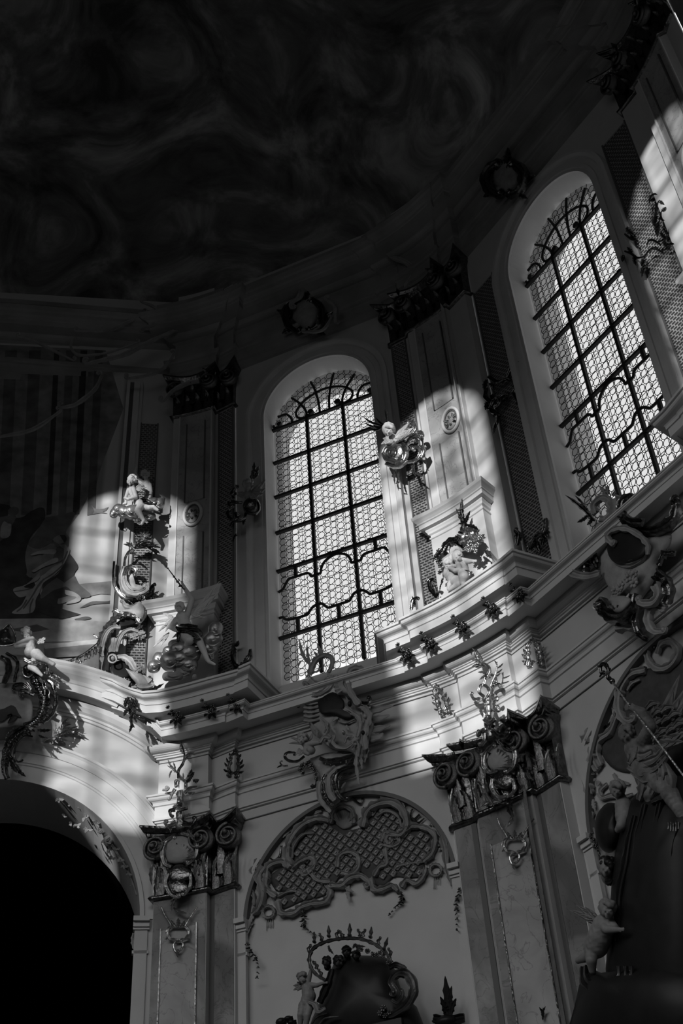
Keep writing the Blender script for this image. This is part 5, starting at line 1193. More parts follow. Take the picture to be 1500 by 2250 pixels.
for pts in ([(480, 620), (400, 690), (310, 750), (260, 830)], [(330, 730), (280, 800), (230, 880), (180, 950)], [(250, 880), (230, 930), (225, 985)], [(110, 825), (180, 815), (240, 800)], [(510, 520), (490, 570), (470, 610)], [(200, 890), (170, 940), (130, 975)]): paint('painted_fold', [(x - 4, y - 2) for x, y in pts] + [(x + 5, y + 4) for x, y in reversed(pts)], 'paint_mid', 3)
paint('painted_arm', [(230, 545), (300, 518), (420, 508), (405, 545), (310, 540), (245, 552)], 'paint_light'); paint('painted_arm', [(240, 670), (300, 630), (420, 570), (435, 600), (330, 640), (260, 680)], 'paint_light')
paint('painted_head', [(395, 432), (430, 405), (470, 390), (500, 410), (495, 450), (460, 465), (430, 460)], 'paint_soft'); paint('painted_hair', [(450, 395), (490, 398), (502, 425), (490, 455), (470, 430)], 'paint_dark'); paint('painted_beard', [(400, 440), (440, 465), (460, 490), (420, 480)], 'paint_mid')
paint('painted_parapet', [(330, 1255), (800, 1210), (900, 1200), (900, 1300), (340, 1330)], 'paint_soft', 0); paint('painted_parapet', [(330, 1230), (900, 1170), (900, 1205), (340, 1260)], 'paint_pale', 0)
# moulded frame of the mural
for s0, s1, d, m_ in ((1.66, 1.73, .06, 'stucco_trim'), (1.73, 1.82, .035, 'line_paint'), (1.82, 1.95, .07, 'stucco_trim'), (1.95, 2.02, .04, 'stucco')):
    mb = MB(); B0.box(mb, s0, s1, -.02, d, 15.6 if s0 < 1.8 else 15.2, 23.6); mb.build('frame_moulding', m_, mu)

mat('rocaille_pale', .42, .5, noise_s=6, noise_amt=.25, bump=.3, bump_s=25)
# ------------------------------------------------------------------ rocaille frame beside the mural
t = root_at('rocaille_frame', 'sunlit gilded rocaille frame with C-scrolls and palm spray beside the mural', 'ornament', B0, .1, 300, 1480)
p = Pen(t, B0, .12, 190, 1180, 7.5, 'rocaille_pale'); p.ws = 1.25
p.scroll('c_scroll', [(620, 500), (580, 640), (590, 780), (660, 900), (790, 950), (920, 920), (1000, 860), (990, 800)], (30, 44, 26), o=.10, c1=(1, 30, -1), rib=.3); p.scroll('c_scroll', [(470, 660), (460, 780), (520, 900), (620, 990), (760, 1010)], (14, 24, 14), o=.06, m='gilt', rib=.4)
p.scroll('outer_moulding', [(455, 400), (440, 600), (450, 780), (520, 930), (640, 1020), (770, 1030)], (14, 16, 12), o=.02, m='gilt_dark')
p.scroll('inner_hook', [(620, 640), (660, 530), (740, 500), (810, 540), (820, 610)], (26, 34, 20), o=.14, c1=(1, 22, 1), m='gilt'); p.scroll('inner_band', [(640, 640), (660, 760), (740, 860), (800, 870)], (14, 22, 10), o=.16, rib=.5)
p.plate('inner_shell', [(680, 640), (760, 600), (780, 760), (900, 800), (950, 830), (900, 890), (780, 880), (700, 790)], o=.05, th=.03, dome=.05)
p.scroll('palm_stem', [(620, 480), (640, 340), (700, 240), (790, 170)], (16, 16, 10), o=.12, m='gilt', rib=.5)
for a in ((780, 180, 800, 20, 20, .1), (790, 180, 920, 30, 26, -.2), (800, 180, 1020, 60, 30, -.2), (820, 180, 1140, 120, 34, -.25), (860, 180, 1220, 210, 34, -.3), (1000, 160, 1160, 330, 34, -.3), (1060, 200, 1210, 280, 30, -.2), (780, 200, 600, 130, 26, .3), (760, 190, 640, 90, 22, .3), (740, 200, 720, 70, 20, .2), (790, 170, 860, -10, 22, .1), (800, 190, 980, 180, 26, -.2), (720, 260, 830, 310, 26, -.2), (700, 270, 760, 220, 24, .2)): p.leaf(*a, o=.16, lift=.1, m='gilt_dark' if a[2] > 900 else 'gilt')
for a in ((960, -10, 940, -110, 18, .1), (960, -10, 870, -80, 18, .2), (960, -10, 1030, -90, 18, -.2), (960, 0, 850, -30, 16, .3), (960, 0, 1060, -40, 16, -.3)): p.leaf(*a, o=.14, lift=.08, m='gilt')
p.scroll('knot', [(820, 1010), (880, 980), (940, 1000)], (20, 26, 18), o=.14, m='gilt', c1=(1, 16, 1)); p.ball(890, 1000, 30, None, .06, .16, m='gilt_dark')
p.scroll('side_leafwork', [(960, 1010), (1060, 940), (1080, 840), (1110, 780)], (24, 40, 16), o=.12, m='gilt_dark', c1=(1, 18, 1))
for a in ((1040, 960, 1190, 880, 30, .2), (1060, 980, 1200, 960, 34, .2), (1020, 1000, 1150, 1060, 36, .2), (1000, 1020, 1040, 1120, 36, .2), (1060, 900, 1120, 820, 30, .1)): p.leaf(*a, o=.14, m='gilt_dark')
p.scroll('link_scroll', [(600, 1060), (640, 1140), (740, 1160), (840, 1100)], (20, 34, 20), o=.1, c0=(1, 18, -1)); p.plate('link_body', [(660, 1180), (780, 1120), (880, 1060), (950, 1160), (970, 1260), (880, 1400), (800, 1340), (700, 1260), (580, 1220)], o=.06, th=.06, dome=.06)
p.scroll('link_edge', [(930, 1080), (975, 1200), (960, 1310), (880, 1410)], (14, 24, 14), o=.12, m='gilt', rib=.5)
p.scroll('horn', [(420, 1240), (470, 1210), (540, 1250)], (8, 22, 22), o=.1, m='gilt'); p.scroll('beaded_arc', [(320, 1500), (430, 1370), (560, 1300), (700, 1290), (820, 1330), (870, 1420)], (30, 34, 22), o=.14, m='gilt', gad=.2); p.plate('arc_shade', [(480, 1420), (600, 1340), (740, 1330), (830, 1400), (740, 1450), (560, 1480)], o=.06, th=.02, dome=.01, m='altar_dark')  # shade under the arc is a near-black plate
q = Pen(t, B0, .14, 190, 1360, 7.5, 'rocaille_pale'); q.ws = 1.2
q.scroll('beaded_arc', [(420, 40), (320, 150), (240, 290), (200, 480), (190, 660), (190, 800)], (30, 30, 26), o=.08, m='gilt', gad=.2); q.scroll('great_arc', [(560, 150), (430, 150), (330, 240), (270, 400), (250, 560), (270, 620)], (24, 40, 20), o=.14, rib=.3); q.scroll('second_arc', [(850, 210), (720, 180), (610, 230), (540, 340), (500, 480), (500, 540)], (18, 36, 18), o=.12, rib=.3)
q.scroll('tail_hook', [(240, 300), (180, 310), (120, 270)], (20, 14, 8), o=.08, m='gilt', c1=(1, 10, 1)); q.fan('flute', 420, 640, 100, 330, -120, -65, 6, o=.06); q.ball(430, 650, 80, 74, .10, .16); q.scroll('boss_ring', [(430, 590), (370, 620), (370, 690), (430, 720), (490, 690), (480, 620), (440, 600)], 12, o=.26)
q.scroll('fine_curl', [(880, 60), (860, 140), (800, 170), (730, 150)], (12, 20, 10), o=.12, m='gilt', c1=(1, 14, -1)); q.drops([600, 640, 700, 770, 800, 860, 900], 260, 120, 7, .02); q.leaf(850, 150, 930, 90, 22, .2, .1, m='gilt')
q.scroll('lower_arc', [(500, 640), (620, 640), (720, 710), (790, 820), (850, 850)], (30, 54, 24), o=.14, rib=.3); q.plate('hollow_shade', [(480, 700), (600, 680), (700, 780), (720, 900), (640, 980), (420, 930), (400, 800)], o=.05, th=.03, dome=.01, m='altar_dark')  # recess shade painted as a near-black plate
q.scroll('bottom_arc', [(240, 720), (230, 880), (270, 1020), (370, 1140), (500, 1200), (620, 1170)], (20, 30, 22), o=.12, rib=.4); q.scroll('bottom_inner', [(290, 860), (300, 980), (380, 1070), (480, 1120), (560, 1140)], (20, 40, 20), o=.08)
q.plate('scroll_leaf', [(270, 930), (330, 880), (380, 950), (350, 1040), (290, 1020)], o=.14, th=.05, dome=.06); q.scroll('flute_band', [(400, 940), (430, 1040), (500, 1110)], (14, 24, 12), o=.12); q.scroll('flute_band', [(500, 940), (520, 1030), (570, 1100)], (14, 34, 14), o=.12, gad=.15); q.scroll('small_volute', [(600, 1090), (650, 1030), (620, 980)], (14, 18, 10), o=.14, c1=(1, 16, -1), m='gilt')
for y in (860, 960, 1070): q.leaf(230, y, 70, y + 60, 34, .2, .04, m='gilt'); q.leaf(230, y + 30, 90, y + 30, 26, .2, .05, m='gilt')
q.plate('shoulder', [(640, 810), (760, 860), (850, 880), (960, 950), (1040, 1060), (1000, 1120), (880, 1140), (800, 1040), (730, 960)], o=.10, th=.06, dome=.08); q.scroll('shoulder_volute', [(830, 1100), (900, 1130), (1020, 1120), (1100, 1090)], (20, 30, 16), o=.18, c1=(1, 14, -1)); q.scroll('shoulder_volute', [(800, 980), (820, 880), (860, 840)], (24, 26, 14), o=.16, c1=(1, 18, 1)); q.fan('shoulder_rib', 900, 900, 40, 200, 30, 90, 5, o=.16)
for x, y, r in ((900, 800, 40), (940, 830, 34), (870, 760, 30), (940, 880, 28), (680, 1010, 40), (720, 1080, 40), (700, 1160, 44), (660, 1240, 40), (740, 1220, 36)): q.flower(x, y, r, .16, 'gilt_dark' if y > 1000 else 'stucco_grey')
for a in ((700, 1260, 680, 1480, 50, .1), (740, 1300, 780, 1480, 44, -.1), (660, 1280, 600, 1360, 30, .2), (700, 1400, 700, 1560, 40, .2), (940, 1200, 1160, 1180, 40, .2), (980, 1200, 1280, 1050, 34, .1), (1000, 1200, 1240, 1240, 30, .1)): q.leaf(*a, o=.12, m='gilt_dark')
t2 = root_at('leaf_tail', 'dark leafy tail hanging over the arch cornice under the rocaille frame', 'ornament', B0, .6, 290, 1600)
q = Pen(t2, B0, .80, 190, 1540, 7.5, 'gilt_dark')
for a in ((700, 0, 760, 160, 44, .1), (760, 20, 800, 220, 40, -.1), (760, 180, 740, 400, 44, .1), (790, 230, 840, 360, 26, .2), (740, 340, 690, 520, 30, -.2), (740, 340, 800, 440, 24, .2), (700, -60, 640, 120, 50, .2), (740, -60, 830, 100, 50, -.2), (780, 100, 900, 200, 40, -.2), (700, 120, 620, 260, 40, .2), (820, 260, 960, 320, 30, -.2), (720, 60, 740, 260, 50, .1)): q.leaf(*a)

# cresting over the arch cornice
t = root_at('shell_cresting', 'sunlit fluted shell cresting along the arch cornice below the mural', 'ornament', B0, .3, 180, 1500)
p = Pen(t, B0, .32, 0, 1360, 7.5, 'stucco_grey')
p.plate('back_band', [(900, 850), (1080, 800), (1250, 740), (1420, 640), (1620, 480), (1640, 900), (1640, 1120), (1400, 1060), (1000, 980), (920, 920)], o=0, th=.04, dome=.02, sub=3)
for i in range(15):
    t_ = i / 14; x = 930 + 690 * t_; y = 725 - 60 * t_ - 250 * t_ ** 2.2
    p.scroll('flute', [(x, y), (x - 6, y + 70 - 10 * t_), (x - 4, y + 130)], (20, 22, 10), o=.05, m='gilt' if i % 3 else None)
for x, y in ((1000, 900), (1120, 900), (1230, 870), (1340, 850), (1450, 840)): p.scroll('scallop', [(x, y - 30), (x + 50, y + 10), (x + 110, y - 50)], (8, 12, 8), o=.06); p.flower(x + 40, y + 60, 20, .04)
p.scroll('top_rim', [(900, 720), (1100, 690), (1280, 620), (1420, 540), (1600, 400)], 9, o=.10, m='gilt_dark')

# ------------------------------------------------------------------ keystone cartouche at the left edge with mitre, putto and leaf spray
t = root_at('keystone_cartouche', 'dark gilded cartouche over the crown of the great arch at the left edge', 'cartouche', B0, .7, 60, 1600)
p = Pen(t, B0, .60, 0, 1360, 7.5, 'gilt_dark')
p.plate('field', [(-300, 1100), (120, 1060), (330, 1150), (480, 1280), (540, 1450), (520, 1650), (420, 1760), (250, 1760), (0, 1800), (-300, 1750)], o=-.1, th=.05, dome=.06, m='stucco_grey', sub=3)
p.scroll('right_frame', [(600, 850), (580, 1000), (680, 1130), (740, 1300), (720, 1500), (620, 1680), (420, 1790)], (70, 96, 70), o=.02, flat=.7, gad=.05); p.scroll('right_rim', [(780, 1000), (880, 1120), (920, 1300), (900, 1480), (820, 1620), (700, 1720)], (26, 40, 26), o=.06, gad=.15); p.beads([(600, 1000), (650, 1180), (720, 1300), (700, 1480), (620, 1640), (500, 1740)], 14, 22, .2, m='gilt'); p.beads([(700, 1080), (740, 1220), (720, 1400)], 13, 14, .18, m='gilt')
p.fan('fluted_lip', 560, 1200, 60, 200, 170, 240, 7, o=.08); p.scroll('dark_hook', [(560, 1260), (440, 1200), (340, 1200), (330, 1250)], (24, 40, 24), o=.06, c1=(1, 30, -1)); p.scroll('dark_hook', [(480, 1140), (360, 1080), (240, 1100), (210, 1150)], (20, 36, 20), o=.06, c1=(1, 26, -1))
p.scroll('top_volute', [(600, 850), (660, 780), (760, 780), (780, 860)], (40, 40, 24), o=.12, c1=(1.2, 36, 1), m='gilt'); p.scroll('side_scroll', [(780, 1010), (850, 1060), (880, 1140)], (14, 20, 14), o=.12, m='gilt')
for a in ((820, 880, 1020, 980, 50, .1), (840, 960, 1000, 1060, 44, .1), (860, 1020, 960, 1100, 36, .1), (640, 960, 720, 1060, 40, .1), (780, 820, 860, 880, 40, .1)): p.leaf(*a, o=.12, m='gilt')
p.scroll('mitre_stand', [(100, 560), (240, 640), (290, 740), (260, 900), (240, 1040)], (20, 30, 24), o=.1, gad=.1); p.scroll('mitre_stand', [(0, 620), (120, 700), (140, 860), (60, 1060)], (30, 60, 40), o=.06); p.ball(440, 860, 80, 100, .14, 0); p.scroll('ring_fold', [(370, 800), (390, 920), (470, 960), (530, 920)], (10, 16, 10), o=.14, m='gilt')
q = Pen(t, B0, .30, 0, 1540, 7.5, 'gilt_dark')
q.scroll('lower_frame', [(560, 430), (380, 480), (230, 580), (140, 760), (90, 960), (80, 1150), (120, 1280)], (60, 80, 40), o=.0, flat=.7); q.scroll('lower_rim', [(540, 590), (420, 580), (320, 660), (250, 780), (235, 920), (290, 1000), (370, 990)], (14, 20, 12), o=.08, c1=(1, 14, -1)); q.beads([(330, 360), (180, 480), (100, 600), (70, 800), (40, 1000), (45, 1200)], 10, 26, .14, m='gilt'); q.beads([(520, 480), (380, 500), (240, 600), (150, 720), (70, 900)], 10, 22, .15, m='gilt')
for a in ((160, 900, 330, 1160, 60, .1), (260, 1060, 440, 1240, 40, .2), (300, 1080, 370, 1220, 26, .2), (620, 480, 850, 470, 34, .1), (640, 560, 740, 600, 26, .2), (180, 1000, 300, 1180, 40, .2)): q.leaf(*a, o=.08)
rnd = random.Random(11)
for x, y in cat2([(560, 900), (590, 1040), (680, 1160), (740, 1300), (720, 1500), (630, 1670), (440, 1780)], 3): p.leaf(x, y, x + rnd.uniform(60, 110), y + rnd.uniform(20, 80), 22, .25, .1, .08); p.leaf(x, y, x - rnd.uniform(50, 90), y + rnd.uniform(-10, 60), 20, -.25, .1, .08)
for x, y in cat2([(520, 470), (330, 540), (210, 660), (130, 840), (80, 1040)], 3): q.leaf(x, y, x - rnd.uniform(50, 90), y + rnd.uniform(30, 90), 20, .25, .1, .06); q.leaf(x, y, x + rnd.uniform(40, 80), y + rnd.uniform(30, 90), 18, -.25, .1, .06)
# painted animal inside the cartouche
q2 = Pen(t, B0, .585, 0, 1540, 7.5, 'paint_dark'); q2.plate('painted_beast', [(-60, 150), (60, 130), (180, 70), (260, 110), (300, 200), (350, 260), (330, 275), (270, 230), (300, 260), (230, 330), (180, 360), (120, 370), (230, 270), (170, 230), (90, 280), (60, 330), (-60, 340)], o=.035, th=.004, dome=.0, sub=2)
t = root_at('mitre', 'dark jewelled mitre standing on the cartouche at the left edge', 'mitre', B0, .95, 18, 1418)
p = Pen(t, B0, .80, 0, 1360, 7.5, 'altar_gilt')
p.plate('front', [(150, 80), (215, 180), (255, 300), (255, 420), (120, 450), (-10, 445), (-60, 400), (-30, 240), (50, 150)], o=0, th=.06, dome=.16, sub=3); p.scroll('rim', [(150, 75), (225, 190), (262, 310), (260, 430)], 12, o=.05, m='gilt'); p.scroll('rim', [(150, 75), (40, 170), (-20, 260)], 12, o=.05, m='gilt'); p.scroll('brow_band', [(-40, 440), (90, 440), (250, 410)], 14, o=.16, m='gilt')
for x, y in ((90, 200), (80, 290), (80, 370), (130, 150), (30, 330), (140, 330)): p.flower(x, y, 16, .2, 'gilt')
t = root_at('leaf_spray', 'gilded leaf spray with a bud on the frieze of the great arch', 'ornament', B0, .05, 110, 1625)
p = Pen(t, B0, .04, 0, 1540, 7.5, 'gilt')
p.scroll('stem', [(700, 690), (760, 640), (880, 600), (1000, 560), (1060, 500)], (8, 12, 8), o=.02)
for a in ((1000, 560, 1310, 430, 18, -.2), (1020, 550, 1370, 490, 20, -.2), (1040, 540, 1400, 620, 34, -.35), (1060, 530, 1340, 620, 28, -.35), (1060, 530, 1260, 600, 20, -.3), (900, 600, 1130, 610, 16, -.2), (880, 600, 870, 450, 16, .25), (900, 590, 900, 350, 18, .2), (920, 580, 970, 410, 22, .1), (960, 560, 990, 430, 18, .1), (1020, 520, 1070, 330, 16, -.3), (1040, 440, 1190, 290, 26, -.4), (1060, 420, 1180, 390, 18, -.2), (860, 620, 850, 710, 22, .1), (880, 640, 930, 730, 18, .2), (800, 620, 690, 610, 16, .2)): p.leaf(*a, o=.02, lift=.05)
p.ball(1000, 665, 80, 36, .05, .03, rot=-12, name='bud'); p.leaf(1040, 670, 1090, 720, 14, .1, .03)
t = root_at('soffit_foliage', 'pale carved foliage along the underside of the great dark arch', 'ornament', B0, -.4, 190, 1800)
p = Pen(t, B0, -.35, 0, 1700, 3, 'stucco_grey'); rnd = random.Random(3)
for x, y, r in ((390, 165, 26), (460, 190, 26), (540, 230, 26), (560, 290, 28), (510, 340, 24), (580, 370, 26), (640, 330, 26), (650, 390, 30), (700, 440, 30), (720, 500, 28), (770, 500, 24), (790, 560, 26), (740, 560, 22), (820, 610, 22), (850, 660, 18), (420, 280, 16), (470, 330, 16), (870, 730, 14)):
    for i in range(4): a = rnd.uniform(0, 6.3); p.leaf(x, y, x + math.cos(a) * r * 1.3, y + math.sin(a) * r * 1.1, r * .4, .3, rnd.uniform(0, .2), .05)
p.scroll('soffit_stem', [(400, 160), (520, 220), (620, 310), (700, 420), (780, 540), (850, 660), (900, 800)], (8, 10, 5), o=.05); p.plate('soffit_shell', [(670, 380), (720, 400), (760, 410), (740, 460), (700, 480)], o=.05, th=.03, dome=.04)
t = root_at('jamb_carving', 'dim carving on the inner jamb of the great dark arch', 'ornament', B0, -.2, 296, 2080); p = Pen(t, B0, -.2, 0, 1700, 3, 'stucco_grey')
for a in ((880, 1050, 900, 1180, 16, .2), (900, 1120, 870, 1060, 14, .2), (890, 1120, 910, 1230, 14, -.2)): p.leaf(*a)

# ------------------------------------------------------------------ figures
def set_face(p, x, y): FACE_SCALE[0] = p.u(x, y)
def cloud(p, balls, root, name='cloud', m='gilt_cloud', swirl=True):
    """one billowing cloud body with rolled folds"""
    rnd = random.Random(int(balls[0][0])); ch = []
    for x, y, rx, ry, o in balls:
        u = p.u(x, y); r = min(rx, ry) * 1.05; ch.append([(x - (rx - r), y - (ry - r), o, r), (x + (rx - r), y + (ry - r), o, r)])
        for i in range(1): a = rnd.uniform(0, 6.3); ch.append([(x + math.cos(a) * rx * .7, y + math.sin(a) * ry * .7, o + r * u * .25, r * .5)])
    c = figure(name, p, ch, root, m=m, vox=1.4, smooth=16)
    if swirl:
        for x, y, rx, ry, o in balls:
            z_ = o + min(rx, ry) * p.u(x, y) * .62
            p.scroll('cloud_fold', [(x - rx * .8, y - ry * .1), (x - rx * .4, y + ry * .5), (x + rx * .2, y + ry * .62), (x + rx * .75, y + ry * .2)], (rx * .05, rx * .13, rx * .05), o=z_, m=m, parent=c, arch=.02)
            p.scroll('cloud_fold', [(x - rx * .5, y - ry * .35), (x, y + ry * .05), (x + rx * .5, y - ry * .2)], (rx * .05, rx * .11, rx * .04), o=z_ + .03, m=m, parent=c, arch=.02)
# angel with sceptre
t = root_at('angel_statue', 'winged angel raising a sceptre, seated on a gilded cloud on the left cornice', 'statue', P1, .5, 400, 1490)
p = Pen(t, P1, .45, 310, 1230, 7.5, 'flesh'); set_face(p, 640, 800)
figure('body', p, head(640, 795, .16, 74, -.15, .2) + [[(655, 880, .10, 44), (675, 960, .08, 100), (715, 1070, .06, 98), (770, 1180, .06, 112)], [(750, 930, .06, 56), (835, 660, .08, 46), (690, 420, .12, 26)], [(575, 1000, .12, 52), (495, 1110, .2, 42), (560, 1160, .26, 28)], [(790, 1220, .08, 92), (960, 1340, .18, 62), (1090, 1640, .12, 36), (1120, 1680, .12, 30), (1215, 1725, .14, 18)], [(690, 1230, .12, 90), (800, 1330, .26, 68), (740, 1440, .16, 48)], *hand(685, 410, .12, -.3, -1, 18), *hand(560, 1160, .26, .6, .5, 17)], t, vox=1.0)
curls(p, 640, 780, .16, 78, -.15, .2, t, 'flesh', 30); face_eyes(p, 640, 795, .16, 74, -.15, .2, t)
wing(p, 'wing', (830, 900), [(1280, 340), (1290, 480), (1230, 560), (1180, 640), (1130, 760), (1080, 880), (1070, 960)], 26, .0, t); wing(p, 'wing', (540, 960), [(350, 880), (300, 1040), (290, 1190), (380, 1090), (400, 1190)], 26, -.1, t); wing(p, 'wing', (460, 1200), [(200, 1450), (330, 1430)], 20, -.2, t)
for pts, w in (([(560, 1120), (680, 1150), (840, 1150), (960, 1180), (1000, 1260)], 34), ([(590, 1180), (720, 1190), (860, 1230), (960, 1310)], 34), ([(600, 1120), (620, 1240), (600, 1360)], 28), ([(640, 1080), (780, 1080), (930, 1100)], 24), ([(820, 1280), (880, 1320), (980, 1310)], 26)): p.scroll('drapery', pts, (w * .7, w, w * .6), o=.22, m='gilt_dark', arch=.03)
cloud(p, [(210, 1760, 95, 100, .12), (300, 1640, 100, 110, .08), (470, 1680, 140, 140, .16), (440, 1500, 80, 70, .14), (620, 1480, 150, 110, .12), (620, 1640, 180, 130, .1), (780, 1560, 190, 150, .05), (900, 1420, 150, 140, .0), (760, 1740, 170, 120, .08), (560, 1400, 110, 80, .1)], t); cloud(p, [(1230, 1150, 105, 130, .1), (1180, 1330, 150, 130, .05), (1130, 1480, 110, 120, .0), (1150, 1600, 50, 60, .0)], t); cloud(p, [(520, 1920, 170, 70, .2), (680, 1860, 140, 80, .1), (880, 1930, 40, 50, .1)], t, m='stucco_grey')
t3 = root_at('sceptre', 'slim pointed sceptre held up by the angel on the left cornice', 'sceptre', P1, .57, 400, 1290); p3 = Pen(t3, P1, .57, 310, 1230, 7.5, 'gilt_dark')
p3.scroll('shaft', [(380, 60), (440, 140), (540, 275), (620, 385), (720, 500)], (4, 9, 12), o=0, flat=1); 
for x, y, r in ((440, 140, 12), (540, 280, 16), (600, 360, 22), (640, 430, 18), (715, 490, 20)): p3.ball(x, y, r, None, .025, .01)
p3.leaf(640, 350, 600, 310, 10, .1, .01); p3.leaf(640, 430, 610, 450, 10, .1, .01)
# two putti on a cloud beside the mural
t = root_at('cloud_console', 'gilded cloud on the lattice strip carrying two putti', 'cloud', B0, .3, 300, 1140); p = Pen(t, B0, .36, 220, 1020, 8.333, 'gilt')
cloud(p, [(250, 900, 75, 95, .0), (330, 830, 100, 110, .04), (430, 880, 110, 110, .08), (580, 880, 150, 130, .1), (760, 930, 130, 90, .06), (920, 960, 110, 70, .04), (960, 680, 110, 70, .06), (1090, 720, 90, 110, .02), (1140, 660, 50, 70, .0), (860, 860, 120, 80, .0)], t); p.scroll('cloud_tail', [(620, 1050), (700, 1060), (780, 1020)], (14, 22, 14), o=.06)
t = root_at('putto', 'sunlit putto with flowing hair sitting on the cloud beside the mural', 'statue', B0, .5, 300, 1120); p = Pen(t, B0, .52, 220, 1020, 8.333, 'flesh'); set_face(p, 570, 300)
figure('body', p, head(570, 300, .04, 82, -.35, .12) + [[(590, 390, .0, 40), (580, 480, .0, 72), (640, 620, .0, 82), (730, 740, .0, 86)], [(610, 460, .08, 46), (655, 600, .12, 40), (520, 640, .14, 30), (470, 625, .14, 22)], [(520, 470, .0, 40), (470, 600, .04, 30), (470, 720, .1, 28)], [(740, 770, .06, 78), (690, 850, .16, 62), (760, 970, .14, 42), (800, 1030, .12, 32), (760, 1095, .14, 26)], [(800, 790, .02, 64), (900, 800, .1, 54), (970, 790, .1, 46), (1050, 840, .08, 28)], *hand(480, 625, .14, -1, -.2, 17), *hand(470, 715, .1, -1, .1, 17)], t, vox=1.0)
curls(p, 590, 285, .03, 84, -.4, .2, t, 'flesh', 26); face_eyes(p, 570, 300, .04, 82, -.35, .12, t); wing(p, 'wing', (660, 450), [(720, 360), (790, 370), (850, 420), (820, 500)], 26, -.04, t)
p.scroll('cloak', [(660, 740), (740, 690), (830, 660), (900, 700)], (16, 60, 30), o=.02, m='gilt_dark'); p.scroll('cloak', [(640, 760), (760, 760), (860, 740), (920, 760)], (14, 50, 24), o=.05, m='gilt_dark'); p.scroll('locks', [(660, 300), (720, 340), (780, 400), (760, 480)], (24, 34, 14), o=.0, m='flesh')
t = root_at('putto', 'shaded putto raising an arm behind the sunlit putto on the cloud', 'statue', B0, .3, 325, 1095); p = Pen(t, B0, .26, 220, 1020, 8.333, 'flesh'); set_face(p, 830, 190)
figure('body', p, head(830, 195, .02, 76, -.1, .2) + [[(840, 280, .0, 38), (850, 370, .0, 78), (880, 500, .0, 80), (880, 620, 0, 84)], [(790, 340, .02, 40), (690, 270, .04, 34), (640, 150, .05, 28), (655, 60, .05, 20)], [(910, 380, .04, 40), (930, 500, .08, 34), (910, 610, .12, 28)], *hand(655, 50, .05, .2, -1, 15), *hand(905, 605, .12, -.5, .8, 16)], t, vox=1.0); curls(p, 830, 185, .02, 78, -.1, .2, t, 'flesh', 24); face_eyes(p, 830, 195, .02, 76, -.1, .2, t)
# putto by the mitre
t = root_at('putto', 'putto sprawling over the left-edge cartouche, reaching for the mitre', 'statue', B0, .95, 70, 1470); p = Pen(t, B0, .78, 0, 1360, 7.5, 'flesh'); set_face(p, 430, 240)
figure('body', p, head(435, 245, .06, 82, .1, .35) + [[(470, 320, .04, 44), (490, 410, .04, 86), (500, 540, .06, 104)], [(600, 580, .1, 92)], [(530, 330, .08, 46), (400, 360, .16, 38), (290, 400, .2, 26)], [(430, 420, .1, 40), (340, 450, .16, 32), (250, 465, .18, 24)], [(560, 360, .0, 40), (600, 390, -.02, 32), (650, 385, -.02, 26)], [(630, 600, .12, 84), (710, 650, .16, 56), (810, 705, .14, 40), (880, 745, .14, 38)], [(560, 700, .02, 70), (510, 790, .08, 60), (590, 840, .08, 48), (690, 930, .06, 26)], *hand(280, 405, .2, -1, .3, 19)], t, vox=1.0); curls(p, 430, 225, .05, 84, .1, .5, t, 'flesh', 30); face_eyes(p, 435, 245, .06, 82, .1, .35, t)
for a in ([(390, 640), (470, 690), (580, 720), (680, 720)], [(400, 680), (500, 730), (620, 740)]): p.scroll('drapery', a, (14, 26, 14), o=.14, m='gilt')
for x, y in ((670, 350), (720, 330), (700, 380), (640, 390)): p.flower(x, y, 34, .0, 'flesh', name='rose')
# shell throne and two seated putti on the sunlit pier
t = root_at('shell_throne', 'gilded rocaille shell with palm leaves behind the two seated putti', 'ornament', P2, .2, 1010, 1260); p = Pen(t, P2, .22, 940, 1130, 9.375, 'gilt')
p.scroll('shell_arc', [(200, 900), (300, 800), (400, 640), (520, 560), (640, 580), (760, 680)], (60, 70, 50), o=.06, m='gilt_dark'); p.scroll('fluted_body', [(720, 330), (760, 420), (700, 520), (640, 580)], (60, 90, 60), o=.1, gad=.08); p.scroll('fluted_body', [(840, 260), (900, 400), (1000, 520)], (50, 80, 50), o=.08, gad=.08); p.fan('shell_flute', 660, 640, 60, 260, -60, 20, 6, o=.14); p.fan('shell_flute', 420, 860, 40, 220, -160, -80, 6, o=.1, m='gilt_dark')
p.scroll('trunk', [(720, 330), (740, 220), (720, 120), (640, 40)], (50, 44, 20), o=.1, m='gilt_dark')
for a in ((720, 160, 560, -120, 50, .12), (730, 150, 720, -330, 46, -.14), (725, 160, 640, -160, 40, .1), (740, 150, 860, -80, 34, .1), (760, 180, 830, 0, 34, .1), (700, 180, 620, 200, 16, .1), (800, 220, 1040, 340, 50, -.2), (860, 240, 1020, 360, 40, -.1), (600, 560, 560, 430, 60, .2), (560, 560, 620, 440, 50, -.2), (690, 420, 650, 360, 34, .2), (1020, 440, 1190, 470, 50, .2), (1040, 480, 1160, 400, 40, .2), (1060, 520, 1150, 540, 40, .2), (960, 560, 1100, 600, 40, .2)): p.leaf(*a, o=.14, lift=.08, m='gilt_dark' if a[1] < 230 or a[0] < 700 else None)
for x, y, r in ((850, 600, 60), (930, 680, 66), (1000, 640, 56), (1060, 480, 50), (860, 730, 50), (980, 760, 44), (780, 700, 44), (180, 870, 60), (230, 960, 60), (260, 1050, 50), (150, 900, 46), (250, 1190, 46), (220, 760, 50), (300, 780, 46), (300, 1340, 26), (290, 1400, 26)): p.flower(x, y, r, .16 if x > 700 else .06, 'gilt_dark' if x < 600 else None)
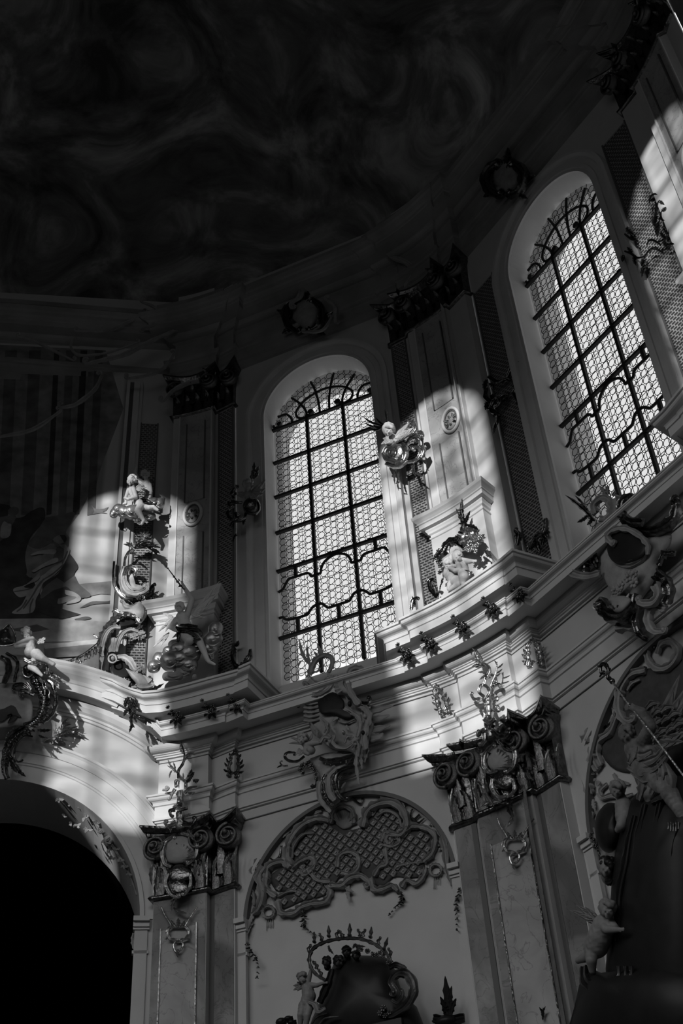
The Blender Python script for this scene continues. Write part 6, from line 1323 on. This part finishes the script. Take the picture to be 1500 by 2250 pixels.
for a in ((310, 1200, 320, 1320, 12, .1), (290, 1400, 250, 1580, 16, .2), (320, 1320, 270, 1400, 18, .2), (1240, 840, 1320, 860, 30, .1), (1160, 740, 1260, 860, 24, .1)): p.leaf(*a, o=.05, m='gilt_dark')
t = root_at('putto', 'seated putto with a cap and an outstretched arm on the sunlit cornice', 'statue', P2, .5, 1015, 1270); p = Pen(t, P2, .46, 940, 1130, 9.375, 'flesh'); set_face(p, 610, 880)
figure('body', p, head(610, 880, .10, 100, .05, .15) + [[(640, 970, .05, 50), (690, 1060, .04, 104), (720, 1180, .04, 104)], [(740, 960, .04, 52), (850, 970, .1, 42), (930, 965, .14, 30)], [(620, 1010, .1, 48), (650, 1140, .2, 44), (560, 1160, .24, 38), (470, 1110, .22, 30)], [(560, 930, .1, 40), (460, 910, .1, 36), (490, 830, .12, 26)], [(740, 1230, .12, 96), (740, 1290, .24, 84), (720, 1400, .22, 56), (735, 1440, .22, 44)], *hand(920, 965, .14, 1, -.1, 24), *hand(480, 1110, .22, -1, -.2, 24)], t, vox=1.0); p.scroll('cap', [(500, 850), (540, 780), (600, 750), (660, 790), (690, 860)], (14, 26, 14), o=.13, m='flesh', flat=1.1); curls(p, 600, 840, .08, 96, .05, .35, t, 'flesh', 22); face_eyes(p, 610, 880, .10, 100, .05, .15, t)
p.scroll('sash', [(640, 1190), (740, 1170), (840, 1190), (860, 1280)], (12, 24, 14), o=.2, m='gilt')
t = root_at('putto', 'crouching putto leaning on the capped putto, nearest the lattice strip', 'statue', P2, .5, 990, 1290); p = Pen(t, P2, .46, 940, 1130, 9.375, 'flesh'); set_face(p, 430, 1030)
figure('body', p, head(430, 1030, .08, 94, -.05, .4) + [[(420, 1120, .04, 60), (440, 1220, .04, 100), (540, 1330, .06, 116)], [(480, 1090, .1, 44), (540, 1070, .16, 36)], [(380, 1160, .06, 46), (420, 1280, .1, 36), (480, 1320, .14, 30)], [(580, 1370, .12, 92), (640, 1440, .2, 66), (520, 1510, .2, 46), (450, 1560, .2, 32)], [(500, 1400, .06, 70), (450, 1450, .12, 50), (430, 1540, .14, 34)], *hand(545, 1065, .16, 1, -.3, 22)], t, vox=1.0); curls(p, 430, 1010, .08, 98, -.05, .55, t, 'flesh', 32); face_eyes(p, 430, 1030, .08, 94, -.05, .4, t)

# ------------------------------------------------------------------ brackets with cherub heads beside the windows
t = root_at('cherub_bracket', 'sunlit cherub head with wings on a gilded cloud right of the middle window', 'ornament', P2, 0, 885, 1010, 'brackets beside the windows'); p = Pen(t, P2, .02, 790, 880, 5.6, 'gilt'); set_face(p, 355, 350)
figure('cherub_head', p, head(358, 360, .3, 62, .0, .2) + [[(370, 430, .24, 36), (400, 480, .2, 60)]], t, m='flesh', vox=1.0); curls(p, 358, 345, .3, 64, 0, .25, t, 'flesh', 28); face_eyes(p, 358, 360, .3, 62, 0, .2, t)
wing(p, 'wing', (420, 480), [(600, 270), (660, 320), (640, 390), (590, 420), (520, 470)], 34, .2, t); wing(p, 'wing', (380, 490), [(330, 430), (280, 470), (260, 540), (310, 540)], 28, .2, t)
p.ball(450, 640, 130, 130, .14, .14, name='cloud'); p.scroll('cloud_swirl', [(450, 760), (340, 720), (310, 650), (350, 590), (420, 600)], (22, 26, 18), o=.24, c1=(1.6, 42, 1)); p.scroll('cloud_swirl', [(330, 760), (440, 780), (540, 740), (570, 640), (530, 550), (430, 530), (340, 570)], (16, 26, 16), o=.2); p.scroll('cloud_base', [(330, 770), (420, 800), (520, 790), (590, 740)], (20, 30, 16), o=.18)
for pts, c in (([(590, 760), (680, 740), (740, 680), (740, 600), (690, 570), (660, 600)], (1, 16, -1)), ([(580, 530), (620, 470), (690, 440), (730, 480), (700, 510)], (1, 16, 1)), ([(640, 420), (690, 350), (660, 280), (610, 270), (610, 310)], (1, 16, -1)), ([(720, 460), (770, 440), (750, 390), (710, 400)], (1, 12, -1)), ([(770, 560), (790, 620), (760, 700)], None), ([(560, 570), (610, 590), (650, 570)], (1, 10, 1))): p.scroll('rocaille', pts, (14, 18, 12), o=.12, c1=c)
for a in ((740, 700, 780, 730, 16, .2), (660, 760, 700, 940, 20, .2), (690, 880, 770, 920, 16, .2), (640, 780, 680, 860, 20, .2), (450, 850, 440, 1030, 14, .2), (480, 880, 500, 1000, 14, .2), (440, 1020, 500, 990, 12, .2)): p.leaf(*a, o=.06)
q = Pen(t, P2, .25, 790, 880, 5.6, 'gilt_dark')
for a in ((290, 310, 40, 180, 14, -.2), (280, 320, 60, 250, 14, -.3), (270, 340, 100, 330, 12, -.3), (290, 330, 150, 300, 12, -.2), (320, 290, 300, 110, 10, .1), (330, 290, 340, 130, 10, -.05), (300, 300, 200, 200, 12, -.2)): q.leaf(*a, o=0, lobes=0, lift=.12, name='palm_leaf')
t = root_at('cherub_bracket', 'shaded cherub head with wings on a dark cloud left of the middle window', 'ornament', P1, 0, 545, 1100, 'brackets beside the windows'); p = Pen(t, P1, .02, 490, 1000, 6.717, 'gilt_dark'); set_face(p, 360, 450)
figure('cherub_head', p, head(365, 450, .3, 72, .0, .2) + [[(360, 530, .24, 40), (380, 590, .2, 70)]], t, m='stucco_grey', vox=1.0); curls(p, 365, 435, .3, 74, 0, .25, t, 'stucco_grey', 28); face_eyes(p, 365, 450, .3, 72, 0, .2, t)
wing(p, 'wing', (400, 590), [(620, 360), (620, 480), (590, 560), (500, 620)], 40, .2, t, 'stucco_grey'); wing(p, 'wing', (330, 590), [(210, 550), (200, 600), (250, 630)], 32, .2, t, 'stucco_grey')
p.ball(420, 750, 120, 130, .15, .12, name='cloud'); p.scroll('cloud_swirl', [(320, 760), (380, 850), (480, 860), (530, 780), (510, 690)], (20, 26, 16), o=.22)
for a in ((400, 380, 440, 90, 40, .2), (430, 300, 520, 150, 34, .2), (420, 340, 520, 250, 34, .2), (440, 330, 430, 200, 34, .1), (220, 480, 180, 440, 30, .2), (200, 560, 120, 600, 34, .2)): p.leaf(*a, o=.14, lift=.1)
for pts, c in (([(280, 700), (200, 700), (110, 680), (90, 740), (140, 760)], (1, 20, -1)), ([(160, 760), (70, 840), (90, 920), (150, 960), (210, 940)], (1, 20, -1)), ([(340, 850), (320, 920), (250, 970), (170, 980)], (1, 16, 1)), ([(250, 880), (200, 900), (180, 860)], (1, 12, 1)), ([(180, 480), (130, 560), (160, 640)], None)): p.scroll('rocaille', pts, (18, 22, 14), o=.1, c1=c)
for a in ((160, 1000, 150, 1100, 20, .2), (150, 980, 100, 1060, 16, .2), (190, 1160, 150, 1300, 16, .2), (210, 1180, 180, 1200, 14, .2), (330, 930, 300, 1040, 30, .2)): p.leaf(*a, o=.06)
def leaf_bracket(fr, off, x0, y0, k, label, curves, leaves):
    t = root_at('leaf_bracket', label, 'ornament', fr, off, x0 + curves[0][0][0] / k, y0 + curves[0][0][1] / k, 'brackets beside the windows'); p = Pen(t, fr, off, x0, y0, k, 'gilt_dark')
    for c in curves: p.scroll('rocaille', c, (7, 11, 6), o=.1, c1=(1, 9, 1))
    for a in leaves: p.leaf(*a, o=.08, lift=.08)
leaf_bracket(P2, -.15, 1050, 760, 2.69, 'dark leafy bracket on the lattice strip left of the slanted window', [[(260, 95), (220, 110), (190, 150), (170, 190)], [(60, 180), (110, 210), (150, 200), (180, 190)], [(50, 250), (45, 300), (80, 330), (110, 310)], [(100, 370), (130, 340), (135, 300), (170, 280)], [(210, 180), (230, 240), (215, 280), (240, 330)], [(60, 350), (90, 390), (120, 400)], [(80, 290), (90, 330), (70, 370)]], [(250, 100, 200, 90, 16, .2), (220, 110, 240, 90, 14, .2), (50, 200, 40, 270, 16, .2), (90, 250, 60, 220, 14, .2), (120, 390, 90, 420, 12, .2), (115, 440, 95, 520, 12, .2), (130, 400, 115, 470, 14, .2), (170, 300, 140, 340, 16, .2), (200, 240, 220, 200, 14, .2), (240, 300, 260, 350, 12, .2), (60, 320, 45, 380, 14, .2)])
leaf_bracket(B2, .5, 1340, 400, 5.6, 'dark leafy bracket on the lattice strip right of the slanted window', [[(480, 260), (500, 180), (560, 150), (630, 190)], [(660, 230), (600, 240), (580, 320), (560, 420)], [(740, 400), (640, 360), (640, 460), (720, 480)], [(720, 560), (720, 660), (640, 720), (560, 740)], [(450, 780), (480, 720), (540, 720), (620, 770)], [(700, 780), (760, 760), (820, 780)], [(180, 850), (260, 880), (330, 930), (420, 920)], [(180, 640), (260, 700), (340, 720)], [(420, 920), (480, 840), (560, 800)]], [(560, 200, 500, 240, 30, .2), (560, 200, 660, 250, 30, .2), (560, 420, 540, 540, 40, .2), (600, 380, 680, 300, 34, .2), (700, 640, 640, 560, 30, .2), (160, 900, 150, 980, 34, .2), (300, 900, 330, 1030, 34, .2), (420, 940, 390, 1040, 30, .2), (450, 980, 400, 1180, 34, .2), (260, 880, 200, 800, 30, .2), (300, 700, 240, 640, 40, .2), (620, 620, 700, 700, 30, .2), (200, 560, 300, 640, 40, .2)])
leaf_bracket(B2, .5, 1050, 760, 2.69, 'dark leaf cluster at the foot of the lattice strip by the slanted window', [[(400, 1020), (390, 1100), (340, 1130), (310, 1190)], [(230, 1180), (240, 1120), (220, 1090)]], [(400, 1060, 415, 1140, 20, .2), (370, 1110, 330, 1130, 18, .2), (340, 1150, 370, 1220, 22, .2), (320, 1180, 300, 1210, 18, .2), (390, 1120, 380, 1190, 18, .2), (230, 1150, 210, 1120, 12, .2), (240, 1160, 250, 1100, 10, .2)])
leaf_bracket(B1, .5, 450, 1200, 3, 'dark leaf cluster at the foot of the lattice strip left of the middle window', [[(190, 640), (180, 720), (210, 790), (290, 770)], [(300, 680), (290, 740), (250, 780)]], [(200, 660, 220, 620, 16, .2), (190, 720, 175, 640, 18, .2), (220, 780, 190, 830, 16, .2), (260, 760, 300, 690, 20, .2), (280, 760, 300, 790, 16, .2)])
leaf_bracket(P2, .2, 800, 1000, 3, 'sunlit leaf scroll at the foot of the lattice strip on the lit cornice', [[(480, 940), (440, 890), (430, 830), (460, 820)], [(310, 1020), (320, 960), (350, 940)]], [(470, 930, 440, 840, 18, .2), (460, 940, 490, 900, 14, .2), (330, 1000, 310, 930, 10, .2), (400, 980, 400, 960, 10, .2)])

# ------------------------------------------------------------------ crowned altar under the middle blind arch
t = root_at('crowned_altar', 'dark scrolled top of the altar under the great crown', 'altar', B1, .5, 780, 2250); p = Pen(t, B1, .75, 640, 2010, 5.357, 'altar_dark')
p.plate('body', [(300, 1100), (440, 800), (470, 640), (560, 500), (700, 480), (900, 480), (1100, 500), (1200, 600), (1300, 900), (1400, 1020), (1500, 1150), (1500, 1600), (200, 1600), (220, 1300)], o=-.3, th=.3, dome=.3, sub=3)
p.scroll('left_volute', [(330, 1040), (380, 930), (440, 780), (480, 640)], (30, 44, 24), o=.2); p.scroll('great_volute', [(1060, 1180), (1200, 1180), (1380, 1040), (1440, 860), (1360, 700), (1240, 700), (1180, 800), (1230, 900)], (30, 54, 30), o=.25, c1=(1, 40, 1), m='altar_gilt'); p.scroll('upper_volute', [(1150, 620), (1230, 590), (1330, 640), (1330, 700)], (24, 34, 20), o=.2, m='altar_gilt', c1=(1, 22, 1)); p.scroll('lower_volute', [(1180, 1000), (1240, 1030), (1300, 960), (1310, 900)], (16, 28, 16), o=.35, m='altar_gilt', c1=(1, 20, -1))
for x, y, r in ((1080, 1100, 40), (1040, 1160, 34), (1100, 1190, 30), (1150, 1150, 28)): p.flower(x, y, r, .3, 'altar_gilt')
p.scroll('rim', [(240, 1286), (300, 1200), (420, 1160)], (8, 14, 8), o=.3, m='altar_gilt'); p.scroll('rim', [(330, 1286), (400, 1220), (560, 1200)], (8, 12, 8), o=.32, m='altar_gilt')
for s0_, s1_, d_, z0_, z1_ in ((-.95, .95, 1.0, 0, 1.3), (-.80, .80, .8, 1.3, 8.1), (-.92, .92, .95, 7.7, 7.95), (-.98, .98, 1.05, 7.95, 8.15)):
    mb = MB(); B1.box(mb, s0_ - .1, s1_ - .1, .36, d_, z0_, z1_); mb.build('retable_stage', 'altar_dark', t)
mb = MB(); B1.box(mb, -1.15, -.8, .36, .98, 7.5, 8.2); mb.build('side_console', 'altar_dark', t)
set_face(p, 650, 440)
for x, y, r in ((650, 440, 58), (415, 560, 56), (560, 560, 70), (760, 480, 50)): figure('cherub_head', p, head(x, y, .1, r, .05, .1) + [[(x + 10, y + r, .0, r * .7)]], t, m='altar_dark', vox=1.3); curls(p, x, y - 8, .1, r, .05, .3, t, 'altar_dark', 18)
t = root_at('crown', 'great dark crown with spires floating over the altar', 'crown', B1, .9, 760, 2080); p = Pen(t, B1, .95, 640, 2010, 5.357, 'altar_gilt')
ringp = [(690, 275), (560, 285), (430, 310), (320, 355), (240, 420), (210, 520), (230, 620), (300, 710), (400, 770)]
p.scroll('band', ringp, (16, 20, 16), o=.1, gad=.1, arch=-.0); p.scroll('band', [(690, 275), (820, 285), (950, 330), (1050, 390), (1130, 470), (1180, 560)], (16, 20, 18), o=.1, gad=.1)
for x, y, x2, y2, w in ((440, 250, 435, 120, 26), (685, 240, 685, 95, 28), (930, 260, 940, 135, 26), (270, 320, 262, 200, 24), (1090, 400, 1135, 260, 26)): p.leaf(x, y, x2, y2, w, .02, .1, .02, lobes=2, name='spire'); p.ball(x, y, w * .8, w * .7, .05, .12)
for x, y, d in ((350, 270, 1), (540, 230, -1), (590, 240, 1), (800, 220, 1), (850, 220, -1), (1030, 310, -1), (1160, 440, 1), (210, 400, -1), (340, 690, 1), (290, 600, 1)): p.scroll('cresting_scroll', [(x, y + 40), (x + d * 10, y), (x - d * 20, y - 30)], (16, 18, 10), o=.1, c1=(1, 12, d))
for a in ((730, 350, 870, 370, 20, .1), (760, 380, 840, 430, 20, .1), (430, 370, 500, 465, 18, .1), (440, 360, 450, 440, 14, .1), (760, 340, 720, 400, 20, .1), (250, 540, 300, 600, 20, .2), (200, 520, 180, 530, 14, .1), (880, 400, 900, 460, 24, .1), (940, 440, 1000, 480, 24, .1)): p.leaf(*a, o=.05)
for x, y in ((600, 250), (1000, 470), (1040, 450), (900, 430), (960, 470), (1080, 480), (1140, 560), (820, 410)): p.flower(x, y, 30, .08)
t = root_at('putto', 'winged putto standing beside the altar and holding up the great crown', 'statue', B1, .9, 670, 2240); p = Pen(t, B1, .95, 640, 2010, 5.357, 'flesh_shaded'); set_face(p, 125, 745)
mat('flesh_shaded', .2, .5, noise_s=4, noise_amt=.15)  # darker copy of flesh, the gloom round the altars put into its colour
figure('body', p, head(125, 745, .06, 56, .1, .2) + [[(150, 800, .02, 28), (185, 860, .02, 62), (205, 960, .02, 78), (180, 1040, .02, 74)], [(190, 820, .04, 32), (215, 720, .06, 26), (230, 650, .08, 18)], [(235, 830, .04, 32), (300, 830, .06, 24), (385, 800, .08, 16)], [(140, 1070, .04, 56), (110, 1180, .08, 40), (105, 1290, .04, 28)], [(210, 1080, .04, 54), (190, 1180, .08, 40), (170, 1300, .06, 28)], *hand(230, 650, .08, .1, -1, 13), *hand(385, 800, .08, 1, -.1, 12)], t, m='flesh_shaded', vox=1.0); curls(p, 125, 730, .06, 58, .1, .3, t, 'flesh_shaded', 24); face_eyes(p, 125, 745, .06, 56, .1, .2, t); wing(p, 'wing', (130, 830), [(60, 790), (15, 840), (20, 890), (70, 900)], 22, -.04, t, 'flesh_shaded'); p.scroll('drapery', [(200, 1020), (280, 1060), (320, 1140), (400, 1100)], (20, 34, 18), o=.1)
t = root_at('finial', 'small dark flame-shaped finial on a vase right of the crowned altar', 'ornament', B1, .5, 982, 2245); p = Pen(t, B1, .6, 450, 1650, 2.5, 'altar_dark')
p.scroll('vase_rim', [(1255, 1470), (1330, 1480), (1425, 1465)], (20, 26, 20), o=.05); p.ball(1335, 1500, 70, 40, .2, .0)
for a in ((1330, 1460, 1315, 1235, 26, .05), (1340, 1460, 1360, 1290, 20, -.1), (1320, 1450, 1285, 1350, 20, .2), (1350, 1450, 1385, 1360, 20, -.2), (1330, 1440, 1300, 1400, 24, .2), (1345, 1440, 1350, 1340, 18, 0)): p.leaf(*a, o=.08, lobes=3)
t = root_at('leaf_bud', 'dark leaf knob at the bottom edge left of the altar putto', 'ornament', B1, .7, 620, 2245); p = Pen(t, B1, .8, 450, 1650, 2.5, 'altar_dark')
for x, y, r in ((420, 1490, 30), (460, 1475, 24), (480, 1495, 22)): p.ball(x, y, r, r * .7, .08, 0); p.leaf(x, y, x + 20, y - 20, r * .5, .2, .05)

# ------------------------------------------------------------------ dark altar under the right blind arch
t = root_at('lunette_relief', 'dark rocaille lunette behind the statue in the right blind arch', 'relief', B2, .4, 1400, 1600, 'rocaille lunettes in the blind arches'); p = Pen(t, B2, .36, 1260, 1400, 3.733, 'stucco_grey')
p.plate('lattice_ground', [(200, 900), (330, 720), (380, 480), (480, 330), (600, 260), (760, 240), (900, 180), (1100, 200), (1200, 700), (1100, 1100), (500, 1120), (300, 1060)], o=0, th=.015, dome=.01, m='lunette_ground', sub=3)
H = lambda nm, pts, w=16, **k: p.scroll(nm, pts, w, **{**dict(o=.02, flat=.9, gad=.06), **k})
H('outer_band', [(590, 270), (480, 300), (410, 390), (375, 500), (380, 620), (430, 690), (490, 680)], (22, 28, 20), c1=(1, 24, -1)); H('outer_band', [(350, 660), (300, 780), (210, 850), (195, 960), (230, 1050)], (20, 24, 18)); H('outer_band', [(600, 110), (620, 200), (700, 260), (800, 230), (860, 120), (800, 40), (720, 60), (690, 140)], (18, 26, 16)); H('inner_lip', [(440, 440), (480, 380), (540, 350)], (6, 12, 6), o=.05)
H('side_wing', [(150, 760), (110, 840), (90, 900)], (24, 34, 16)); H('side_wing', [(160, 900), (160, 1000), (200, 1090)], (24, 30, 20)); H('tendril', [(330, 580), (330, 680), (270, 740), (225, 720)], (8, 14, 6), c1=(1, 8, 1), m='gilt_dark'); H('tendril', [(310, 590), (325, 555), (360, 560)], (8, 10, 6))
for x, y in ((205, 810), (175, 850), (160, 900), (660, 85), (710, 25), (780, 10)): p.ball(x, y, 12, 16, .02, .04, m='altar_dark')
q = Pen(t, B2, .36, 1250, 1650, 3.584, 'stucco_grey')
for pts, w in (([(130, 200), (160, 300), (180, 340)], 30), ([(45, 200), (90, 180), (120, 230), (150, 300), (150, 360)], 14), ([(230, 330), (260, 370), (340, 350), (420, 370), (500, 340)], 16), ([(300, 260), (250, 310), (260, 360)], 14), ([(190, 480), (170, 560), (190, 640), (230, 700)], 14), ([(350, 180), (380, 230), (470, 260)], 12)): q.scroll('lower_band', pts, (w * .7, w, w * .6), o=.02)
for a in ((200, 180, 170, 190, 12, .2), (210, 220, 190, 240, 12, .2), (190, 380, 210, 470, 22, .2), (170, 460, 130, 480, 18, .2), (170, 520, 130, 540, 18, .2), (240, 240, 220, 280, 20, .2)): q.leaf(*a, o=.03)
t = root_at('draped_altar', 'dark draped altar at the right edge below the statue', 'altar', B2, .6, 1420, 2240); p = Pen(t, B2, .6, 1250, 1650, 3.584, 'altar_dark')
p.plate('dark_oval', [(200, 560), (230, 480), (300, 410), (380, 430), (390, 560), (400, 700), (340, 800), (260, 780), (210, 680)], o=0, th=.15, dome=.15, sub=3)
p.plate('canopy', [(420, 480), (560, 300), (760, 280), (900, 420), (1000, 600), (1000, 2300), (330, 2300), (330, 1100), (350, 860), (400, 640)], o=.05, th=.25, dome=.2, sub=2)
for pts, m_ in (([(520, 510), (480, 700), (450, 900), (400, 1150), (390, 1500)], None), ([(600, 420), (560, 640), (540, 900), (530, 1300)], None), ([(720, 400), (680, 640), (660, 900), (660, 1300)], None), ([(860, 560), (800, 800), (790, 1200)], None), ([(650, 400), (700, 370), (750, 360)], 'altar_gilt')): p.scroll('drapery_fold', pts, (16, 30, 20), o=.4, m=m_)
p.drops([780, 800, 820, 840, 860], 560, 60, 6, .5, m='altar_gilt'); p.drops([620, 650, 670], 840, 80, 8, .46, m='altar_gilt')
q = Pen(t, B2, .6, 1230, 1930, 3.319, 'altar_dark'); q.plate('base', [(100, 950), (180, 660), (300, 690), (420, 660), (560, 640), (1000, 700), (1000, 1300), (100, 1300)], o=.1, th=.3, dome=.2, sub=2); q.scroll('base_scroll', [(180, 640), (190, 740), (270, 800), (420, 820)], (20, 34, 20), o=.4); q.drops([430, 480, 520], 640, 90, 12, .5, m='altar_gilt'); q.drops([400, 460, 620, 590], 860, 40, 6, .5, m='altar_gilt')
q.leaf(330, 30, 380, 10, 30, .2, .3)
for s0_, s1_, d_, z0_, z1_ in ((-1.5, 1.5, 1.6, 0, 1.4), (-.95, .95, 1.1, 1.4, 6.9)):
    mb = MB(); B2.box(mb, s0_, s1_, .36, d_, z0_, z1_); mb.build('retable_stage', 'altar_dark', t)
set_face(p, 300, 920); figure('cherub_head', p, head(300, 920, .2, 60, -.2, .15) + [[(320, 990, .1, 50)]], t, m='flesh_shaded', vox=1.4); curls(p, 300, 905, .2, 62, -.2, .3, t, 'altar_dark', 18)
t = root_at('angel_statue', 'dim winged angel statue with swirling drapery gripping a crosier above the dark altar', 'statue', B2, .8, 1410, 1720); p = Pen(t, B2, .80, 1260, 1400, 3.733, 'stucco_shaded'); set_face(p, 440, 800)
mat('stucco_shaded', .15, .6, noise_s=6, noise_amt=.4, bump=.5, bump_s=12)  # darker copy of stucco, shade of the right arch put into its colour
figure('body', p, head(440, 800, .14, 58, -.1, .15) + [[(475, 860, .08, 34), (530, 920, .05, 84), (575, 1020, .04, 88), (620, 1120, .04, 96)], [(560, 880, .1, 46), (630, 740, .2, 40), (560, 620, .3, 32), (490, 580, .34, 22)], [(620, 920, .05, 44), (700, 1020, .1, 36), (760, 1100, .14, 26)], [(660, 1140, .08, 76), (790, 1290, .16, 58), (860, 1400, .14, 44), (930, 1540, .1, 32)], [(600, 1150, .06, 74), (640, 1290, .1, 56), (660, 1400, .06, 40)], *hand(495, 580, .34, -1, -.1, 20), *hand(755, 1095, .14, 1, .5, 18)], t, m='stucco_shaded', vox=1.2)
curls(p, 435, 782, .14, 62, -.1, .3, t, 'stucco_shaded', 34, cs=.8); face_eyes(p, 440, 800, .14, 58, -.1, .15, t)
wing(p, 'wing', (640, 880), [(860, 300), (930, 360), (980, 440), (1000, 540), (990, 650), (950, 760), (900, 850), (640, 560)], 56, .0, t, 'stucco_shaded')
for x, y in ((640, 560), (690, 620), (760, 590), (700, 700), (760, 680), (820, 640), (730, 780), (800, 760), (690, 820), (860, 720)):
    p.scroll('covert', [(x - 40, y + 30), (x, y - 10), (x + 50, y - 20)], (14, 22, 8), o=.14, c1=(1, 14, 1))
for pts in ([(450, 1010), (560, 1040), (680, 1000), (740, 920)], [(450, 1060), (560, 1110), (680, 1070), (760, 980)], [(470, 960), (560, 980), (640, 940)], [(480, 1100), (600, 1160), (720, 1120)], [(520, 900), (500, 980), (460, 1040)], [(700, 1000), (740, 1120), (700, 1240)], [(640, 1060), (680, 1180), (640, 1300)], [(740, 1040), (800, 1160), (800, 1280)], [(560, 1120), (570, 1240), (540, 1340)]): p.scroll('drapery', pts, (16, 34, 18), o=.16)
t = root_at('crosier', 'thin crosier with a curled gilded head crossing the right blind arch', 'crosier', B2, 1.15, 1440, 1600); p = Pen(t, B2, 1.15, 1260, 1400, 3.733, 'gilt')
p.scroll('staff', [(315, 365), (460, 560), (640, 790), (880, 1110), (960, 1220)], (7, 7, 7), o=0, flat=1); p.scroll('crook', [(315, 365), (280, 330), (285, 270), (255, 220), (220, 240), (225, 290)], (9, 11, 8), o=0, c1=(1, 18, -1), m='gilt_dark', flat=1)
for x, y, r in ((315, 362, 18), (290, 335, 12), (470, 570, 14)): p.ball(x, y, r, None, .04, 0, m='gilt_dark')
for a in ((285, 280, 300, 250, 8, .1), (230, 230, 190, 240, 7, .1), (230, 300, 210, 330, 8, .1), (255, 220, 270, 205, 8, .1)): p.leaf(*a, m='gilt_dark')
t = root_at('putto', 'dim putto leaning from the drapery beside the dark oval of the right altar', 'statue', B2, .9, 1365, 1800); p = Pen(t, B2, .85, 1250, 1650, 3.584, 'flesh_shaded'); set_face(p, 380, 300)
figure('body', p, head(380, 300, .06, 52, -.1, .3) + [[(410, 370, .02, 30), (430, 440, .02, 52), (440, 520, .02, 56)], [(400, 420, .06, 26), (390, 510, .1, 22)], [(430, 540, .06, 40), (410, 590, .12, 30), (385, 620, .1, 20)], *hand(388, 510, .1, -.2, 1, 12)], t, m='flesh_shaded', vox=1.2); curls(p, 380, 290, .06, 54, -.1, .4, t, 'flesh_shaded', 22); face_eyes(p, 380, 300, .06, 52, -.1, .3, t)
t = root_at('putto', 'dim winged putto standing at the lower left of the dark altar', 'statue', B2, .9, 1300, 2130); p = Pen(t, B2, 1.05, 1230, 1930, 3.319, 'flesh_shaded'); set_face(p, 345, 225)
figure('body', p, head(345, 225, .06, 52, .05, .25) + [[(330, 285, .02, 26), (320, 350, .02, 62), (290, 430, .02, 66), (265, 490, .02, 64)], [(290, 320, .06, 28), (340, 375, .12, 22), (430, 375, .14, 14)], [(370, 330, .04, 28), (400, 360, .06, 22)], [(230, 510, .06, 44), (228, 600, .1, 30), (235, 670, .06, 20)], [(260, 520, .0, 46), (200, 570, -.02, 28), (130, 600, -.02, 16)], *hand(430, 375, .14, 1, -.1, 11)], t, m='flesh_shaded', vox=1.1); curls(p, 345, 212, .06, 54, .05, .35, t, 'flesh_shaded', 24); face_eyes(p, 345, 225, .06, 52, .05, .25, t); wing(p, 'wing', (280, 320), [(65, 235), (110, 200), (180, 210), (120, 270), (190, 310), (240, 340)], 22, -.06, t, 'flesh_shaded')

# ------------------------------------------------------------------ upper zone details, half lost in the dark
def upper_cart(fr, u, v, label, s=1.0):
    t = root_at('keystone_ornament', label, 'ornament', fr, .6, u, v, 'keystone ornaments over the windows'); p = Pen(t, fr, .62, u, v, 1 / s, 'gilt_dark')
    p.plate('body', [(-26, 10), (-20, -30), (10, -36), (30, -14), (24, 20), (0, 34)], o=0, th=.06, dome=.1, m='stucco_grey')
    for q in (-1, 1): p.scroll('side_scroll', [(q * 20, -30), (q * 40, -10), (q * 36, 24), (q * 14, 40)], (5, 7, 4), o=.06, c0=(1, 7, -q), c1=(1, 7, q)); p.leaf(q * 30, 10, q * 62, -8, 8, .2, .05); p.leaf(q * 24, 30, q * 48, 44, 7, .2, .05)
    p.leaf(0, -30, 4, -66, 9, .1, .08)
upper_cart(B1, 668, 690, 'dim keystone ornament above the middle window'); upper_cart(B2, 1110, 390, 'dim keystone ornament above the slanted window')

# rocaille edge of the vault above the mural and the left pier
t = root_at('vault_rocaille', 'dim rocaille scrollwork edging the painted vault above the mural', 'ornament', B0, .5, 300, 780); p = Pen(t, B0, .45, 0, 600, 2.5, 'stucco_grey')
for pts, w in (([(480, 500), (560, 480), (680, 450), (780, 400), (860, 360), (1000, 300)], 14), ([(400, 360), (390, 410), (430, 450), (520, 450), (620, 430), (760, 380)], 8), ([(700, 580), (820, 560), (900, 520), (960, 440)], 10), ([(100, 350), (200, 380), (320, 440), (400, 480)], 9), ([(340, 740), (420, 720), (520, 640), (560, 560)], 12), ([(900, 700), (960, 640), (1060, 600), (1160, 600)], 12), ([(1100, 160), (1060, 230), (1100, 300), (1200, 290)], 10), ([(780, 160), (860, 200), (850, 280), (780, 300)], 10), ([(420, 320), (560, 320), (700, 270), (800, 220)], 9), ([(0, 900), (180, 860), (330, 760)], 12)):
    p.scroll('vault_scroll', pts, (w * .7, w, w * .6), o=.05, c0=(1, w * 1.6, 1), c1=(1, w * 1.6, -1))
p = Pen(t, B1, .75, 500, 450, 2.5, 'stucco_grey')
for pts, w in (([(900, 290), (980, 320), (1020, 380), (980, 440)], 14), ([(540, 520), (590, 560), (590, 640)], 10), ([(340, 380), (400, 430), (400, 500), (350, 540)], 14), ([(860, 210), (960, 180), (1010, 120)], 12), ([(420, 700), (520, 690), (570, 620)], 8)): p.scroll('vault_scroll', pts, (w * .7, w, w * .6), o=.05, c0=(1, w * 1.4, 1), c1=(1, w * 1.4, -1))
